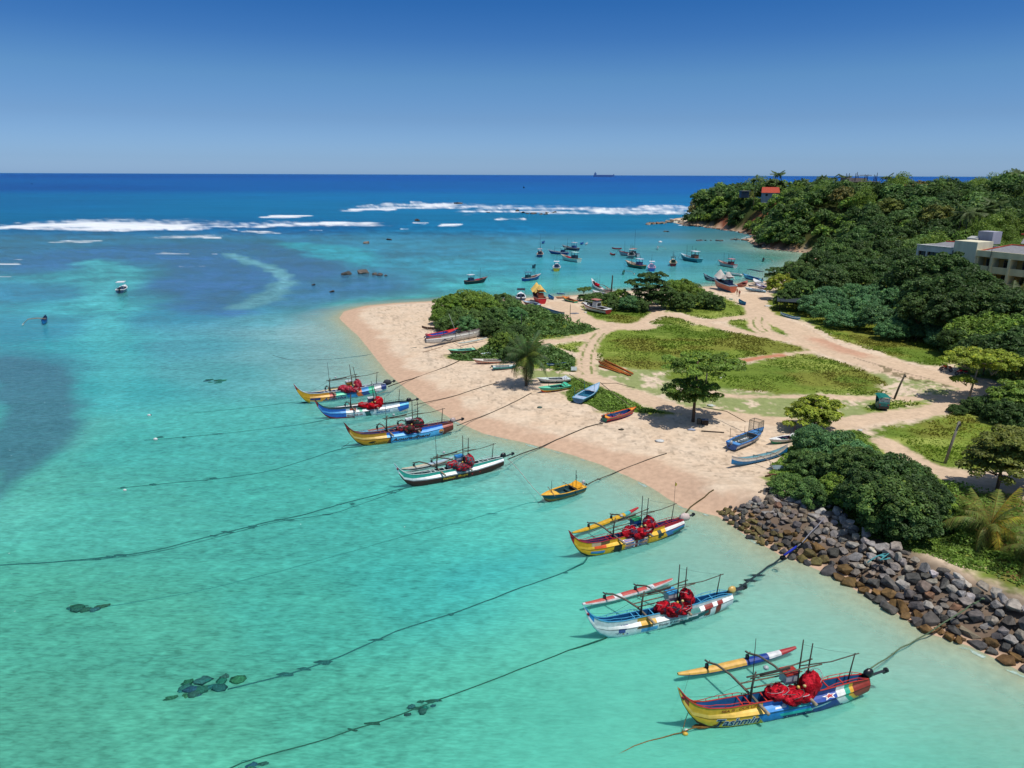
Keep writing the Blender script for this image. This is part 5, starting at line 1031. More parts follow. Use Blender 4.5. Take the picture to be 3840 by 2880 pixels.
def liv3(x, band, v):
    if x < .6: return (170, 34, 40)
    u = x+(v-.5)*.8 if band == 'low' else x+.3
    if band == 'low' and v < .44: return (24, 60, 50)
    if u > 10.9: return (30, 120, 120) if band == 'low' and v < .75 else (60, 130, 190) if v < .9 and band == 'low' else Wt if band == 'ledge' else (190, 30, 60)
    if u > 10.2: return (60, 120, 180) if band == 'low' else (190, 34, 56) if band == 'up' else Wt
    if band == 'low' and 4.35 < x < 5.1: return (36, 36, 34)
    if band == 'low' and 9.0 < x < 9.7 and v > .7: return (32, 60, 60)
    if band == 'ledge' and 9.0 < x < 9.4: return (40, 60, 56)
    if band == 'ledge' and 2.4 < x < 3.6: return (224, 90, 40)
    if band == 'low' and 2.1 < x < 3.4 and .62 < v < .8: return (70, 130, 190)
    if band == 'low' and 2.0 < x < 3.3 and .5 < v < .6: return (60, 130, 50)
    if band == 'up' and 2.2 < x < 4.0: return (110, 84, 50) if x > 3.1 else (212, 176, 140)
    return (226, 170, 30) if band != 'ledge' else (240, 190, 60)
def liv4(x, band, v):
    if x < .5: return (190, 220, 220)
    if band == 'low': return (212, 218, 220) if v > .93 else (66, 34, 28)
    if band == 'ledge': return (238, 240, 242)
    return (64, 176, 158)
def liv5(x, band, v):
    if x < .55: return (120, 56, 40)
    if x < 4.5+(v-.5)*.5*(band == 'low'):
        if band == 'low': return (196, 140, 34) if v > .4 else (40, 32, 26)
        return (226, 190, 110) if band == 'ledge' else (200, 146, 40)
    if band == 'low' and x < 4.9: return (90, 50, 40)
    if x > 10.9: return (120, 56, 46) if band != 'ledge' else (170, 96, 84)
    if band == 'ledge': return (110, 190, 240) if x < 6.4 else (80, 160, 235)
    if band == 'low': return (90, 180, 236) if v > .45 else (60, 140, 200)
    return (50, 110, 210)
def liv6(x, band, v):
    if x < .5: return (190, 60, 60)
    if band == 'low' and v < .52 and x < 5: return (176, 40, 56)
    if x < 3.9: return (50, 108, 196) if band != 'ledge' else (96, 170, 230)
    if band == 'low' and 6.7 < x+.5*v < 7.4: return (30, 90, 90)
    if band == 'ledge' and 5.6 < x < 6.0: return (80, 180, 150)
    if band == 'up' and 5.4 < x < 7.2: return (30, 110, 90)
    if band == 'up' and 4.4 < x < 5.2: return (190, 80, 60)
    if x > 11.0-(v*.4 if band == 'low' else 0): return (44, 110, 200) if band != 'ledge' else (90, 200, 230)
    return (208, 220, 226) if band != 'ledge' else (240, 243, 245)
def liv7(x, band, v):
    if x < .35: return (190, 50, 60)
    if x < 1.9: return (226, 166, 40)
    if band == 'low' and v < .55: return (150, 200, 200)
    if x < 3.2 and band == 'low': return (40, 60, 120) if v > .75 else (210, 170, 80)
    u = x+(v-.5)*.8 if band == 'low' else x+.2
    if u < 4.6: return (222, 150, 50) if band != 'ledge' else (246, 190, 110)
    if u < 5.4: return (200, 90, 80) if band == 'ledge' else (150, 90, 80)
    if u < 6.9: return (110, 220, 180) if band == 'ledge' else (60, 150, 150)
    if u < 8.2: return (60, 150, 210)
    if u < 8.9: return (214, 110, 50)
    if u < 9.9: return (40, 80, 140) if band == 'low' else (90, 160, 220)
    if u < 10.7: return (70, 200, 160)
    if u < 11.7: return (226, 220, 222)
    return (36, 64, 130)
D1 = []
(a_, b_) = fit_pair('Tashmin', 2.35, 4.85, .15, .64, .32, .055)
D1 += [(b_[0], b_[1], (214, 226, 232), 'low', .010), (a_[0], a_[1], (26, 36, 96), 'low', .018)]
v_, f_2 = text2d('SEA IS . OUR LIFE', 1, .12, .012); D1.append((fit(v_, 2.6, 4.9, 1.0, 1.16), f_2, (150, 44, 24), 'up'))
v_, f_2 = poly_fan([(9.35+(a-9.75)*1.1, .52+(c-.5)*1.9) for a, c in star2d(9.75, .5, .31, .45, sx=1.5)]); D1.append((v_, f_2, (238, 238, 238), 'ledge', .014)); v_, f_2 = poly_fan([(9.35+(a-9.75)*1.1, .52+(c-.5)*1.9) for a, c in star2d(9.75, .5, .20, .45, sx=1.5)]); D1.append((v_, f_2, (180, 34, 40), 'ledge', .022))
for sx_, sz_ in ((6.6, .18), (7.2, .22), (7.8, .2), (8.2, .34)): v_, f_2 = poly_fan(star2d(sx_, sz_, .05)); D1.append((v_, f_2, (220, 230, 236), 'low', .016))
for i in range(7): D1.append((*stroke([(2.1+.05*i+.12*t, .16+.05*i+.05*math.sin(t*1.6+i)) for t in [k*.6 for k in range(7)]], .018), (56, 40, 24), 'low', .014))
D1.append(([(x_, z_) for x_, z_ in [(5.8, .25), (6.5, .25), (6.55, .5), (5.85, .5)]], [(0, 1, 2, 3)], (236, 240, 242), 'ledge', .012)); D1.append(([(x_, z_) for x_, z_ in [(6.2, .4), (6.45, .5), (6.6, .85), (6.35, .85)]], [(0, 1, 2, 3)], (236, 240, 242), 'ledge', .014))
for k in range(3): D1.append((*stroke([(8.0+.2*t, .34+.05*k+.035*t) for t in range(8)], .016), [(80, 200, 200), (230, 236, 240), (40, 160, 190)][k], 'low', .014))
D1.append(([(3.2, .76), (3.6, .76), (3.6, .82), (3.2, .82)], [(0, 1, 2, 3)], (206, 214, 190), 'up', .016))
D2 = []; v_, f_2 = text2d('Wander of America', 1, .25, .010); D2.append((fit(v_, 5.7, 7.7, .34, .56), f_2, (36, 42, 60), 'low'))
for x_, c in ((2.95, (206, 160, 60)), (3.25, (40, 90, 170))): v_, f_2 = poly_fan(star2d(x_, .27, .09)); D2.append((v_, f_2, c, 'low'))
for i in range(5): D2.append((*stroke([(2.35+.12*i, .42+.02*i), (2.5+.12*i, .34), (2.56+.12*i, .22)], .02), (50, 60, 110), 'low'))
v_, f_2 = text2d('VIP', 1, .5, .03); D2.append((fit(v_, 2.75, 3.35, .84, .96), f_2, (60, 70, 160), 'up'))
v_, f_2 = text2d('Rodief', 1, .3, .0); D2.append((fit(v_, 9.2, 9.6, .86, .96), f_2, (60, 60, 64), 'up'))
def flag_uk(x0, x1, y0, y1, band):
    R = []; q = lambda a, b, c, d: [(a, b), (c, b), (c, d), (a, d)]; n = 8
    def rect(a, b, c, d, col, l):
        vs = []; fs = []
        for i in range(n+1): t = a+(c-a)*i/n; vs += [(t, b), (t, d)]
        R.append((vs, [(2*i, 2*i+2, 2*i+3, 2*i+1) for i in range(n)], col, band, l))
    rect(x0, y0, x1, y1, (226, 230, 234), .010); rect(x0+.05*(x1-x0), y0+.05*(y1-y0), x1-.05*(x1-x0), y1-.05*(y1-y0), (40, 90, 170), .014); mx_, my = (x0+x1)/2, (y0+y1)/2
    for s_ in (1, -1):
        for w_, c, l in ((.075, (228, 230, 232), .018), (.03, (180, 36, 50), .021)):
            a = (x0, my-s_*(y1-y0)*.5); e = (x1, my+s_*(y1-y0)*.5); W_ = (x1-x0)*w_; vs = []; fs = []
            for i in range(n+1): t = i/n; vs += [(a[0]+(e[0]-a[0])*t-W_*.5, a[1]+(e[1]-a[1])*t), (a[0]+(e[0]-a[0])*t+W_*.5, a[1]+(e[1]-a[1])*t)]
            vs = [(min(x1, max(x0, v[0])), v[1]) for v in vs]; R.append((vs, [(2*i, 2*i+2, 2*i+3, 2*i+1) for i in range(n)], c, band, l))
    for w_, c, l in ((.11, (228, 230, 232), .024), (.06, (180, 36, 50), .027)):
        rect(mx_-(x1-x0)*w_, y0, mx_+(x1-x0)*w_, y1, c, l); rect(x0, my-(y1-y0)*w_, x1, my+(y1-y0)*w_, c, l+.001)
    return R
D3 = flag_uk(5.4, 7.9, .10, .68, 'low')+flag_uk(5.3, 7.9, .05, .95, 'ledge')
D3.append((*poly_fan([(9.0, .42), (9.25, .5), (9.5, .58), (9.35, .40), (9.5, .3), (9.15, .3)]), (30, 50, 56), 'low', .012))
D3.append((*poly_fan([(4.0, .15), (4.6, .22), (5.0, .3), (5.0, .5), (4.5, .55), (4.3, .35)]), (40, 36, 30), 'low', .012))
D4 = []; v_, f_2 = text2d('Italian  Boys', 1, .12, .018); D4.append((fit(v_, 5.0, 7.8, .22, .54), f_2, (216, 170, 40), 'low'))
for x_, z_, r_2 in ((8.3, .34, .09), (9.2, .40, .07), (6.15, .2, .07), (6.95, .3, .06)): D4.append((*poly_fan([(x_+r_2*math.cos(a), z_+r_2*math.sin(a)) for a in [k*.785 for k in range(8)]]), (190, 34, 50), 'low', .016 if x_ < 8 else .012))
D5 = []; (a_, b_) = fit_pair('Anuradhani', 4.95, 9.4, .16, .52, .3, .035); D5 += [(b_[0], b_[1], (30, 26, 24), 'low', .010), (a_[0], a_[1], (84, 60, 52), 'low', .018)]
cir = lambda cx, cz, r, k=20: [(cx+r*1.05*math.cos(2*math.pi*i/k), cz+r*math.sin(2*math.pi*i/k)) for i in range(k)]
D5 += [(*poly_fan(cir(10.7, .52, .29)), (232, 226, 210), 'low', .012), (*poly_fan(cir(10.7, .52, .26)), (224, 150, 80), 'low', .016)]
D5.append((*poly_fan([(10.7+.25*math.cos(a), .52+.25*math.sin(a)) for a in [math.pi+math.pi*i/10 for i in range(11)]]), (20, 34, 70), 'low', .02)); D5.append((*stroke([(10.49+.07*i, .44+(.03 if i % 2 else 0)) for i in range(7)], .018), (226, 230, 232), 'low', .024))
for i in range(6): D5.append((*stroke([(2.6+.3*i+.1*t, .2+.12*math.sin(t*1.3+i)) for t in range(6)], .022), (50, 36, 22), 'low', .012))
D5.append((*poly_fan([(2.4, .36), (2.9, .5), (3.3, .44), (3.0, .3), (2.6, .28)]), (44, 34, 24), 'low', .014))
D6 = []; v_, f_2 = text2d('SEA IS OUR LIFE', 1, 0, .02); D6.append((fit(v_, 4.0, 6.0, .2, .46), f_2, (170, 30, 56), 'low')); v_, f_2 = text2d('world', 1, .1, .03); D6.append((fit(v_, 7.8, 9.6, .26, .58), f_2, (44, 120, 170), 'low')); v_, f_2 = text2d('one', 1, .1, .01); D6.append((fit(v_, 8.05, 8.5, .50, .58), f_2, (70, 130, 160), 'low'))
D6.append((*stroke([(9.9+.15*i, .45+.04*math.sin(i*1.2)) for i in range(8)], .015), (70, 110, 150), 'low', .012)); D6.append((*poly_fan(cir(2.2, .8, .1, 10)), (196, 70, 60), 'up', .014))
D7 = []; (a_, b_) = fit_pair('Asantha', 3.4, 6.5, .17, .58, .35, .035); D7 += [(b_[0], b_[1], (214, 226, 232), 'low', .010), (a_[0], a_[1], (30, 44, 100), 'low', .018)]
for i, c in enumerate([(120, 40, 40), (160, 60, 40), (30, 24, 40)]): D7.append((*stroke([(10.5+.12*i+.1*t, .5+.05*math.sin(t+i)) for t in range(5)], .03), c, 'low', .014))
F1 = lambda t, s: (40, 80, 160) if s < .2 and s > -.35 else (214, 220, 220) if s <= -.35 else (240, 190, 96) if t < .56 else (30, 70, 160) if t < .74 else (236, 238, 240) if t < .85 else (184, 56, 60)
F2 = lambda t, s: (232, 234, 236) if s < .35 or t < .04 or .34 < t < .42 or .70 < t < .78 else (206, 92, 84)
F3 = lambda t, s: (20, 60, 60) if s < -.4 else (50, 160, 120) if s < .1 else (196, 40, 50) if t > .86 else (90, 190, 190) if t > .78 else (228, 180, 44)
F4 = lambda t, s: (50, 54, 58) if s < -.3 else (196, 200, 200) if s < .5 else (206, 196, 170) if t < .5 else (170, 200, 220)
F5 = lambda t, s: (44, 40, 60) if s < -.2 else (110, 180, 210) if s < .4 or t < .2 else (176, 110, 96)
F6 = lambda t, s: (236, 238, 238)
F7 = lambda t, s: (226, 228, 226) if s < .4 else (222, 190, 130)
REDS = [(200, 24, 40), (178, 14, 34), (216, 40, 56), (120, 14, 26)]; MIXN = [(196, 30, 46), (90, 110, 120), (180, 20, 40), (50, 64, 74), (200, 40, 60)]; DKN = [(176, 40, 56), (60, 70, 60), (120, 30, 44), (44, 50, 50), (190, 50, 70)]
B1 = outrigger((2645, 2722), (3243, 2593), 'nearest outrigger boat, yellow, blue and navy with a big red star on its side', liv1, (206, 62, 48), (50, 120, 180), ((2541, 2540), (2982, 2440)), F1, D1, cap=(130, 46, 36))
B2 = outrigger((2275, 2388), (2737, 2267), 'white outrigger boat with a dark teal swoosh and sky blue prow', liv2, (80, 176, 222), (30, 100, 160), ((2184, 2276), (2520, 2182)), F2, D2, motor=((236, 196, 110), None), cap=(214, 220, 222), tall_pole=None, lean=.02)
B3 = outrigger((2200, 2085), (2557, 1983), 'bright yellow outrigger boat with a red, white and blue cross flag painted on its side', liv3, (190, 36, 44), (50, 70, 130), ((2146, 2007), (2392, 1912)), F3, D3, motor=((200, 190, 186), (226, 206, 198)), cap=(30, 100, 100), tall_pole=None, flag=(216, 190, 40), pole_col=(80, 84, 80))
B4 = outrigger((1548, 1823), (1885, 1747), 'outrigger boat with dark brown lower hull, white ledge and sea-green upper board', liv4, (214, 232, 228), (40, 70, 80), ((1506, 1766), (1700, 1722)), F4, D4, cap=(70, 38, 30))
B5 = outrigger((1361, 1670), (1697, 1614), 'blue outrigger boat with mustard bow and a round sunset emblem near its stern', liv5, (140, 66, 56), (50, 70, 130), ((1346, 1626), (1510, 1596)), F5, D5, motor=((200, 180, 176), None), cap=(120, 56, 46), boomf=(.42, .9))
B6 = outrigger((1239, 1569), (1532, 1532), 'white outrigger boat with royal blue bow and plain scarlet net', liv6, (24, 80, 80), (40, 60, 90), ((1225, 1538), (1400, 1512)), F6, D6, cap=(50, 110, 190), yard=False, masts=(7.6, 7.95), boomf=(.4, .9), lean=-.15)
B7 = outrigger((1163, 1512), (1447, 1465), 'farthest moored outrigger boat, mustard bow and dark hood over its motor', liv7, (214, 226, 234), (50, 60, 120), ((1155, 1480), (1320, 1450)), F7, D7, motor=((50, 54, 62), (60, 64, 72)), cap=(60, 80, 130), boomf=(.4, .9), lean=-.12)
for B, n, cols, bx, ld, lab in ((B1, 'nearest boat with the red star', REDS, (196, 214, 220), (196, 60, 44), 'white ice box with a red lid'), (B2, 'white boat with teal swoosh', REDS+[(60, 40, 60)], (214, 214, 210), (70, 170, 226), 'white ice box with a sky blue lid'),
      (B3, 'yellow boat with cross flag', REDS+[(80, 60, 90)], (30, 90, 160), (50, 170, 110), 'blue ice box with a green lid'), (B4, 'boat with dark brown hull', MIXN, (196, 204, 214), (60, 150, 220), 'pale ice box with a blue lid'),
      (B5, 'blue boat with mustard bow', DKN, (60, 50, 60), (236, 240, 242), 'dark ice box with a white lid'), (B6, 'white boat with royal blue bow', [(206, 20, 34), (190, 14, 30), (216, 30, 44)], (60, 74, 110), (238, 240, 240), 'navy ice box with a white lid'), (B7, 'farthest moored outrigger', [(190, 50, 70), (170, 40, 60), (206, 80, 96)], (206, 150, 60), (238, 240, 240), 'mustard ice box with a white lid')):
    nm = {0: 'crimson', 1: 'crimson', 2: 'red', 3: 'red and grey', 4: 'red and dark green', 5: 'plain scarlet', 6: 'rose red'}[[B1, B2, B3, B4, B5, B6, B7].index(B)]
    boat_net(B, nm+' fishing net heaped on the '+n, cols, random.randint(1, 50)); ice_box(B, lab+' on the '+n, bx, ld)
# ------------------------------------------------------------------ fibreglass skiffs and cabin boats
def boat_frame(stern, bow, z=None, name='boat', label='', cat='boat', group=None, nominal=6.0, lift=0.0, heel=0.0, maxlen=None):
    """stern and bow are photo pixels where the keel meets water or sand"""
    if z is None: a, c = G(*stern), G(*bow)
    else: a, c = P(*stern, z), P(*bow, z)
    d = c-a; L = math.hypot(d.x, d.y)
    if maxlen and L > maxlen: m = (a+c)/2; a = m-d*(maxlen/L/2); c = m+d*(maxlen/L/2); L = maxlen
    s = L/nominal; m = (a+c)/2
    zz = z if z is not None else max(H1(m.x, m.y), min(a.z, c.z))
    o = thing(name, (a.x, a.y, zz+lift), math.atan2(d.y, d.x), label, cat, group, s); o.rotation_euler = (heel, 0, math.atan2(d.y, d.x)); return o, s
def hull_shell(L, beam, h, hb, hs, zk, bands, n=26, pw=2.6, tr=.86, flare=.8, gun=None, inside=None, deck=None, fore=.68, aft=.12, floor=.25, rake=.35):
    """x = 0 at the stern, L at the bow. bands: list of (fraction of side height, colour)"""
    b = MB(); K = 7
    def Wd(t): return beam/2*(tr+(1-tr)*min(1, t/.3))*max(0.0, 1-max(0, (t-.35)/.65)**pw)
    def Hg(t): return hs+(h-hs)*min(1, t/.35) if t < .35 else h+(hb-h)*((t-.35)/.65)**2
    def Kz(t): return zk+(.75*(Hg(t)-zk) if t >= 1 else (.0 if t < .8 else (.55*(Hg(1)-zk))*((t-.8)/.2)**2.2))
    def X(t, q): return L*t+(rake*q*(max(0, (t-.6)/.4))**2)
    prof = [(0, 0), (.45, .10), (.72, .26), (.82, .48), (.90, .70), (.97, .90), (1.0, 1.0)]
    def col_at(q):
        for f, c in bands:
            if q <= f: return A(*c, k=1.15)
        return A(*bands[-1][1], k=1.15)
    for side in (-1, 1):
        secs = []
        for i in range(n+1):
            t = i/n; w_, hg, kz = Wd(t), Hg(t), Kz(t); secs.append([(X(t, q), side*w_*(p*flare+(1-flare)*(p > .5)*p) if p < 1 else side*w_, kz+(hg-kz)*q) for p, q in prof])
        if side > 0: secs = [q[::-1] for q in secs]
        b.loft(secs, lambda i, k, side=side: col_at((prof[k][1]+prof[k+1][1])/2 if side < 0 else (prof[K-1-k][1]+prof[K-2-k][1])/2))
    w0 = Wd(0); st = [(0, -w0*p if p < 1 else -w0, Kz(0)+(Hg(0)-Kz(0))*q) for p, q in prof]; st = st+[(x, -y, z) for x, y, z in st[::-1]]; b.add(st, [tuple(range(len(st)))], col_at(.7))
    ins = A(*(inside or (90, 110, 120)), k=1.2); dk = A(*(deck or (220, 220, 216)), k=1.15); N2 = 12; secs = []
    for i in range(N2+1):
        t = aft+(fore-aft)*i/N2; w_ = Wd(t)*.86; hg = Hg(t)-.02; secs.append([(L*t, -w_, hg), (L*t, -w_*.9, floor), (L*t, w_*.9, floor), (L*t, w_, hg)])
    b.loft(secs, ins); b.add(secs[0], [(0, 1, 2, 3)], ins); b.add(secs[-1], [(3, 2, 1, 0)], ins)
    for t0, t1 in ((fore, 1.0), (0.0, aft)):
        secs = []
        for i in range(9):
            t = t0+(t1-t0)*i/8; w_, hg = Wd(t), Hg(t)-.03; secs.append([(X(t, 1)-.01, -w_*.98, hg), (X(t, 1)-.01, 0, hg+.07*(t0 > .3)), (X(t, 1)-.01, w_*.98, hg)])
        b.loft(secs, dk)
    for s in (-1, 1):   # side decks
        secs = []
        for i in range(N2+1):
            t = aft+(fore-aft)*i/N2; w_ = Wd(t); hg = Hg(t)-.02; q = [(L*t, s*w_*.98, hg), (L*t, s*w_*.84, hg)]; secs.append(q if s > 0 else q[::-1])
        b.loft(secs, dk)
    g = A(*(gun or (230, 230, 230)), k=1.15); b2 = MB(g)
    pts = [(X(t, 1), -Wd(t), Hg(t)) for t in [i/20 for i in range(21)]]+[(X(t, 1), Wd(t), Hg(t)) for t in [1-i/20 for i in range(21)]]; b2.tube(pts+[pts[0]], .05*max(1, L/7), n=5)
    return b, b2, Wd, Hg, X
def skiff(stern, bow, label, bands, gun, inside, deck, z=None, L=6.0, beam=1.75, h=.72, hb=1.1, hs=.7, zk=0.0, fore=.68, poles=(), motor=None, boom=None, cargo=(), heel=0.0, lift=0.0, group=None, fin=None, crates=False, lettering=None, canopy=None, name='fishing_skiff', cat='boat', pole_col=(70, 64, 60), aft=.12, maxlen=None):
    o, s = boat_frame(stern, bow, z, name, label, cat, group, L*.97, lift, heel, maxlen or max(6.2, L))
    b, b2, Wd, Hg, X = hull_shell(L, beam, h, hb, hs, zk, bands, gun=gun, inside=inside, deck=deck, fore=fore, aft=aft)
    hu = b.build('hull', M_PAINT, o); b2.build('gunwale', M_PAINT, o)
    MB(A(*inside)).box((L*.36, 0, h*.62), (.28, beam*.76, .05)).build('thwart', M_WOOD, o)
    for (t, sd_, hh) in poles: MB(A(*pole_col)).tube([(L*t, sd_*Wd(t)*.9, .3), (L*t+.03, sd_*Wd(t)*.92, .9), (L*t-.02, sd_*Wd(t)*.94, hh)], .035, n=5, r2=.025).build('pole', M_WOOD, o)
    if boom:
        for (t, y0, y1, tz) in boom: MB(A(150, 130, 108)).tube([(L*t, y0, h+.14), (L*t+tz*.5, (y0+y1)/2, h+.26), (L*t+tz, y1, h+.2)], .04, n=5).build('spar', M_WOOD, o)
    if fin: MB(A(*fin, k=1.15)).add([(L*.10, -beam*.34, h), (L*.10, beam*.34, h), (L*.24, beam*.40, h), (L*.24, -beam*.40, h), (L*.10, -beam*.30, h+.42), (L*.10, beam*.30, h+.42)], [(0, 1, 5, 4), (4, 5, 2, 3), (0, 4, 3), (1, 2, 5)]).build('stern_hood', M_PAINT, o)
    if motor: outboard(o, -.08, 0, h+.05, motor, .55, 1.0, math.pi)
    if lettering:
        v, f = text2d(lettering[0], 1, .1, .02); v = fit(v, *lettering[1:5]); MB(A(*lettering[5])).add([(x, -(Wd(x/L)*.98+.03), z_) for x, z_ in v], f).build('painted_lettering', M_DECAL, hu)
    if canopy:
        (t0, t1, zc_, c) = canopy; b = MB(A(*c)); b.box((L*(t0+t1)/2, 0, zc_), (L*(t1-t0), beam*.9, .07)); b.build('canopy', M_CLOTH, o)
        for t in (t0+.02, t1-.02):
            for sd_ in (-1, 1): MB(A(200, 200, 200)).tube([(L*t, sd_*beam*.4, .5), (L*t, sd_*beam*.4, zc_)], .025, n=4).build('canopy_post', M_METAL, o)
    return o, s
RC_, YG, OR = (200, 36, 34), (232, 180, 50), (236, 140, 40)
# beached on the near sand
o, s = skiff((2266, 1583), (2374, 1553), 'red, green and orange open skiff with a black outboard, resting on the sand', [(.3, (190, 36, 40)), (.62, (200, 40, 40)), (1, (40, 150, 120))], (226, 70, 40), (40, 84, 140), (236, 160, 44), L=6.2, beam=1.8, hb=1.25, h=.8, hs=.75, poles=((.22, 1, 2.5), (.4, 1, 2.0), (.8, 1, 2.2)), motor=(44, 46, 50), boom=((.18, 1.0, -1.0, .9),), fore=.84)
M1 = o.matrix_basis if False else None
def on_boat(o, x, y, z): 
    M = Matrix.Translation(o.location) @ Matrix.Rotation(o.rotation_euler.z, 4, 'Z') @ Matrix.Scale(o.scale[0], 4); return M @ Vector((x, y, z))
for i, (x, y, c, cn) in enumerate([(2.7, -.15, (210, 170, 160), 'pinkish'), (3.3, .1, (206, 150, 140), 'terracotta'), (3.9, -.1, (120, 110, 190), 'violet')]):
    t = thing('fish_crate', on_boat(o, x, y, .28), o.rotation_euler.z+.3*i, cn+' fish crate lying in the red and green skiff', 'crate'); b = MB(A(*c)); 
    b.box((0, 0, .02), (.56, .4, .03)); [b.box(q, d) for q, d in (((0, .19, .15), (.56, .02, .24)), ((0, -.19, .15), (.56, .02, .24)), ((.27, 0, .15), (.02, .36, .24)), ((-.27, 0, .15), (.02, .36, .24)))]; b.build('crate_body', M_PAINT, t)
skiff((2166, 1515), (2240, 1470), 'pale blue skiff with grey foredeck on the creeper patch', [(.3, (150, 180, 190)), (.7, (70, 120, 160)), (1, (110, 170, 200))], (110, 176, 206), (50, 120, 150), (170, 190, 214), L=6.2, beam=1.9, hb=1.25, poles=((.1, 1, 1.9), (.5, -1, 2.0), (.58, 1, 2.0)), boom=((.55, 1.4, -1.2, -.3), (.30, 1.2, 1.1, 1.2)), fore=.58, pole_col=(60, 150, 160), aft=.2)
skiff((2133, 1456), (2028, 1474), 'sea-green skiff with yellow and red stripes above its keel', [(.28, (196, 50, 56)), (.5, (224, 180, 60)), (1, (70, 180, 150))], (90, 196, 160), (40, 90, 90), (110, 214, 176), L=5.8, poles=((.62, -1, 1.8), (.35, 1, 1.7), (.08, -1, 1.9)), boom=((.2, .8, -.8, -.2),), fin=(80, 200, 160))
skiff((2136, 1432), (2022, 1438), 'white and dark green skiff lying just behind the sea-green one', [(.45, (30, 60, 56)), (.75, (180, 200, 196)), (1, (226, 228, 226))], (226, 228, 226), (110, 118, 124), (206, 222, 216), L=6.0, poles=((.75, 1, 1.6), (.45, 1, 1.3), (.3, -1, 1.8)), fin=(214, 220, 224))
skiff((1848, 1388), (1935, 1382), 'teal and red skiff with raised outboard, half hidden by the beach palm', [(.35, (186, 50, 46)), (1, (50, 150, 150))], (60, 160, 160), (170, 170, 170), (214, 218, 216), L=5.8, poles=((.15, 1, 2.0), (.25, -1, 1.9)), motor=(40, 56, 54))
skiff((1884, 1360), (1782, 1366), 'cream skiff with brick red keel and thin red stripe left of the beach palm', [(.3, (170, 70, 50)), (.5, (226, 210, 186)), (.6, (196, 90, 70)), (1, (226, 214, 196))], (232, 224, 210), (120, 110, 104), (226, 218, 206), L=6.2, poles=((.5, 1, 1.5), (.1, -1, 2.1), (.1, 1, 2.1)))
skiff((1905, 1326), (1812, 1342), 'light blue flat skiff with white deck behind the cream skiff', [(.5, (120, 170, 180)), (1, (190, 214, 220))], (200, 220, 226), (110, 140, 150), (206, 222, 226), L=6.0, hb=.9, h=.6, poles=((.3, 1, 1.4),))
skiff((1780, 1318), (1688, 1330), 'mint green skiff with orange band and dark green keel', [(.4, (20, 96, 84)), (.72, (196, 100, 50)), (1, (110, 200, 160))], (120, 206, 170), (50, 120, 120), (150, 216, 180), L=5.8, boom=((.45, 1.2, -.6, -.8),), poles=((.5, -1, 1.6),))
skiff((1600, 1276), (1712, 1254), 'blue skiff with scarlet bow and pinkish covered stern', [(.4, (40, 80, 170)), (.8, (60, 100, 190)), (1, (200, 50, 60))], (206, 50, 56), (40, 90, 180), (206, 50, 50), L=6.2, hb=1.2, poles=((.2, 1, 2.2), (.3, -1, 2.1), (.25, -1, 2.3)), motor=(190, 110, 110))
skiff((1724, 1262), (1826, 1254), 'white skiff with a square-cut stern behind the long beached outrigger', [(1, (210, 214, 214))], (226, 228, 226), (70, 100, 110), (220, 220, 214), L=6.2, poles=((.25, -1, 1.4), (.45, 1, 1.4)))
def canoe(a, c, label, hullc, rim, L=6.0, w=.5, h=.5, z=None, float_side=0, fc=(210, 200, 180), name='canoe', inside=None, lift=0.0, ends=.35, stripe=None, group=None, arms=(.3, .6), fo=1.7, fl=.45):
    o, s = boat_frame(a, c, z, name, label, 'canoe', group, L, lift, 0, max(3.2, L*1.05)); b = MB(); n = 22
    for sd_ in (-1, 1):
        secs = []
        for i in range(n+1):
            t = i/n; e = abs(2*t-1); w_ = w/2*(1-e**3); zk = ends*e**4; zg = h+ends*1.3*e**3; q = [(L*t, 0, zk), (L*t, sd_*w_*.8, zk+.25*(zg-zk)), (L*t, sd_*w_, zk+.6*(zg-zk)), (L*t, sd_*w_*.92, zg)]; secs.append(q if sd_ < 0 else q[::-1])
        b.loft(secs, lambda i, k, sd_=sd_: A(*(stripe if stripe and (k == 2 if sd_ < 0 else k == 0) else hullc), k=1.15))
    secs = []
    for i in range(1, n):
        t = i/n; e = abs(2*t-1); w_ = w/2*(1-e**3)*.85; zg = h+ends*1.3*e**3; secs.append([(L*t, -w_, zg-.01), (L*t, -w_*.8, max(.12, zg-.3)), (L*t, w_*.8, max(.12, zg-.3)), (L*t, w_, zg-.01)])
    b.loft(secs, A(*(inside or hullc))); hu = b.build('hull', M_PAINT, o); b = MB(A(*rim)); 
    for sd_ in (-1, 1): b.tube([(L*t, sd_*w/2*(1-abs(2*t-1)**3)*.95, h+ends*1.3*abs(2*t-1)**3) for t in [i/20 for i in range(21)]], .03, n=4)
    b.build('rim', M_WOOD, o)
    if float_side:
        f = float_side*fo; b = MB(); spindle(b, (L*(.5-fl/2), f, .12), (L*(.5+fl/2), f, .12), .11, lambda t, s_: fc, 8, 14, .03); b.build('outrigger_float', M_PAINT, o)
        for t in arms: MB(A(176, 160, 140)).tube([(L*t, -.35*float_side, h+.05), (L*t, .3*f, h+.3), (L*t, .75*f, h+.22), (L*t, f, .15)], .045, n=5).build('outrigger_boom', M_WOOD, o, True)
    return o
canoe((1582, 1236), (1660, 1234), 'dark plank outrigger canoe with curved ends, alone on the sand', (96, 70, 56), (70, 54, 46), L=6.5, w=.6, h=.6, ends=.45, float_side=-1, fc=(200, 180, 160))
canoe((2050, 1373), (2152, 1364), 'long bright blue canoe lying on the short grass', (40, 120, 210), (40, 110, 200), L=6.8, w=.7, h=.42, inside=(206, 216, 220), ends=.15, stripe=(214, 222, 226))
canoe((1968, 1145), (2149, 1200), 'very long white and blue plank boat lying along the sandy track', (150, 176, 190), (70, 74, 80), L=13, w=.95, h=.7, inside=(60, 120, 160), ends=.3, stripe=(190, 210, 220))
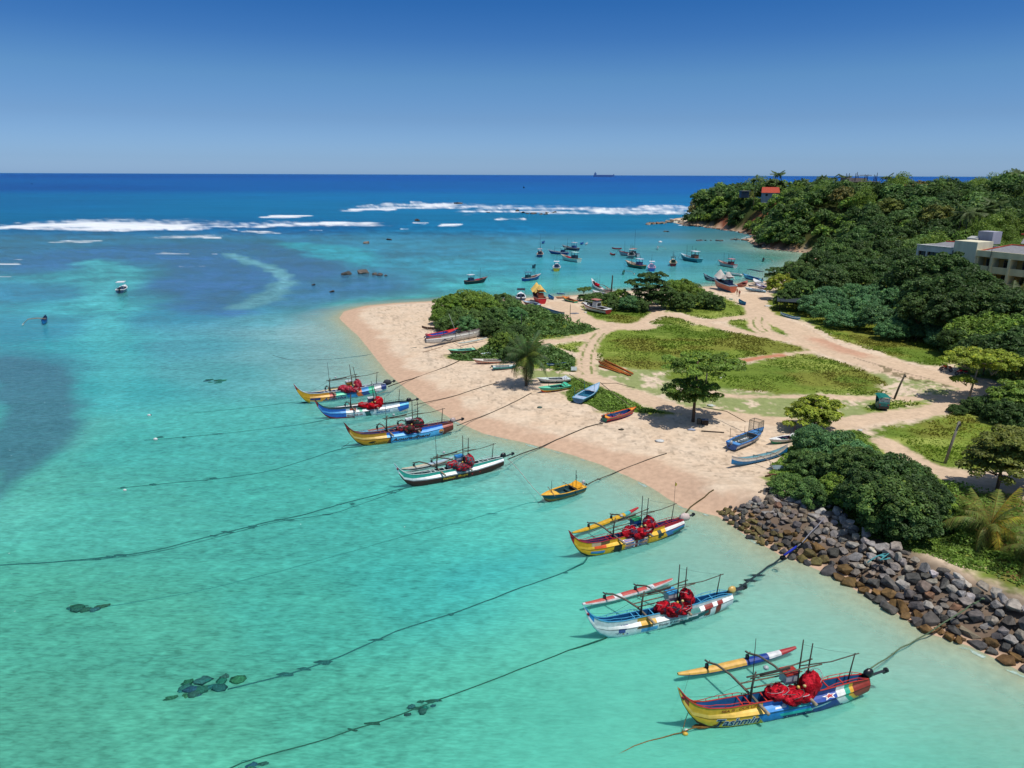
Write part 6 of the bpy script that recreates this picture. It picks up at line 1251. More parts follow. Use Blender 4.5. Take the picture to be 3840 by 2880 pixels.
canoe((2740, 1758), (2950, 1706), 'white and blue outrigger canoe on the sand, its weathered float toward the water', (30, 120, 180), (200, 190, 180), L=8.0, w=.62, h=.75, inside=(150, 200, 210), ends=.5, stripe=(222, 216, 206), float_side=-1, fc=(150, 126, 104), arms=(.42, .66), fo=2.6, fl=.3)
# the long beached outrigger
def beached_outrigger():
    a, c = G(1605, 1305), G(1800, 1262); d = c-a; L = math.hypot(d.x, d.y); s = L/9.9; rz = math.atan2(-d.y, -d.x); org = Vector((c.x, c.y, H1(c.x, c.y)+.28*s))-Vector((math.cos(rz), math.sin(rz), 0))*1.9*s
    root = thing('outrigger_boat', org, rz, 'long whitish outrigger boat hauled up on the sand with its red prow in the bushes', 'outrigger boat', None, s); root.scale = (s, s*.72, s*.72)
    lv = lambda x, band, v: (190, 60, 56) if x < .9 else ((50, 70, 90) if (band == 'low' and 7.6 < x < 9.6 and .5 < v+.15*math.sin(x*4) < .75) else ((190, 110, 100) if band == 'up' and x > 9.5 else (186, 184, 178)))
    outrigger_hull(lv, (120, 80, 76), (170, 170, 166), (150, 150, 146)).build('hull', M_PAINT, root)
    for bx in (4.2, 6.8): MB(A(180, 170, 150)).tube([(bx, -.6, 1.1), (bx+.1, .6, 1.5), (bx+.3, 2.4, 1.4), (bx+.4, 4.0, .2)], .08, n=6, r2=.05).build('outrigger_boom', M_WOOD, root, True)
    b = MB(); spindle(b, (3.0, 4.1, .1), (8.6, 4.1, .1), .22, lambda t, s_: (196, 206, 200)); b.build('outrigger_float', M_PAINT, root)
    for x, h_ in ((6.0, 4.0), (5.6, 2.6), (8.8, 2.2)): MB(A(84, 80, 74)).tube([(x, 0, .6), (x+.1, 0, h_)], .05, n=5).build('mast', M_WOOD, root)
    MB(A(200, 206, 196)).tube([(6.3, -.3, 1.0), (7.3, -1.0, 5.4)], .035, n=5).build('mast', M_WOOD, root); MB(A(60, 66, 66)).box((6.2, 0, 1.5), (.7, .5, .5)).build('engine_box', M_METAL, root)
beached_outrigger()
# three boats under the yellowish tree
o, s = skiff((2742, 1690), (2852, 1640), 'blue and white fibreglass boat carrying a tall net cage on its bow', [(.25, (160, 180, 196)), (.6, (226, 226, 222)), (.8, (60, 110, 180)), (1, (206, 216, 224))], (56, 120, 190), (90, 110, 120), (90, 150, 210), L=7.2, beam=2.1, h=.95, hb=1.4, hs=.9, poles=((.12, 1, 2.6), (.6, 1, 2.0)), boom=((.22, 1.6, -1.0, .3), (.62, 1.6, -1.3, .2), (.40, 1.3, -1.0, .3)), motor=(196, 204, 210), lettering=('SEA QUEEN', 3.0, 5.0, .55, .78, (40, 44, 60)), fore=.7, pole_col=(110, 70, 60))
t = thing('net_cage', on_boat(o, 5.55, 0, 1.25), o.rotation_euler.z, 'tall dark green mesh cage standing on the blue and white boat', 'cage'); b = MB(A(60, 84, 74))
for x in (-.5, .5):
    for y in (-.6, .6): b.tube([(x, y, 0), (x, y, 1.35)], .03, n=4)
for zz in (0.03, 1.33):
    b.tube([(-.5, -.6, zz), (.5, -.6, zz), (.5, .6, zz), (-.5, .6, zz), (-.5, -.6, zz)], .03, n=4)
b.build('frame', M_METAL, t); b = MB(A(44, 66, 58))
for i in range(13):
    y = -.6+.1*i; b.tube([(-.5, y, 0), (-.5, y, 1.3)], .008, n=3); b.tube([(.5, y, 0), (.5, y, 1.3)], .008, n=3)
for i in range(11):
    x = -.5+.1*i; b.tube([(x, -.6, 0), (x, -.6, 1.3)], .012, n=3); b.tube([(x, .6, 0), (x, .6, 1.3)], .008, n=3)
b.build('mesh', M_NET, t)
skiff((2990, 1648), (2890, 1668), 'white skiff with emerald keel and dark red swirls beside the yellowish tree', [(.4, (40, 150, 110)), (.6, (220, 218, 210)), (.74, (160, 70, 60)), (1, (224, 222, 216))], (232, 230, 226), (56, 50, 90), (230, 230, 226), L=6.4, beam=1.9, h=.8, hb=1.15, poles=((.45, 1, 2.6), (.02, -1, 2.5)), boom=((.5, 1.6, -.5, .1),), fin=(224, 222, 220), pole_col=(140, 60, 60))
o, s = skiff((2183, 1838), (2042, 1886), 'small yellow and navy skiff moored off the beach among the outriggers', [(.2, (150, 50, 46)), (.36, (190, 206, 200)), (.5, (150, 120, 50)), (.74, (20, 90, 100)), (1, (24, 90, 120))], (232, 172, 50), (50, 84, 90), (238, 186, 70), z=0, L=6.0, beam=1.9, h=.85, hb=1.15, zk=-.12, poles=((.80, 0, 2.5), (.30, 1, 2.7), (.06, -1, 2.4)), boom=((.33, 1.4, -1.4, -.1), (.85, 1.0, -1.4, -.9)), motor=(196, 200, 210), fin=(238, 170, 40), pole_col=(50, 66, 62))
MB(A(50, 66, 62)).tube([(1.7, .9, 2.3), (.8, -.3, 2.2), (.1, -1.0, 2.1)], .03, n=4).build('spar', M_WOOD, o)
# boats on the inner shore
def trawler(stern, bow, label, hullc, top, deckc, cab, roof, L=10.0, beam=2.9, cabx=.27, mast=.72, mh=4.2, heap=None, z=0.0, name='fishing_boat', cat='fishing boat', group='fishing boats anchored in the bay', keel=None, cabh=2.0, extra=0, tarp=None, tall=0, lift=0.0, hb=2.0, h=1.15, hs=1.2, zk=-.25, maxlen=None):
    if maxlen is None: maxlen = 99 if abs(stern[0]-bow[0]) > 36 else 7.4
    o, s = boat_frame(stern, bow, z, name, label, cat, group, L, lift, 0, maxlen)
    bands = [(.32, keel or tuple(int(v*.6) for v in hullc)), (.84, hullc), (1, top)]
    b, b2, Wd, Hg, X = hull_shell(L, beam, h, hb, hs, zk, bands, n=22, pw=2.4, tr=.8, gun=top, inside=deckc, deck=deckc, fore=.8, aft=.06, floor=h-.35, rake=.9); b.build('hull', M_PAINT, o); b2.build('gunwale', M_PAINT, o)
    cx = L*cabx; cw, cl = beam*.52, L*.2; b = MB(A(*cab, k=1.2)); b.box((cx, 0, h+.35), (cl, cw, 1.4))
    for sx_ in (-1, 1):
        for sy_ in (-1, 1): b.tube([(cx+sx_*cl*.46, sy_*cw*.46, h+1.0), (cx+sx_*cl*.46, sy_*cw*.46, h+cabh+.1)], .06, n=4)
    wb = b.build('wheelhouse', M_PAINT, o); MB(A(*roof, k=1.15)).box((cx-.1, 0, h+cabh+.12), (cl*1.35, cw*1.25, .1)).build('roof', M_PAINT, o)
    b = MB(A(30, 40, 50)); b.box((cx+cl*.5+.015, 0, h+.75), (.02, cw*.8, .4)); b.box((cx, -cw*.5-.015, h+.72), (cl*.6, .02, .4)); b.build('window', M_GLASS, wb)
    MB(A(70, 56, 50)).tube([(L*mast, 0, h-.4), (L*mast-.05, 0, h+1.5), (L*mast+.1, 0, h+mh)], .07, n=6, r2=.03).build('mast', M_WOOD, o)
    for k in range(2+extra): MB(A(60, 54, 56)).tube([(cx+(k-.8)*cl*.5, .2*(-1)**k*cw, h+cabh), (cx+(k-.8)*cl*.55, .2*(-1)**k*cw, h+cabh+1.1+.3*k+(tall if k == 0 else 0))], .035, n=4).build('pole', M_WOOD, o)
    MB(A(90, 80, 74)).tube([(cx+cl*.5, 0, h+cabh-.2), (L*mast, 0, h+1.7)], .03, n=4).build('boom', M_WOOD, o)
    if heap:
        b = MB(); b.blob((L*.58, .1, h-.05), (1.2, .7, .45), A(*heap), 7, 10, .25, 2.2, int(L*7)); b.build('net_heap', M_NET, o, True)
    MB(A(150, 140, 130)).box((L*.47, -.1, h-.1), (1.0, .8, .4)).build('hatch', M_PAINT, o)
    b = MB(A(90, 96, 90)); b.tube([(L+.7, 0, hb-.1), (L+1.3, .1, .6), (L+1.9, .2, -.1)], .03, n=4); b.build('anchor_line', M_ROPE, o)
    if tarp:
        b = MB(A(*tarp)); vs = []; nx, ny = 9, 7
        for i in range(nx):
            for j in range(ny): x = L*(.2+.62*i/(nx-1)); y = beam*(-.55+1.1*j/(ny-1)); vs.append((x, y, h+2.2+1.3*math.sin(i*1.1)*(1-.8*abs(2*j/(ny-1)-1))-1.0*abs(2*j/(ny-1)-1)))
        b.add(vs, [(i*ny+j, (i+1)*ny+j, (i+1)*ny+j+1, i*ny+j+1) for i in range(nx-1) for j in range(ny-1)]); b.build('tarpaulin', M_CLOTH, o, True)
    return o, s
trawler((1746, 1066), (1822, 1058), 'black-hulled fishing boat anchored apart at the left of the bay', (24, 40, 50), (120, 90, 76), (150, 90, 90), (40, 70, 110), (216, 220, 226), L=9, heap=(170, 40, 80))
trawler((1964, 1055), (2022, 1046), 'royal blue fishing boat with pale rim near the beach end', (40, 96, 170), (214, 200, 196), (176, 150, 146), (30, 90, 100), (90, 130, 150), L=9, heap=(120, 80, 70))
trawler((2084, 1026), (2090, 1000), 'white and yellow fishing boat seen from its square stern', (196, 180, 60), (230, 232, 232), (170, 180, 186), (60, 84, 120), (230, 232, 236), L=8, extra=1)
trawler((2018, 974), (2032, 950), 'dark blue fishing boat with a very tall mast seen from its stern', (30, 70, 110), (196, 186, 176), (170, 150, 140), (70, 70, 84), (206, 190, 190), L=8, mh=7.5, tall=3)
trawler((2130, 955), (2060, 951), 'long navy fishing boat with a raised prow, left of the cluster', (40, 76, 150), (196, 206, 214), (110, 120, 150), (30, 60, 110), (150, 214, 206), L=10.5, mh=3)
trawler((2168, 940), (2112, 934), 'dark fishing boat with a tall pale and red wheelhouse at the back of the cluster', (30, 60, 90), (170, 160, 160), (130, 140, 140), (60, 90, 150), (226, 206, 210), L=10, extra=1, cabh=2.4)
trawler((2172, 984), (2108, 974), 'pale green fishing boat with a crimson net heap in front of the cluster', (176, 206, 200), (190, 210, 190), (170, 140, 130), (40, 60, 80), (190, 232, 226), L=9.5, heap=(190, 30, 70), keel=(110, 160, 160))
trawler((2393, 963), (2322, 956), 'whitish fishing boat with two very tall rods, farthest of the right-hand group', (170, 180, 190), (90, 90, 130), (150, 110, 90), (50, 50, 70), (206, 120, 90), L=10, mh=5, tall=7, extra=1, keel=(40, 50, 60))
trawler((2362, 976), (2372, 956), 'small dark-cabined fishing boat seen from its stern between two larger ones', (70, 110, 116), (200, 206, 206), (130, 130, 130), (30, 60, 64), (196, 214, 214), L=7.5)
trawler((2414, 1009), (2350, 997), 'bottle green fishing boat with tan rim and purple-poled cabin', (30, 96, 84), (170, 120, 60), (206, 196, 180), (70, 60, 110), (222, 222, 236), L=10, extra=2)
trawler((2446, 1026), (2440, 1000), 'blue-sterned fishing boat with pink rim and white cabin', (56, 110, 190), (206, 140, 170), (200, 180, 200), (170, 190, 216), (232, 234, 240), L=8)
trawler((2525, 1008), (2522, 982), 'maroon-sterned fishing boat with dark green cabin', (110, 36, 40), (206, 190, 160), (190, 176, 150), (24, 80, 60), (60, 90, 80), L=8)
trawler((2623, 985), (2555, 972), 'teal fishing boat with white roof at the right of the anchorage', (30, 116, 130), (90, 190, 206), (180, 196, 200), (120, 76, 60), (236, 236, 240), L=10, mh=3.6, extra=1, keel=(40, 80, 90))
trawler((2757, 1005), (2696, 994), 'greyish white fishing boat with red-topped cabin, nearest the hauled-out boats', (186, 192, 196), (150, 110, 110), (190, 160, 150), (110, 50, 60), (214, 130, 140), L=10, extra=2, keel=(60, 66, 76))
for a, c, lab, hc_, fs, L_ in [((2294, 934), (2331, 936), 'small red canoe with upturned ends beyond the anchored boats', (200, 60, 66), 0, 6), ((2307, 959), (2287, 956), 'short red skiff towed close to the whitish boat', (210, 60, 50), 0, 4), ((2464, 941), (2468, 928), 'tiny white outrigger canoe far out between the two groups', (200, 214, 220), -1, 5), ((2334, 1036), (2342, 1020), 'tiny green outrigger canoe just off the umbrella trees', (60, 130, 116), -1, 5), ((2860, 988), (2864, 972), 'tiny dark outrigger canoe near the wooded shore', (60, 60, 64), -1, 5), ((2032, 915), (2042, 912), 'tiny blue dinghy at the far left of the anchorage', (50, 100, 170), 0, 3.5), ((2176, 919), (2188, 916), 'tiny blue dinghy behind the farthest fishing boats', (40, 90, 170), 0, 3.5), ((2195, 919), (2203, 917), 'tiny white dinghy behind the farthest fishing boats', (220, 224, 226), 0, 3), ((1994, 1010), (2010, 1000), 'small dark dinghy floating behind the royal blue boat', (30, 70, 90), 0, 4)]:
    canoe(a, c, lab, hc_, hc_, L=L_, w=.9 if L_ < 5 else .7, h=.7, z=0, float_side=fs, ends=.35, name='dinghy' if L_ < 5 else 'canoe', fo=3.2, arms=(.45,), fl=.5)
canoe((160, 1224), (176, 1200), 'bright blue outrigger canoe floating alone off the left reef', (40, 140, 206), (30, 60, 100), L=5.2, w=.9, h=.8, z=0, float_side=1, fc=(220, 232, 220), arms=(.45, .55), fo=3.6, fl=.5, inside=(40, 60, 90), stripe=(30, 90, 160))
trawler((1967, 706), (1961, 705), 'tiny dark fishing boat far out towards the horizon', (30, 50, 80), (40, 60, 90), (60, 70, 90), (40, 60, 90), (90, 110, 130), L=9, group=None, name='distant_boat', maxlen=12)
trawler((117, 690), (123, 690), 'tiny dark boat on the horizon sea at the far left', (30, 50, 80), (40, 60, 90), (60, 70, 90), (40, 60, 90), (90, 110, 130), L=9, group=None, name='distant_boat', maxlen=12)
# inner beach
o, s = trawler((2047, 1148), (1992, 1120), 'red wooden fishing boat on the beach under a torn yellow tarpaulin', (196, 36, 50), (170, 130, 110), (120, 80, 70), (180, 90, 60), (226, 170, 90), L=9.5, z=None, group=None, keel=(206, 200, 196), mh=3.6, maxlen=8.2, tarp=(236, 200, 110), h=1.7, hb=2.6, hs=1.7, zk=0)
trawler((2757, 1100), (2672, 1078), 'big hauled-out wooden boat, striped orange and blue, under a pale tarpaulin', (196, 110, 84), (170, 200, 210), (90, 100, 110), (50, 70, 110), (206, 200, 196), L=11.5, z=None, group=None, keel=(80, 170, 200), mh=3.4, maxlen=10.5, tarp=(206, 200, 192), h=2.2, hb=2.9, hs=2.0, zk=0)
def cruiser():
    o, s = boat_frame((2284, 1180), (2186, 1160), None, 'cabin_cruiser', 'old white cabin cruiser with a maroon stripe parked on the grass', 'boat', None, 8.5, 0, 0, 7.6)
    b, b2, Wd, Hg, X = hull_shell(8.5, 2.7, 1.25, 1.7, 1.15, 0, [(.35, (206, 204, 200)), (.62, (226, 224, 220)), (.8, (150, 50, 50)), (1, (230, 228, 224))], gun=(230, 230, 226), inside=(70, 74, 80), deck=(222, 222, 220), fore=.62, floor=.6); b.build('hull', M_PAINT, o); b2.build('gunwale', M_PAINT, o)
    b = MB(A(226, 226, 222)); b.box((4.0, 0, 1.9), (1.6, 1.7, 1.3), taper=.86); c = b.build('cabin', M_PAINT, o); b = MB(A(40, 44, 50)); b.box((3.15, 0, 1.95), (.03, 1.2, .7)); c.data.name = 'cabin'; b.build('window', M_GLASS, c)
    MB(A(206, 130, 120)).box((4.2, 0, 3.0), (2.2, 1.8, .1)).build('canopy', M_CLOTH, o)
    for x in (3.3, 5.0):
        for y in (-.7, .7): MB(A(220, 220, 220)).tube([(x, y, 2.4), (x, y, 3.0)], .03, n=4).build('canopy_post', M_METAL, o)
    for x in (5.6, 6.6): MB(A(50, 54, 60)).box((x, 0, 1.62), (.5, 1.2, .4)).build('seat', M_CLOTH, o)
    b = MB(A(214, 216, 216)); pts = [(8.2, 0, 2.3), (7.2, -.8, 2.1), (5.6, -1.15, 1.95), (7.2, .8, 2.1)]; b.tube([(5.6, -1.15, 1.95), (7.2, -.8, 2.1), (8.2, 0, 2.3), (7.2, .8, 2.1), (5.6, 1.15, 1.95)], .03, n=4)
    for p in pts: b.tube([p, (p[0], p[1], 1.2)], .02, n=4)
    b.build('guardrail', M_METAL, o)
cruiser()
def speedboat(stern, bow, label, z, top, L=6.5):
    o, s = boat_frame(stern, bow, z, 'speedboat', label, 'speedboat', None, L, 0, 0, 6.6)
    b, b2, Wd, Hg, X = hull_shell(L, 2.3, .95, 1.3, .9, -.1, [(.4, (210, 216, 220)), (.7, (60, 90, 120)), (1, (226, 230, 232))], gun=(232, 234, 236), inside=(24, 36, 60), deck=(226, 230, 232), fore=.74, floor=.35); b.build('hull', M_PAINT, o); b2.build('gunwale', M_PAINT, o)
    MB(A(190, 200, 206)).box((3.3, 0, .9), (.9, .7, 1.0), taper=.8).build('console', M_PAINT, o)
    for x in (1.4, 2.4): MB(A(200, 206, 210)).box((x, 0, .6), (.4, 1.4, .4)).build('seat', M_CLOTH, o)
    MB(A(*top)).box((2.6, 0, 2.6), (2.6, 1.9, .1)).build('canopy', M_CLOTH, o)
    for x in (1.6, 3.6):
        for y in (-.8, .8): MB(A(220, 222, 224)).tube([(x, y, .9), (x, y, 2.6)], .03, n=4).build('canopy_post', M_METAL, o)
    outboard(o, -.1, 0, .9, (30, 34, 40), .1, 1.2, math.pi)
speedboat((440, 1107), (480, 1080), 'white speedboat with sunshade anchored over the left reef', 0, (232, 236, 240))
speedboat((1955, 1140), (1952, 1108), 'white speedboat with black canopy beached stern-on', None, (50, 54, 62))
o, s = skiff((1972, 1122), (1910, 1122), 'grey-blue low skiff lying beside the beached speedboat', [(1, (190, 196, 204))], (170, 190, 206), (110, 120, 130), (200, 206, 210), L=6, poles=((.2, 1, 2), (.9, 1, 2.2), (.85, -1, 2)))
skiff((2022, 1150), (1965, 1142), 'dark brown flat-decked hull lying behind the scrub mound', [(1, (110, 60, 50))], (190, 206, 220), (140, 150, 160), (176, 196, 210), L=6.5, beam=2, h=.9, hb=1)
canoe((2054, 1117), (2079, 1126), 'short blue dinghy on the sand right of the yellow tarpaulin', (40, 120, 180), (60, 150, 200), L=4, w=1.0, h=.6, name='dinghy', ends=.2)
skiff((2160, 1136), (2112, 1126), 'green and orange skiff pulled up beside the small umbrella-shaped tree', [(.5, (30, 110, 90)), (1, (60, 160, 120))], (220, 130, 60), (60, 60, 60), (220, 130, 50), L=7, poles=((.3, 1, 2.2), (.7, -1, 2.2)), hb=1.3)
skiff((2134, 1118), (2086, 1120), 'pinkish tan skiff on the waterline behind the green and orange one', [(1, (190, 150, 130))], (214, 150, 90), (120, 90, 80), (214, 150, 80), L=6.5, poles=((.2, 1, 2), (.8, 1, 2.4)), hb=1)
skiff((2118, 1104), (2088, 1104), 'small blue skiff with pole frame at the waterline of the inner beach', [(1, (60, 110, 160))], (90, 140, 190), (60, 90, 120), (120, 160, 190), z=0, L=5.5, poles=((.1, 1, 2.6), (.9, 1, 2.8), (.5, -1, 1.8)))
o, s = skiff((2270, 1100), (2206, 1068), 'white outrigger-style boat with tall red-tipped prow and scarlet net pile', [(.4, (60, 90, 130)), (1, (220, 222, 224))], (226, 226, 226), (120, 110, 110), (214, 214, 214), z=0, L=10, maxlen=8.5, beam=1.5, h=1.0, hb=2.6, hs=.9, zk=-.1, poles=((.25, 1, 4), (.4, -1, 4.4), (.45, 1, 3.6), (.7, 0, 3)), fore=.85)
b = MB(); b.blob((4.6, 0, 1.3), (1.7, .75, .6), A(200, 24, 44), 8, 12, .2, 2, 4); q = thing('fishing_net', on_boat(o, 0, 0, 0), o.rotation_euler.z, 'scarlet net pile on the white boat with the red-tipped prow', 'fishing net', None, s); b.build('net_bundle', M_NET, q, True)
b = MB(); spindle(b, (0, -3.6, .2), (5.2, -3.2, .2), .22, lambda t, s_: (222, 210, 190)); b.build('outrigger_float', M_PAINT, o)
for x in (1.4, 3.6): MB(A(120, 110, 100)).tube([(x, .6, 1.1), (x, -1.4, 1.6), (x, -3.5, .3)], .07, n=5).build('outrigger_boom', M_WOOD, o)
skiff((2287, 1112), (2226, 1106), 'white skiff with pale deck behind the tall utility pole', [(1, (206, 212, 214))], (226, 226, 226), (120, 120, 130), (214, 216, 220), L=6.5, poles=((.5, 1, 1.6),))
skiff((2300, 1100), (2250, 1092), 'white open skiff with brown rim at the waterline near the utility pole', [(1, (210, 206, 200))], (150, 120, 110), (110, 100, 100), (206, 200, 196), z=0, L=6)
canoe((2226, 1119), (2268, 1124), 'narrow white plank boat under the bushes by the utility pole', (222, 224, 224), (206, 210, 210), L=6, w=.7, h=.5)
# bay end
o, s = skiff((2714, 1060), (2640, 1050), 'moored outrigger with tall curled prow and pale lettering, partly behind the tarpaulin', [(.35, (40, 56, 76)), (.7, (40, 50, 70)), (1, (206, 206, 206))], (60, 70, 110), (110, 110, 120), (190, 190, 190), z=0, L=10.5, beam=1.5, h=1.1, hb=3.0, hs=1.0, zk=-.1, poles=((.55, 1, 4.2), (.35, 0, 4.8), (.38, -1, 4.6), (.8, 0, 2.6)), fore=.86)
v, f = text2d('CITY', 1, .1, .03); v = fit(v, 5.4, 7.6, .15, .75); MB(A(226, 228, 230)).add([(x, (.74+.02), z_) for x, z_ in [(13.0-a, c) for a, c in v]], f).build('painted_lettering', M_DECAL, CHILD[o.name][0])
skiff((2784, 1037), (2718, 1030), 'long white open boat with a black outboard afloat near the shore', [(.4, (110, 120, 130)), (1, (220, 220, 218))], (226, 226, 224), (190, 190, 190), (226, 226, 224), z=0, L=8, beam=1.6, h=.9, hb=1.2, zk=-.1, poles=((.2, 1, 3.6), (.24, -1, 3.4)), motor=(30, 40, 80))
skiff((2856, 1058), (2790, 1044), 'sky blue long boat shaded by a thin black canopy', [(.5, (50, 120, 170)), (1, (90, 190, 220))], (40, 110, 190), (50, 90, 150), (110, 190, 220), z=0, L=9, beam=1.6, h=.9, hb=1.5, zk=-.1, motor=(30, 34, 44), canopy=(.05, .75, 3.2, (40, 50, 66)))
skiff((2870, 1098), (2796, 1092), 'white and sky blue skiff on the sand at the mouth of the road', [(.5, (196, 206, 206)), (1, (110, 170, 200))], (214, 224, 230), (40, 80, 140), (190, 214, 230), L=7.5, beam=1.9, h=.95, hb=1.3, poles=((.75, 1, 3.0), (.45, 1, 3.0), (.2, 1, 2)))
skiff((2890, 1088), (2838, 1078), 'white skiff with violet trim behind the sky blue one', [(1, (214, 214, 224))], (140, 130, 190), (90, 80, 120), (226, 226, 230), L=6.5, poles=((.5, 1, 2.4),))
skiff((2862, 1072), (2822, 1062), 'plain white overturned-looking skiff near the blue canopy boat', [(1, (222, 222, 220))], (226, 226, 226), (206, 206, 206), (230, 230, 228), L=6, fore=.45)
skiff((2770, 1078), (2802, 1068), 'rust brown skiff beside the tarpaulin boat', [(1, (170, 96, 80))], (150, 84, 70), (120, 70, 60), (176, 104, 86), L=6)
skiff((2842, 1074), (2806, 1074), 'dark-hulled skiff with white rim in the shade of the bay trees', [(1, (60, 64, 80))], (214, 214, 214), (90, 90, 100), (200, 200, 204), L=5.5, poles=((.5, 1, 2.6),))
canoe((2796, 1146), (2770, 1136), 'short bright blue dinghy at the edge of the sandy road', (40, 120, 190), (80, 190, 210), L=4.5, w=1.1, h=.7, name='dinghy', ends=.25, inside=(50, 110, 140))
canoe((2734, 1122), (2748, 1124), 'tiny turquoise dinghy half hidden by the bay bushes', (60, 190, 190), (90, 210, 200), L=3, w=1.1, h=.6, name='dinghy', ends=.15)
canoe((2926, 1182), (3000, 1202), 'turquoise and white long canoe lying in the grass by the grove', (60, 150, 190), (150, 210, 216), L=8, w=1.1, h=.6, inside=(30, 80, 150), stripe=(206, 220, 222), ends=.3)
for px, py, c, lab in [(2898, 1062, (206, 70, 70), 'red and white skiff half hidden under the last bay tree'), (2925, 1072, (230, 190, 120), 'yellowish skiff prow showing under the yellow-green tree')]:
    skiff((px+26, py+1), (px-10, py-1), lab, [(.6, c), (1, (230, 228, 224))], (226, 224, 220), (120, 110, 110), c, L=5.5, z=1.0)
# the ship on the horizon
def ship():
    d = ray(2252, 1000); d = d/d.y; x, y = d.x*12500, 12500; o = thing('cargo_ship', (x, y, -12), 0, 'long grey-blue cargo ship on the horizon', 'ship', None, 1.0); q = 176
    b = MB(A(84, 130, 190)); b.prism([(-q, -20), (q-25, -20), (q, 0), (q-25, 20), (-q, 20)], 0, 44); b.build('hull', M_PAINT, o)
    b = MB(A(96, 140, 190)); b.box((-q+28, 0, 58), (34, 34, 30)); b.box((-q+26, 0, 80), (12, 12, 22)); b.build('bridge', M_PAINT, o); MB(A(90, 134, 188)).box((q-14, 0, 48), (14, 20, 14)).build('bow_castle', M_PAINT, o)
ship()
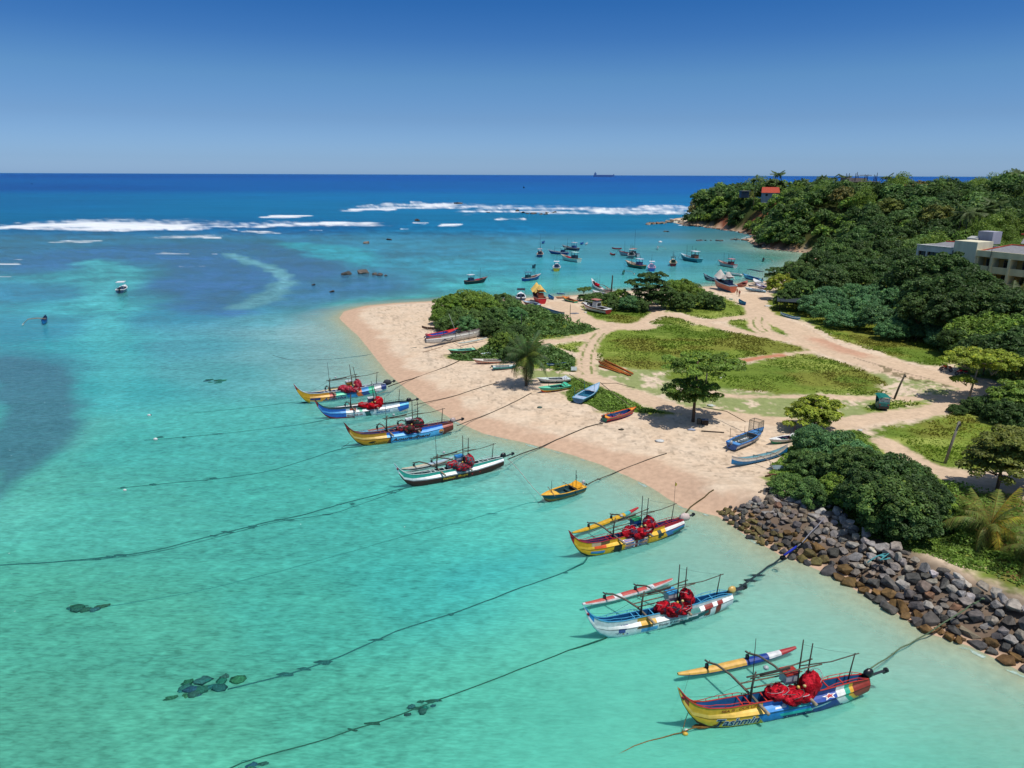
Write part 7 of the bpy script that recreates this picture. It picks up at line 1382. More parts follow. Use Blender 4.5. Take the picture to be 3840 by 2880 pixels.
# ------------------------------------------------------------------ hotel
def hotel():
    o = thing('hotel', (91.0, 162.0, 0.0), math.atan2(-.911, .413), 'weathered pale hotel with recessed balconies among the trees', 'hotel')
    W1, W2, OCH, GR, RD = A(200, 198, 190, 1.0), A(220, 206, 164, 1.0), A(214, 170, 100, 1.0), A(150, 150, 154), A(190, 80, 66)
    g0 = -1.0; D = 14.0; b = MB(W1)
    def wall(b, x0, x1, z0, z1, y0=0.0, y1=.3, c=None): b.box(((x0+x1)/2, (y0+y1)/2, (z0+z1)/2), (x1-x0, y1-y0, z1-z0), c)
    # left wing with a strip of big openings on its top floor
    ops = [(0.45, 2.3), (2.6, 6.1), (6.45, 8.35)]
    wall(b, 0, 8.6, g0, 12.3); wall(b, 0, 8.6, 14.0, 15.3)
    for x0, x1 in [(0, .45), (2.3, 2.6), (6.1, 6.45), (8.35, 8.6)]: wall(b, x0, x1, 12.3, 14.0)
    wall(b, 0, .3, g0, 15.3, .3, D); b.build('wing_wall', M_CONC, o)
    for x0, x1 in ops: wall(MB(A(52, 40, 36)), x0, x1, 12.3, 14.0); q = MB(A(44, 38, 40)); wall(q, x0, x1, 12.3, 14.0, .55, .6); w_ = q.build('window', M_GLASS, o); k = MB(A(90, 74, 60)); [k.box((x0+(x1-x0)*t, .5, 13.15), (.06, .06, 1.7)) for t in (.33, .66)]; k.build('mullion', M_METAL, w_)
    MB(A(226, 228, 230)).box((4.3, -.02, 15.34), (8.8, .5, .08)).build('parapet_cap', M_CONC, o)
    # stair tower
    b = MB(A(208, 202, 176, 1.0)); b.box((11.1, 2.4, (16.9+g0)/2), (5.0, 5.1, 16.9-g0)); t = b.build('stair_tower', M_CONC, o); MB(A(40, 40, 44)).box((10.4, -.17, 11.7), (1.1, .04, .5)).build('vent_window', M_GLASS, t); MB(A(56, 58, 62)).box((8.62, -.2, 13.2), (.22, .06, 3.2)).build('slit_window', M_GLASS, t)
    # balconied block
    b = MB(W2); x0, x1 = 13.62, 46.0; wall(b, x0, x1, 14.1, 15.35); bays = [13.62, 17.0, 20.6, 24.4, 28.2, 32.0, 35.8, 39.6, 43.4, 46.0]
    for zf in (11.15, 8.05, 4.95, 1.85): wall(b, x0, x1, zf-.2, zf+1.15); b.box(((x0+x1)/2, 1.2, zf), (x1-x0, 2.0, .2))
    b.build('balcony_wall', M_CONC, o)
    for i, x in enumerate(bays[1:-1]): q = MB(W2); q.box((x, .95, 7.4), (.42, 2.36, 13.6)); q.build('pier', M_CONC, o)
    q = MB(OCH); wall(q, x0, x1, g0, 15.3, 2.2, 2.4); q.build('back_wall', M_CONC, o); q = MB(W2); wall(q, x0+.01, x0+.35, g0, 15.3, .3, D); q.build('side_wall', M_CONC, o)
    for k, zf in enumerate((11.15, 8.05, 4.95)):
        for i in range(len(bays)-1):
            c = (bays[i]+bays[i+1])/2+.3; w_ = MB(A(36, 42, 48)); w_.box((c, 2.17, zf+1.35), (1.7, .04, 2.1)); f = w_.build('balcony_door', M_GLASS, o); q = MB(A(170, 164, 150)); [q.box((c+dx, 2.13, zf+1.35), (.08, .05, 2.2)) for dx in (-.88, 0, .88)]; q.box((c, 2.13, zf+2.43), (1.84, .05, .08)); q.build('door_frame', M_PAINT, f)
    # roofs behind the parapet
    b = MB(GR); b.add([(.3, .3, 14.9), (8.6, .3, 14.9), (8.6, 9, 16.0), (.3, 9, 15.6)], [(0, 1, 2, 3)]); b.add([(13.7, .3, 15.0), (46, .3, 15.0), (46, 7, 16.3), (16.2, 7, 16.3)], [(0, 1, 2, 3)]); b.add([(16.2, 7, 16.3), (46, 7, 16.3), (46, 14, 15.4), (13.7, 14, 15.4)], [(0, 1, 2, 3)]); b.add([(13.7, 14, 16.2), (46, 14, 15.6), (46, 20, 17.2), (11, 20, 17.6)], [(0, 1, 2, 3)]); b.build('roof', M_ROOF, o)
    b = MB(RD); b.tube([(13.7, .4, 15.1), (16.2, 7, 16.38), (46, 7, 16.38)], .16, n=5); b.tube([(.4, 9, 15.7), (8.6, 9, 16.1)], .16, n=5); b.tube([(10, 20, 17.7), (46, 20, 17.3)], .2, n=5); b.build('ridge_tile', M_ROOF, o)
    q = MB(A(176, 176, 190, 1.3)); q.box((10.5, 8.2, 17.4), (3.2, 3, 2.6)); q.build('tank_room', M_CONC, o); q = MB(A(206, 206, 196)); q.box((8.2, 6.8, 16.9), (2.2, 1.6, .9), rx=.25); q.build('water_heater', M_METAL, o)
    b = MB(W1); b.box((23, D+.2, 7.4), (46, .4, 15.6)); b.box((45.8, D/2, 7.2), (.4, D-.6, 15.8)); b.build('rear_wall', M_CONC, o)
    MB(A(60, 60, 64)).tube([(16.6, -.1, 8.2), (16.7, -.1, 15.8)], .05, n=5).build('downpipe', M_METAL, o)
hotel()
# ------------------------------------------------------------------ houses on the headland
def on_ray(px, py, dist): d = ray(px, py); d = d/d.y; return Vector((d.x*dist, dist, CAMH+d.z*dist))
def house():
    p = on_ray(2888, 741, 410); o = thing('house', p, -.25, 'small white house with a red tiled roof on top of the headland', 'house'); g = H1(p.x, p.y)-p.z-1
    b = MB(A(190, 196, 206)); b.box((0, 3, (2.7+g)/2), (8.6, 6, 2.7-g)); b.build('wall', M_CONC, o); b = MB(A(196, 84, 64)); b.add([(-4.9, -.8, 2.6), (4.9, -.8, 2.6), (4.5, 3, 5.6), (-4.5, 3, 5.6), (4.9, 6.8, 2.6), (-4.9, 6.8, 2.6)], [(0, 1, 2, 3), (3, 2, 4, 5), (0, 3, 5), (1, 4, 2)]); b.build('roof', M_ROOF, o)
    for x in (-2, 1.8): MB(A(40, 46, 56)).box((x, -.02, 1.4), (1.2, .04, 1.2)).build('window', M_GLASS, o)
    b = MB(A(150, 120, 90)); b.box((7.0, 2, 2.5), (5.5, 5, .15)); [b.tube([(x, y, -1), (x, y, 2.5)], .1, n=5) for x in (4.8, 9.4) for y in (0, 4)]; b.build('veranda', M_ROOF, o)
    p = on_ray(2792, 732, 412); o = thing('hut', p, .1, 'grey flat-roofed hut at the left end of the headland top', 'hut'); b = MB(A(120, 126, 140)); b.box((0, 0, 2.3), (5.5, 4.5, .25)); b.build('roof', M_ROOF, o); b = MB(A(100, 110, 126)); b.box((0, .6, .4), (4.6, 3, 3.4)); b.build('wall', M_CONC, o); b = MB(A(80, 84, 90)); [b.tube([(x, -1.9, -1), (x, -1.9, 2.2)], .12, n=5) for x in (-2.3, 0, 2.3)]; b.build('post', M_CONC, o)
    p = on_ray(3219, 681, 415); o = thing('unfinished_building', p, 0, 'unfinished concrete building with bare rebar columns on the headland skyline', 'building'); g = H1(p.x, p.y)-p.z-1
    b = MB(A(150, 140, 136)); b.box((0, 0, 0), (20, 11, .45)); b.box((-3, 0, 1.1), (11, 8, 1.7)); b.box((3.6, 0, 3.4), (4.6, 5, .3)); b.build('slab', M_CONC, o)
    b = MB(A(90, 88, 92)); b.box((0, 1, g/2-.3), (18.5, 9, -g)); b.build('lower_storey', M_CONC, o)
    for i in range(12): x = -9.5+19*i/11; MB(A(70, 70, 84)).tube([(x, -5+((i*7) % 3)*2, .2), (x+.05, -5+((i*7) % 3)*2, 3.4+random.random()*1.8)], .26, n=5, r2=.14).build('column', M_CONC, o)
house()
# ------------------------------------------------------------------ posts
def pole(px, py, tx, ty, label, r=.14, col=(120, 116, 104), cross=False):
    p = G(px, py); h = (py-ty)/.959/FPX*(p.y*.959+(CAMH-p.z)*.283); ln = (tx-px)/FPX*p.y; o = thing('utility_pole', p, 0, label, 'pole')
    MB(A(*col)).tube([(0, 0, -.5), (ln*.5, 0, h*.5), (ln, 0, h)], r, n=9, r2=r*.7).build('shaft', M_WOOD, o, True)
    if cross: b = MB(A(70, 70, 70)); b.box((ln, 0, h-.35), (.16, .5, .1)); [b.box((ln, y, h-.22), (.1, .1, .18)) for y in (-.2, .2)]; b.build('bracket', M_METAL, o)
pole(3350, 1497, 3380, 1403, 'leaning wooden pole standing behind the parked three-wheeler', .15, (100, 92, 76), True)
pole(3541, 1738, 3570, 1578, 'grey concrete pole standing in the right-hand meadow', .16, (150, 146, 134), True)
pole(2640, 1493, 2644, 1398, 'short dark pole behind the lone two-tiered tree', .13, (90, 84, 72))
pole(2288, 1141, 2293, 1037, 'tall dark pole by the bay with boats behind it', .2, (84, 80, 76), True)
pole(2137, 1213, 2137, 1144, 'thin black pole at the end of the long plank boat', .07, (50, 50, 50))
pole(1954, 1245, 1955, 1180, 'thin dark pole rising out of the scrub mound', .1, (60, 60, 58))
# ------------------------------------------------------------------ three-wheeler and motorcycles
def wheel(parent, x, y, r=.24, w_=.12, axis='y'):
    o = bpy.data.objects.new('wheel', None); o.location = (x, y, r); link(o, parent); b = MB(A(30, 30, 32)); pts = [(r*.82*math.cos(a), 0, r*.82*math.sin(a)) for a in [math.pi*2*i/14 for i in range(15)]]; b.tube(pts, r*.2, n=6, caps=False); b.build('tyre', M_METAL, o, True)
    b = MB(A(130, 130, 134)); b.tube([(0, -w_*.4, 0), (0, w_*.4, 0)], r*.62, n=12); b.build('rim', M_METAL, o)
def tuktuk():
    p = G(3302, 1529); o = thing('three_wheeler', p, 1.35, 'parked three-wheeled taxi with a green roof and stickers on its white back', 'three-wheeler')
    TE, WH = A(40, 120, 116), A(176, 200, 204)
    secs = []   # x forward
    for x, w0, z0, z1 in ((-1.25, .62, .35, 1.0), (-1.1, .66, .3, 1.28), (-.2, .66, .28, .75), (.35, .62, .28, .55), (.95, .45, .3, .95), (1.2, .25, .4, .9)): secs.append([(x, -w0, z0), (x, -w0, z1), (x, w0, z1), (x, w0, z0)])
    b = MB(TE); b.loft(secs, TE, closed=True, caps=True); b.build('body', M_PAINT, o)
    b = MB(WH); b.box((-1.16, 0, 1.28), (.05, 1.26, .72)); k = b.build('rear_panel', M_PAINT, o)
    for y, z, c, d in ((.45, 1.52, (40, 44, 60), .14), (-.1, 1.5, (190, 50, 50), .09), (-.3, 1.5, (60, 60, 66), .1), (.1, 1.25, (50, 150, 150), .13), (.3, 1.25, (70, 80, 90), .1), (-.2, 1.08, (40, 60, 90), .08), (-.42, 1.12, (90, 100, 110), .1), (.42, 1.06, (80, 90, 96), .12)): MB(A(*c)).box((-1.19, y, z), (.012, d, d)).build('sticker', M_DECAL, k)
    b = MB(A(30, 126, 116)); secs = [[(x, -.72, 1.62+dz), (x, -.4, 1.78+dz), (x, .4, 1.78+dz), (x, .72, 1.62+dz)] for x, dz in ((-1.3, -.04), (-.6, .05), (.2, .06), (.85, -.02))]; b.loft(secs, A(30, 126, 116)); b.build('roof', M_CLOTH, o)
    for x, y in ((-1.15, .62), (-1.15, -.62), (.75, .5), (.75, -.5)): MB(A(60, 66, 70)).tube([(x, y, .8), (x*.98, y*1.05, 1.66)], .03, n=5).build('roof_post', M_METAL, o)
    b = MB(A(70, 80, 90)); b.add([(.98, -.46, .95), (.98, .46, .95), (.8, .46, 1.62), (.8, -.46, 1.62)], [(0, 1, 2, 3)]); b.build('windscreen', M_GLASS, o); MB(A(40, 40, 44)).box((-.6, 0, .85), (.5, 1.1, .35)).build('seat', M_CLOTH, o)
    wheel(o, -.75, .52); wheel(o, -.75, -.52); wheel(o, .85, 0); b = MB(A(34, 36, 40)); b.box((-1.3, 0, .42), (.1, 1.2, .3)); b.build('bumper', M_METAL, o)
    for y in (-.5, .5): MB(A(180, 40, 36)).box((-1.275, y, .78), (.04, .12, .14)).build('tail_light', M_PAINT, o)
tuktuk()
def motorbike(px, py, rz, c, label):
    o = thing('motorcycle', G(px, py), rz, label, 'motorcycle'); wheel(o, -.62, 0, .3, .08); wheel(o, .62, 0, .3, .08); b = MB(A(*c)); b.blob((.15, 0, .78), (.32, .15, .17), None, 6, 8, .03); b.box((-.55, 0, .68), (.5, .2, .12), ry=.2); b.box((.5, 0, .62), (.35, .16, .1), ry=-.5); b.build('fairing', M_PAINT, o, True)
    MB(A(26, 26, 28)).box((-.3, 0, .82), (.62, .24, .1)).build('seat', M_CLOTH, o); b = MB(A(60, 62, 66)); b.box((.02, 0, .45), (.42, .26, .32)); b.tube([(.62, 0, .3), (.4, 0, .95), (.36, 0, 1.05)], .035, n=5); b.tube([(-.62, 0, .3), (0, 0, .4)], .03, n=5); b.build('engine_frame', M_METAL, o); b = MB(A(30, 30, 32)); b.tube([(.28, -.34, 1.05), (.38, 0, 1.05), (.28, .34, 1.05)], .02, n=5); b.build('handlebar', M_METAL, o); MB(A(220, 216, 190)).box((.52, 0, .88), (.1, .16, .14)).build('headlight', M_GLASS, o)
motorbike(3546, 1392, 2.6, (214, 96, 40), 'orange and black motorcycle parked in the shade at the road edge'); motorbike(3604, 1408, 2.9, (200, 34, 40), 'red motorcycle parked under the pale-trunked tree')
# ------------------------------------------------------------------ people
def person(px, py, rz, top, legs, skin, label, arm=0.0):
    me = bpy.data.meshes.new('person'); V = [(0, 0, .95), (0, 0, 1.15), (0, 0, 1.38), (0, .01, 1.5), (0, .02, 1.6), (0, .02, 1.74), (.1, 0, .9), (.13, .03, .5), (.14, 0, .08), (.15, .12, .04), (-.1, 0, .9), (-.12, .06, .5), (-.13, .0, .08), (-.14, .12, .04), (.2, 0, 1.38), (.27, .02+arm*.1, 1.12), (.27, .1+arm*.25, .9+arm*.2), (-.2, 0, 1.38), (-.28, .02, 1.12), (-.27, .1, .88)]
    E_ = [(0, 1), (1, 2), (2, 3), (3, 4), (4, 5), (0, 6), (6, 7), (7, 8), (8, 9), (0, 10), (10, 11), (11, 12), (12, 13), (2, 14), (14, 15), (15, 16), (2, 17), (17, 18), (18, 19)]
    R = [(.15, .11), (.13, .1), (.17, .11), (.055, .055), (.085, .1), (.08, .09), (.09, .09), (.06, .06), (.04, .045), (.035, .03), (.09, .09), (.06, .06), (.04, .045), (.035, .03), (.06, .06), (.042, .042), (.032, .032), (.06, .06), (.042, .042), (.032, .032)]
    me.from_pydata(V, E_, []); o = bpy.data.objects.new('p', me); COL.objects.link(o); m = o.modifiers.new('s', 'SKIN'); 
    for i, r in enumerate(R): me.skin_vertices[0].data[i].radius = r
    me.skin_vertices[0].data[0].use_root = True; m2 = o.modifiers.new('u', 'SUBSURF'); m2.levels = 1; dg = bpy.context.evaluated_depsgraph_get(); q = bpy.data.meshes.new_from_object(o.evaluated_get(dg)); bpy.data.objects.remove(o)
    b = MB(); cs = []
    for f in q.polygons:
        c = f.center; k = A(*skin)
        if c.z > 1.68 or (c.z > 1.6 and c.y < -.01): k = A(30, 26, 24)
        elif .88 < c.z < 1.46 and abs(c.x) < .29 and not (abs(c.x) > .24 and c.z < 1.15): k = A(*top)
        elif .1 < c.z <= .98 and abs(c.x) < .22: k = A(*legs)
        cs.append(k)
    b.add([v.co for v in q.vertices], [tuple(f.vertices) for f in q.polygons], cs); p = G(px, py); o = b.build('person', M_CLOTH, None, True, label, 'person'); o.location = p; o.rotation_euler.z = rz; return o
person(2772, 1113, .3, (170, 76, 60), (96, 44, 46), (150, 100, 76), 'person in a reddish brown shirt and dark red trousers standing by the tarpaulin boat')
person(2763, 1107, 2.6, (190, 110, 80), (210, 190, 170), (150, 100, 76), 'person in an orange brown top and pale trousers beside the tarpaulin boat', .6)
person(2884, 1100, 1.2, (40, 120, 116), (50, 110, 110), (140, 96, 74), 'person in teal clothes standing at the edge of the bay trees')
person(3742, 1838, .5, (120, 60, 40), (70, 50, 40), (120, 84, 64), 'person in brown clothes standing by the shady tree on the sandy lane')
# ------------------------------------------------------------------ loose things ashore
LOGS = [((2246, 1358), (2332, 1401)), ((2268, 1355), (2374, 1407)), ((2250, 1368), (2358, 1411)), ((2246, 1375), (2326, 1402)), ((2262, 1361), (2366, 1411)), ((2254, 1363), (2345, 1405)), ((2276, 1360), (2372, 1402))]
for i, (a, c) in enumerate(LOGS):
    p, q = G(*a, .12+.05*(i % 3)), G(*c, .14+.06*(i % 2)); o = thing('timber_pole', p, 0, 'orange brown timber pole in the pile at the meadow edge', 'timber', 'timber poles piled at the meadow edge'); MB(A(190, 92+6*i, 50)).tube([(0, 0, 0), (q-p)*.5+Vector((0, 0, .03)), q-p], .13, n=7, r2=.10).build('stem', M_WOOD, o, True)
def small(name, px, py, fn, label, cat, rz=0):
    o = thing(name, G(px, py), rz, label, cat); fn(o); return o
def _table(o): MB(A(110, 120, 140)).box((0, 0, .62), (.8, .6, .06)).build('top', M_WOOD, o); [MB(A(90, 80, 70)).box((x, y, .3), (.06, .06, .6)).build('leg', M_WOOD, o) for x in (-.34, .34) for y in (-.24, .24)]; MB(A(70, 60, 56)).box((0, 0, .3), (.7, .5, .5)).build('crate', M_WOOD, o)
small('table', 2642, 1592, _table, 'small blue-topped table in the shade of the two-tiered tree', 'table')
def _bin(o): MB(A(120, 112, 96)).box((0, 0, .35), (.4, .4, .7)).build('box', M_WOOD, o)
small('wooden_box', 2620, 1590, _bin, 'narrow grey wooden box beside the trunk of the two-tiered tree', 'box')
def _rag(c, r, seed, flat=.12):
    def f(o): b = MB(A(*c)); b.blob((0, 0, .05), (r, r*.7, flat), None, 6, 10, .5, 2.5, seed); b.build('heap', M_CLOTH, o, True)
    return f
for px, py, c, r, lab, cat in [(2474, 1655, (226, 226, 222), .55, 'crumpled white sheet lying alone on the sand', 'sheet'), (2594, 1612, (170, 180, 200), .5, 'pale blue litter heap at the foot of the two-tiered tree', 'litter'), (2920, 1757, (130, 150, 156), .9, 'grey green net heap on the sand below the outrigger canoe', 'net heap'), (2893, 1760, (90, 104, 110), .4, 'small dark net scrap next to the grey green heap', 'net scrap'), (2668, 1522, (206, 216, 206), .5, 'white and green litter on the grass right of the two-tiered tree', 'litter'),
     (2024, 1529, (90, 110, 100), .35, 'dark weed clump on the bare sand below the skiffs', 'weed'), (2158, 1176, (140, 140, 146), .9, 'grey tarpaulin heap beside the sandy track', 'tarpaulin'), (2196, 1172, (226, 226, 226), .35, 'small white rag by the cabin cruiser', 'rag'), (2882, 1148, (220, 220, 216), .9, 'white sack heap at the edge of the grove by the road', 'sacks'), (2330, 1612, (70, 70, 60), .3, 'dark weed tuft on the beach below the red and green skiff', 'weed'), (3225, 1615, (214, 214, 206), .3, 'white scrap beside the lane and meadow', 'litter'), (2700, 1418, (226, 226, 220), .25, 'tiny white scrap in the short grass', 'litter')]:
    small('heap', px, py, _rag(c, r, px % 50), lab, cat)
def _sign(o):
    MB(A(190, 206, 206)).box((0, 0, .5), (.9, .04, .6), rx=-.5).build('panel', M_PAINT, o); [MB(A(120, 120, 120)).box((x, .1, .22), (.04, .04, .5)).build('leg', M_METAL, o) for x in (-.35, .35)]
small('folding_rack', 2152, 1394, _sign, 'small pale folding rack standing on the short grass', 'rack')
def _drift(o): b = MB(A(120, 84, 64)); b.tube([(-1.6, 0, .05), (-.8, .1, .16), (0, -.05, .1), (.9, .1, .18), (1.8, .3, .1)], .09, n=6, r2=.04); b.tube([(-.8, .1, .1), (-1.2, .4, .2)], .05, n=5); b.build('branch', M_WOOD, o, True)
small('driftwood', 2925, 1783, _drift, 'brown driftwood branch on the sand above the boulders', 'driftwood', .2)
b = MB(A(80, 66, 56)); b.tube([G(2630, 1618, .08), G(2680, 1622, .1), G(2715, 1624, .08)], .06, n=6); b.build('beach_stick', M_WOOD, None, True, 'long dark stick on the sand right of the tree shadow', 'stick')
b = MB(A(150, 130, 104)); b.tube([G(2634, 1550, .8), G(2720, 1583, 1.4), G(2792, 1618, 1.2)], .05, n=5); b.build('long_pole', M_WOOD, None, True, 'long thin bamboo pole leaning onto the blue and white boat', 'pole')
b = MB(A(70, 66, 60)); b.tube([G(2255, 1461, .9), G(2310, 1460, .9), G(2380, 1462, .3)], .035, n=5); b.build('long_pole', M_WOOD, None, True, 'dark thin pole sticking out over the track from the pale blue skiff', 'pole')
for a, m_, c in [((2134, 1428), (2190, 1460), (2250, 1478)), ((2250, 1460), (2310, 1510), (2380, 1556)), ((1640, 1280), (1690, 1300), (1735, 1322)), ((1770, 1318), (1790, 1335), (1812, 1352))]:
    b = MB(A(150, 132, 110)); b.tube([G(*a, 1.0), G(*m_, .95), G(*c, .8)], .05, n=5, r2=.035); b.build('net_pole', M_WOOD, None, True, 'thin bamboo net pole laid from one beached boat to the next', 'pole', 'bamboo net poles laid across the beached boats')
# ------------------------------------------------------------------ ropes
def rope(pts, r, col, label, knots=(), name='mooring_rope', fuzz=.0, seed=1, group=None):
    Q = []
    for p in pts:
        Q.append(P(p[0], p[1], p[2]) if len(p) > 2 else G(p[0], p[1], .06))
    S = [(v.x, v.y, v.z) for v in Q]; T = []; rg = random.Random(seed)
    for i in range(len(S)-1):
        k = max(2, int((Q[i+1]-Q[i]).length/1.0))
        for j in range(k):
            t = j/k; a0 = S[max(0, i-1)]; a, c = S[i], S[i+1]; a3 = S[min(len(S)-1, i+2)]
            T.append(tuple(.5*((2*a[m])+(-a0[m]+c[m])*t+(2*a0[m]-5*a[m]+4*c[m]-a3[m])*t*t+(-a0[m]+3*a[m]-3*c[m]+a3[m])*t**3) for m in range(3)))
    T.append(S[-1]); T = [(x+rg.uniform(-.05, .05), y+rg.uniform(-.05, .05), z) for x, y, z in T]
    b = MB(A(*col)); r *= .85 if len(pts[-1]) > 2 and pts[-1][2] < 0 else 1; b.tube(T, r, n=5)
    for i in range(int(len(T)*fuzz)):
        k = rg.randint(1, len(T)-2); x, y, z = T[k]; s_ = rg.uniform(.6, 1.6); b.blob((x, y, z-.03), (.5*s_, .16*s_, .05*s_), tuple(v*.8 for v in A(*col)), 4, 6, .5, 2, k)
    for kx, ky, kz, kr in knots: q = P(kx, ky, kz); b.blob(q, (kr*.8, kr*.4, kr*.25), None, 6, 8, .5, 2, kx % 40)
    return b.build(name, M_ROPE, None, True, label, 'rope', group)
U = -.015; DK = (46, 118, 114)
rope([(2660, 2716, .05), (2600, 2730, .25), (2563, 2744, .12), (2480, 2764, .02), (2380, 2800, .0), (2250, 2856, -.04), (2100, 2930, U)], .038, (140, 110, 60), 'yellow brown bow rope of the nearest outrigger running out of the picture', [(2563, 2744, .12, .16)], fuzz=.1)
rope([(2585, 2650, 1.0), (2570, 2700, .6), (2560, 2742, .15)], .02, (150, 120, 70), 'thin tan line from the nearest prow down to the rope knot')
rope([(2290, 2385, .05), (2213, 2413, .1), (2130, 2440, 0), (1940, 2515, U), (1700, 2605, U), (1500, 2680, U), (1320, 2740, U), (1130, 2800, U), (980, 2840, U), (850, 2885, U)], .06, (44, 104, 88), 'long dark green rope from the white boat with the teal swoosh, dotted with weed', [(1940, 2515, -.05, .14)], fuzz=.28, seed=2)
rope([(2205, 2085, .05), (2187, 2110, .1), (2120, 2145, U), (1995, 2190, U), (1900, 2225, U), (1700, 2300, U), (1480, 2372, U), (1280, 2460, U), (1080, 2530, U), (850, 2588, U)], .075, DK, 'thick dark rope from the yellow boat with the cross flag to a seabed clump', [(2120, 2150, -.05, .3), (1690, 2305, U, .3)], fuzz=.3, seed=3)
rope([(2044, 1885, .1), (1990, 1885, U), (1760, 1950, U), (1520, 2010, U), (1320, 2068, U), (1000, 2155, U), (700, 2225, U), (480, 2262, U), (340, 2285, U)], .05, (60, 150, 142), 'faint green rope from the small yellow skiff out to a seabed clump', fuzz=.12, seed=4)
rope([(1552, 1823, .05), (1500, 1836, 0), (1320, 1880, U), (1150, 1928, U), (1000, 1960, U), (800, 2010, U), (560, 2068, U), (300, 2100, U), (-60, 2125, U)], .08, DK, 'heavy dark rope from the boat with the brown hull, upper of its two lines', [(1500, 1836, 0, .3), (1320, 1890, 0, .3), (950, 1975, U, .5)], fuzz=.3, seed=5)
rope([(1500, 1840, 0), (1330, 1900, -.02), (1230, 1930, U), (1080, 1950, U), (900, 1992, U), (700, 2045, U), (500, 2085, U), (200, 2110, U)], .05, DK, 'heavy dark rope from the boat with the brown hull, lower of its two lines', fuzz=.25, seed=6)
rope([(1364, 1672, .05), (1300, 1680, 0), (1240, 1695, 0), (1150, 1725, U), (1000, 1768, U), (850, 1792, U), (640, 1812, U), (440, 1832, U)], .06, DK, 'dark rope from the blue boat with the mustard bow', [(800, 1795, U, .5), (575, 1818, U, .5), (460, 1830, U, .4)], fuzz=.25, seed=7)
rope([(1311, 1660, .6), (1280, 1680, .05)], .02, (60, 60, 50), 'short line hanging from the mustard bow to its mooring rope')
rope([(1243, 1570, .05), (1140, 1590, U), (1000, 1608, U), (820, 1628, U), (540, 1652, U)], .05, DK, 'dark rope from the white boat with the royal blue bow', [(600, 1640, U, .5), (690, 1640, U, .4)], fuzz=.2, seed=8)
rope([(1168, 1512, .1), (1110, 1508, 0), (900, 1533, U), (710, 1550, U)], .05, DK, 'dark rope from the farthest moored outrigger out to sea', fuzz=.2, seed=9)
rope([(3240, 2520, 1.1), (3290, 2490, .7), (3350, 2450, .25), (3410, 2412, .1), (3461, 2385, .2), (3500, 2362, .7), (3590, 2305, 1.4), (3640, 2268, 1.9), (3690, 2243, 2.4)], .045, (110, 130, 100), 'green and tan stern rope tied up to the boulders', [(3348, 2452, .2, .12), (3655, 2262, 2.1, .18), (3686, 2245, 2.4, .2)], seed=10)
rope([(2750, 2216, .9), (2790, 2192, .15), (2860, 2142, .0), (2901, 2112, .1), (2940, 2086, .5)], .075, (50, 70, 76), 'thick black stern rope from the white boat toward the blue bundle', fuzz=.4, seed=11)
b = MB(A(40, 60, 190)); p0, p1 = P(2940, 2084, .6), P(2988, 2050, 1.0); [b.tube([p0+Vector((.05*i, .03*i, .04*(i % 2))), p1+Vector((.05*i, .03*i, .04*(i % 2)))], .075, n=7) for i in (-1, 0, 1)]; b.build('rope_bundle', M_CLOTH, None, True, 'bright blue wrapped rope bundle lying on the boulders', 'rope bundle')
for px, py, r in ((3000, 2045, .3), (3062, 2022, .34), (2936, 2092, .2)):
    p = P(px, py, 1.1); b = MB(A(36, 40, 42)); [b.tube([(r*(1-.15*j)*math.cos(a), r*(1-.15*j)*math.sin(a), .06*j+.05*math.sin(3*a)) for a in [math.pi*2*i/12 for i in range(13)]], .045, n=5) for j in range(3)]; o = b.build('rope_coil', M_ROPE, None, True, {3000: 'black rope coil just above the blue bundle', 3062: 'larger dark rope coil higher on the boulders', 2936: 'small black rope coil at the water end of the blue bundle'}[px], 'rope coil'); o.location = p; o.rotation_euler = (.3, -.2, 0)
rope([(2990, 2050, 1.1), (3030, 2010, 1.5), (3062, 1975, 1.9), (3092, 1942, 2.4)], .05, (150, 150, 160), 'pale grey rope climbing the boulders above the blue bundle', seed=12)
rope([(3255, 2110, 1.9), (3290, 2085, 2.2), (3330, 2075, 2.3), (3300, 2100, 2.1), (3340, 2092, 2.2)], .05, (90, 170, 176), 'tangle of turquoise rope on the boulders below the thicket', [(3310, 2085, 2.2, .25)], seed=13)
rope([(2555, 1945, .8), (2580, 1912, .15), (2600, 1896), (2640, 1866), (2675, 1838)], .06, (100, 90, 60), 'brown stern rope of the yellow boat with the cross flag, staked in the wet sand', [(2608, 1890, .15, .18)], seed=14)
rope([(2180, 1830, .6), (2215, 1808, .1), (2245, 1797, .05), (2320, 1768), (2420, 1728), (2500, 1701)], .045, (90, 84, 76), 'stern rope of the small yellow skiff running up the wet sand', [(2245, 1797, .05, .25)], seed=15)
rope([(1905, 1722, .9), (1960, 1700, .25), (2027, 1676, .15), (2090, 1650), (2135, 1631), (2200, 1603), (2262, 1588)], .06, (80, 76, 70), 'stern rope of the boat with the brown hull, tied to the red and green skiff', [(2027, 1676, .15, .2), (2135, 1631, .25, .2)], seed=16)
rope([(1905, 1722, .9), (1960, 1780, .6), (2000, 1830, .7), (2040, 1872, .9)], .03, (200, 200, 190), 'thin white line from the brown hulled boat to the small yellow skiff', seed=17)
rope([(1715, 1596, .9), (1760, 1578, .4), (1837, 1551), (1918, 1514), (1994, 1475)], .05, (90, 84, 76), 'stern rope of the blue boat with the mustard bow running up to the beach palm', [(1865, 1538, .4, .2)], seed=18)
rope([(1552, 1520, .9), (1600, 1508, .3), (1701, 1487), (1790, 1458), (1864, 1436)], .05, (90, 84, 76), 'stern rope of the white boat with the royal blue bow lying across the sand', seed=19)
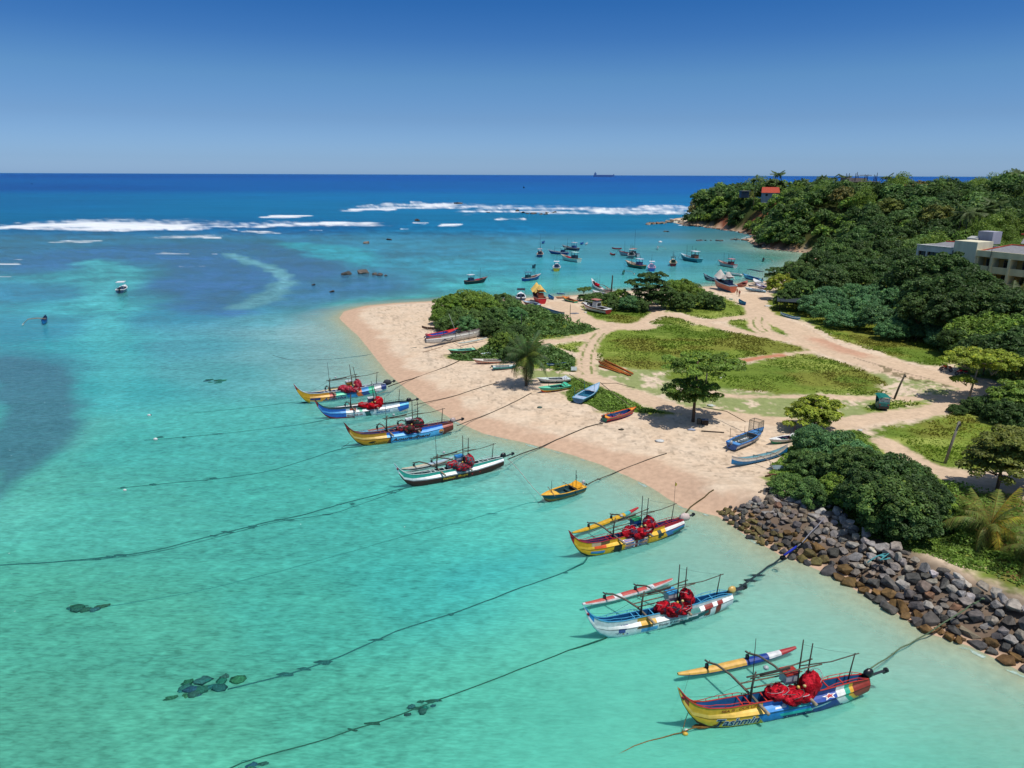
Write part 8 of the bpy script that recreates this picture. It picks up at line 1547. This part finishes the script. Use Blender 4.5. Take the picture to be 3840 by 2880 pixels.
rope([(1455, 1450, 1.2), (1500, 1434, .6), (1565, 1414, .4), (1674, 1376), (1723, 1354)], .07, (76, 66, 62), 'thick stern rope of the farthest outrigger lying across the sand', [(1565, 1414, .4, .25), (1685, 1372, .7, .25)], seed=20)
rope([(1024, 1333, U), (1100, 1350, U), (1250, 1346, U), (1420, 1325, 0), (1562, 1303)], .05, (90, 110, 112), 'faint old rope crossing the shallows near the sandy point', seed=21)
rope([(1585, 1322), (1600, 1318), (1660, 1300)], .04, (150, 120, 96), 'short rope stretched from the long beached outrigger', seed=22)
for px, py, z, sx_, lab in [(812, 2572, -.5, 1.6, 'largest dark weed clump on the seabed at the end of the thick rope'), (700, 2600, -.5, 1.2, 'smaller dark weed clump beside the largest one'), (320, 2280, -.5, 1.3, 'dark weed clump at the end of the faint green rope'), (815, 1430, -.45, 1.4, 'lone streak of weed in the shallows near the sandy point'), (1560, 2660, -.35, .9, 'weed strands hanging under the long dark green rope'), (930, 2872, -.4, .8, 'weed clump at the bottom edge of the sea')]:
    z = -.03; p = P(px, py, z); b = MB(A(46, 116, 108)); rg = random.Random(px)
    for i in range(9): b.blob((rg.gauss(0, .55)*sx_, rg.gauss(0, .3)*sx_, rg.uniform(-.1, .12)), (rg.uniform(.2, .5)*sx_, rg.uniform(.12, .3)*sx_, .1), tuple(v*rg.uniform(.6, 1.2) for v in A(50, 120, 108)), 5, 8, .5, 2.4, i)
    o = b.build('weed_clump', M_NET, None, True, lab, 'weed'); o.location = p; o.rotation_euler.z = .3
for px, py, c, r, lab in [(2570, 2752, (230, 190, 70), .11, 'yellow float tied to the bow rope knot'), (2574, 2738, (232, 232, 220), .09, 'white float beside the yellow one at the bow rope knot'), (583, 1647, (236, 238, 238), .17, 'white float far out on the rope of the royal blue bowed boat'), (559, 1557, (236, 238, 238), .15, 'white float on the rope of the farthest outrigger'), (563, 1556, (60, 66, 70), .12, 'dark float touching the farthest white float'), (468, 1838, (226, 232, 228), .12, 'white float at the sea end of the mustard bowed boat rope'), (2476, 908, (236, 236, 236), .6, 'white buoy near the low reef rocks')]:
    p = P(px, py, .05); b = MB(A(*c)); b.blob((0, 0, 0), (r*1.5, r, r), None, 8, 10, .02); o = b.build('float_buoy', M_PAINT, None, True, lab, 'buoy'); o.location = p
# ------------------------------------------------------------------ reed-like shelter under the grove
p = G(2955, 1172); o = thing('boat_shelter', p, -.35, 'low dark roofed boat shelter at the edge of the grove', 'shelter'); MB(A(56, 66, 72)).box((2, 2, 2.6), (9, 4.5, .12), rx=.12).build('roof', M_ROOF, o); [MB(A(60, 56, 50)).tube([(x, y, -.2), (x, y, 2.6)], .07, n=5).build('post', M_WOOD, o) for x in (-1.8, 2, 6) for y in (.2, 3.8)]
p = G(3040, 1120); skiff((3075, 1136), (3022, 1128), 'white covered boat half hidden behind the grey-green bushes', [(1, (214, 214, 206))], (226, 224, 216), (90, 90, 96), (226, 224, 214), L=6.5, h=1.4, hb=1.8, hs=1.4)
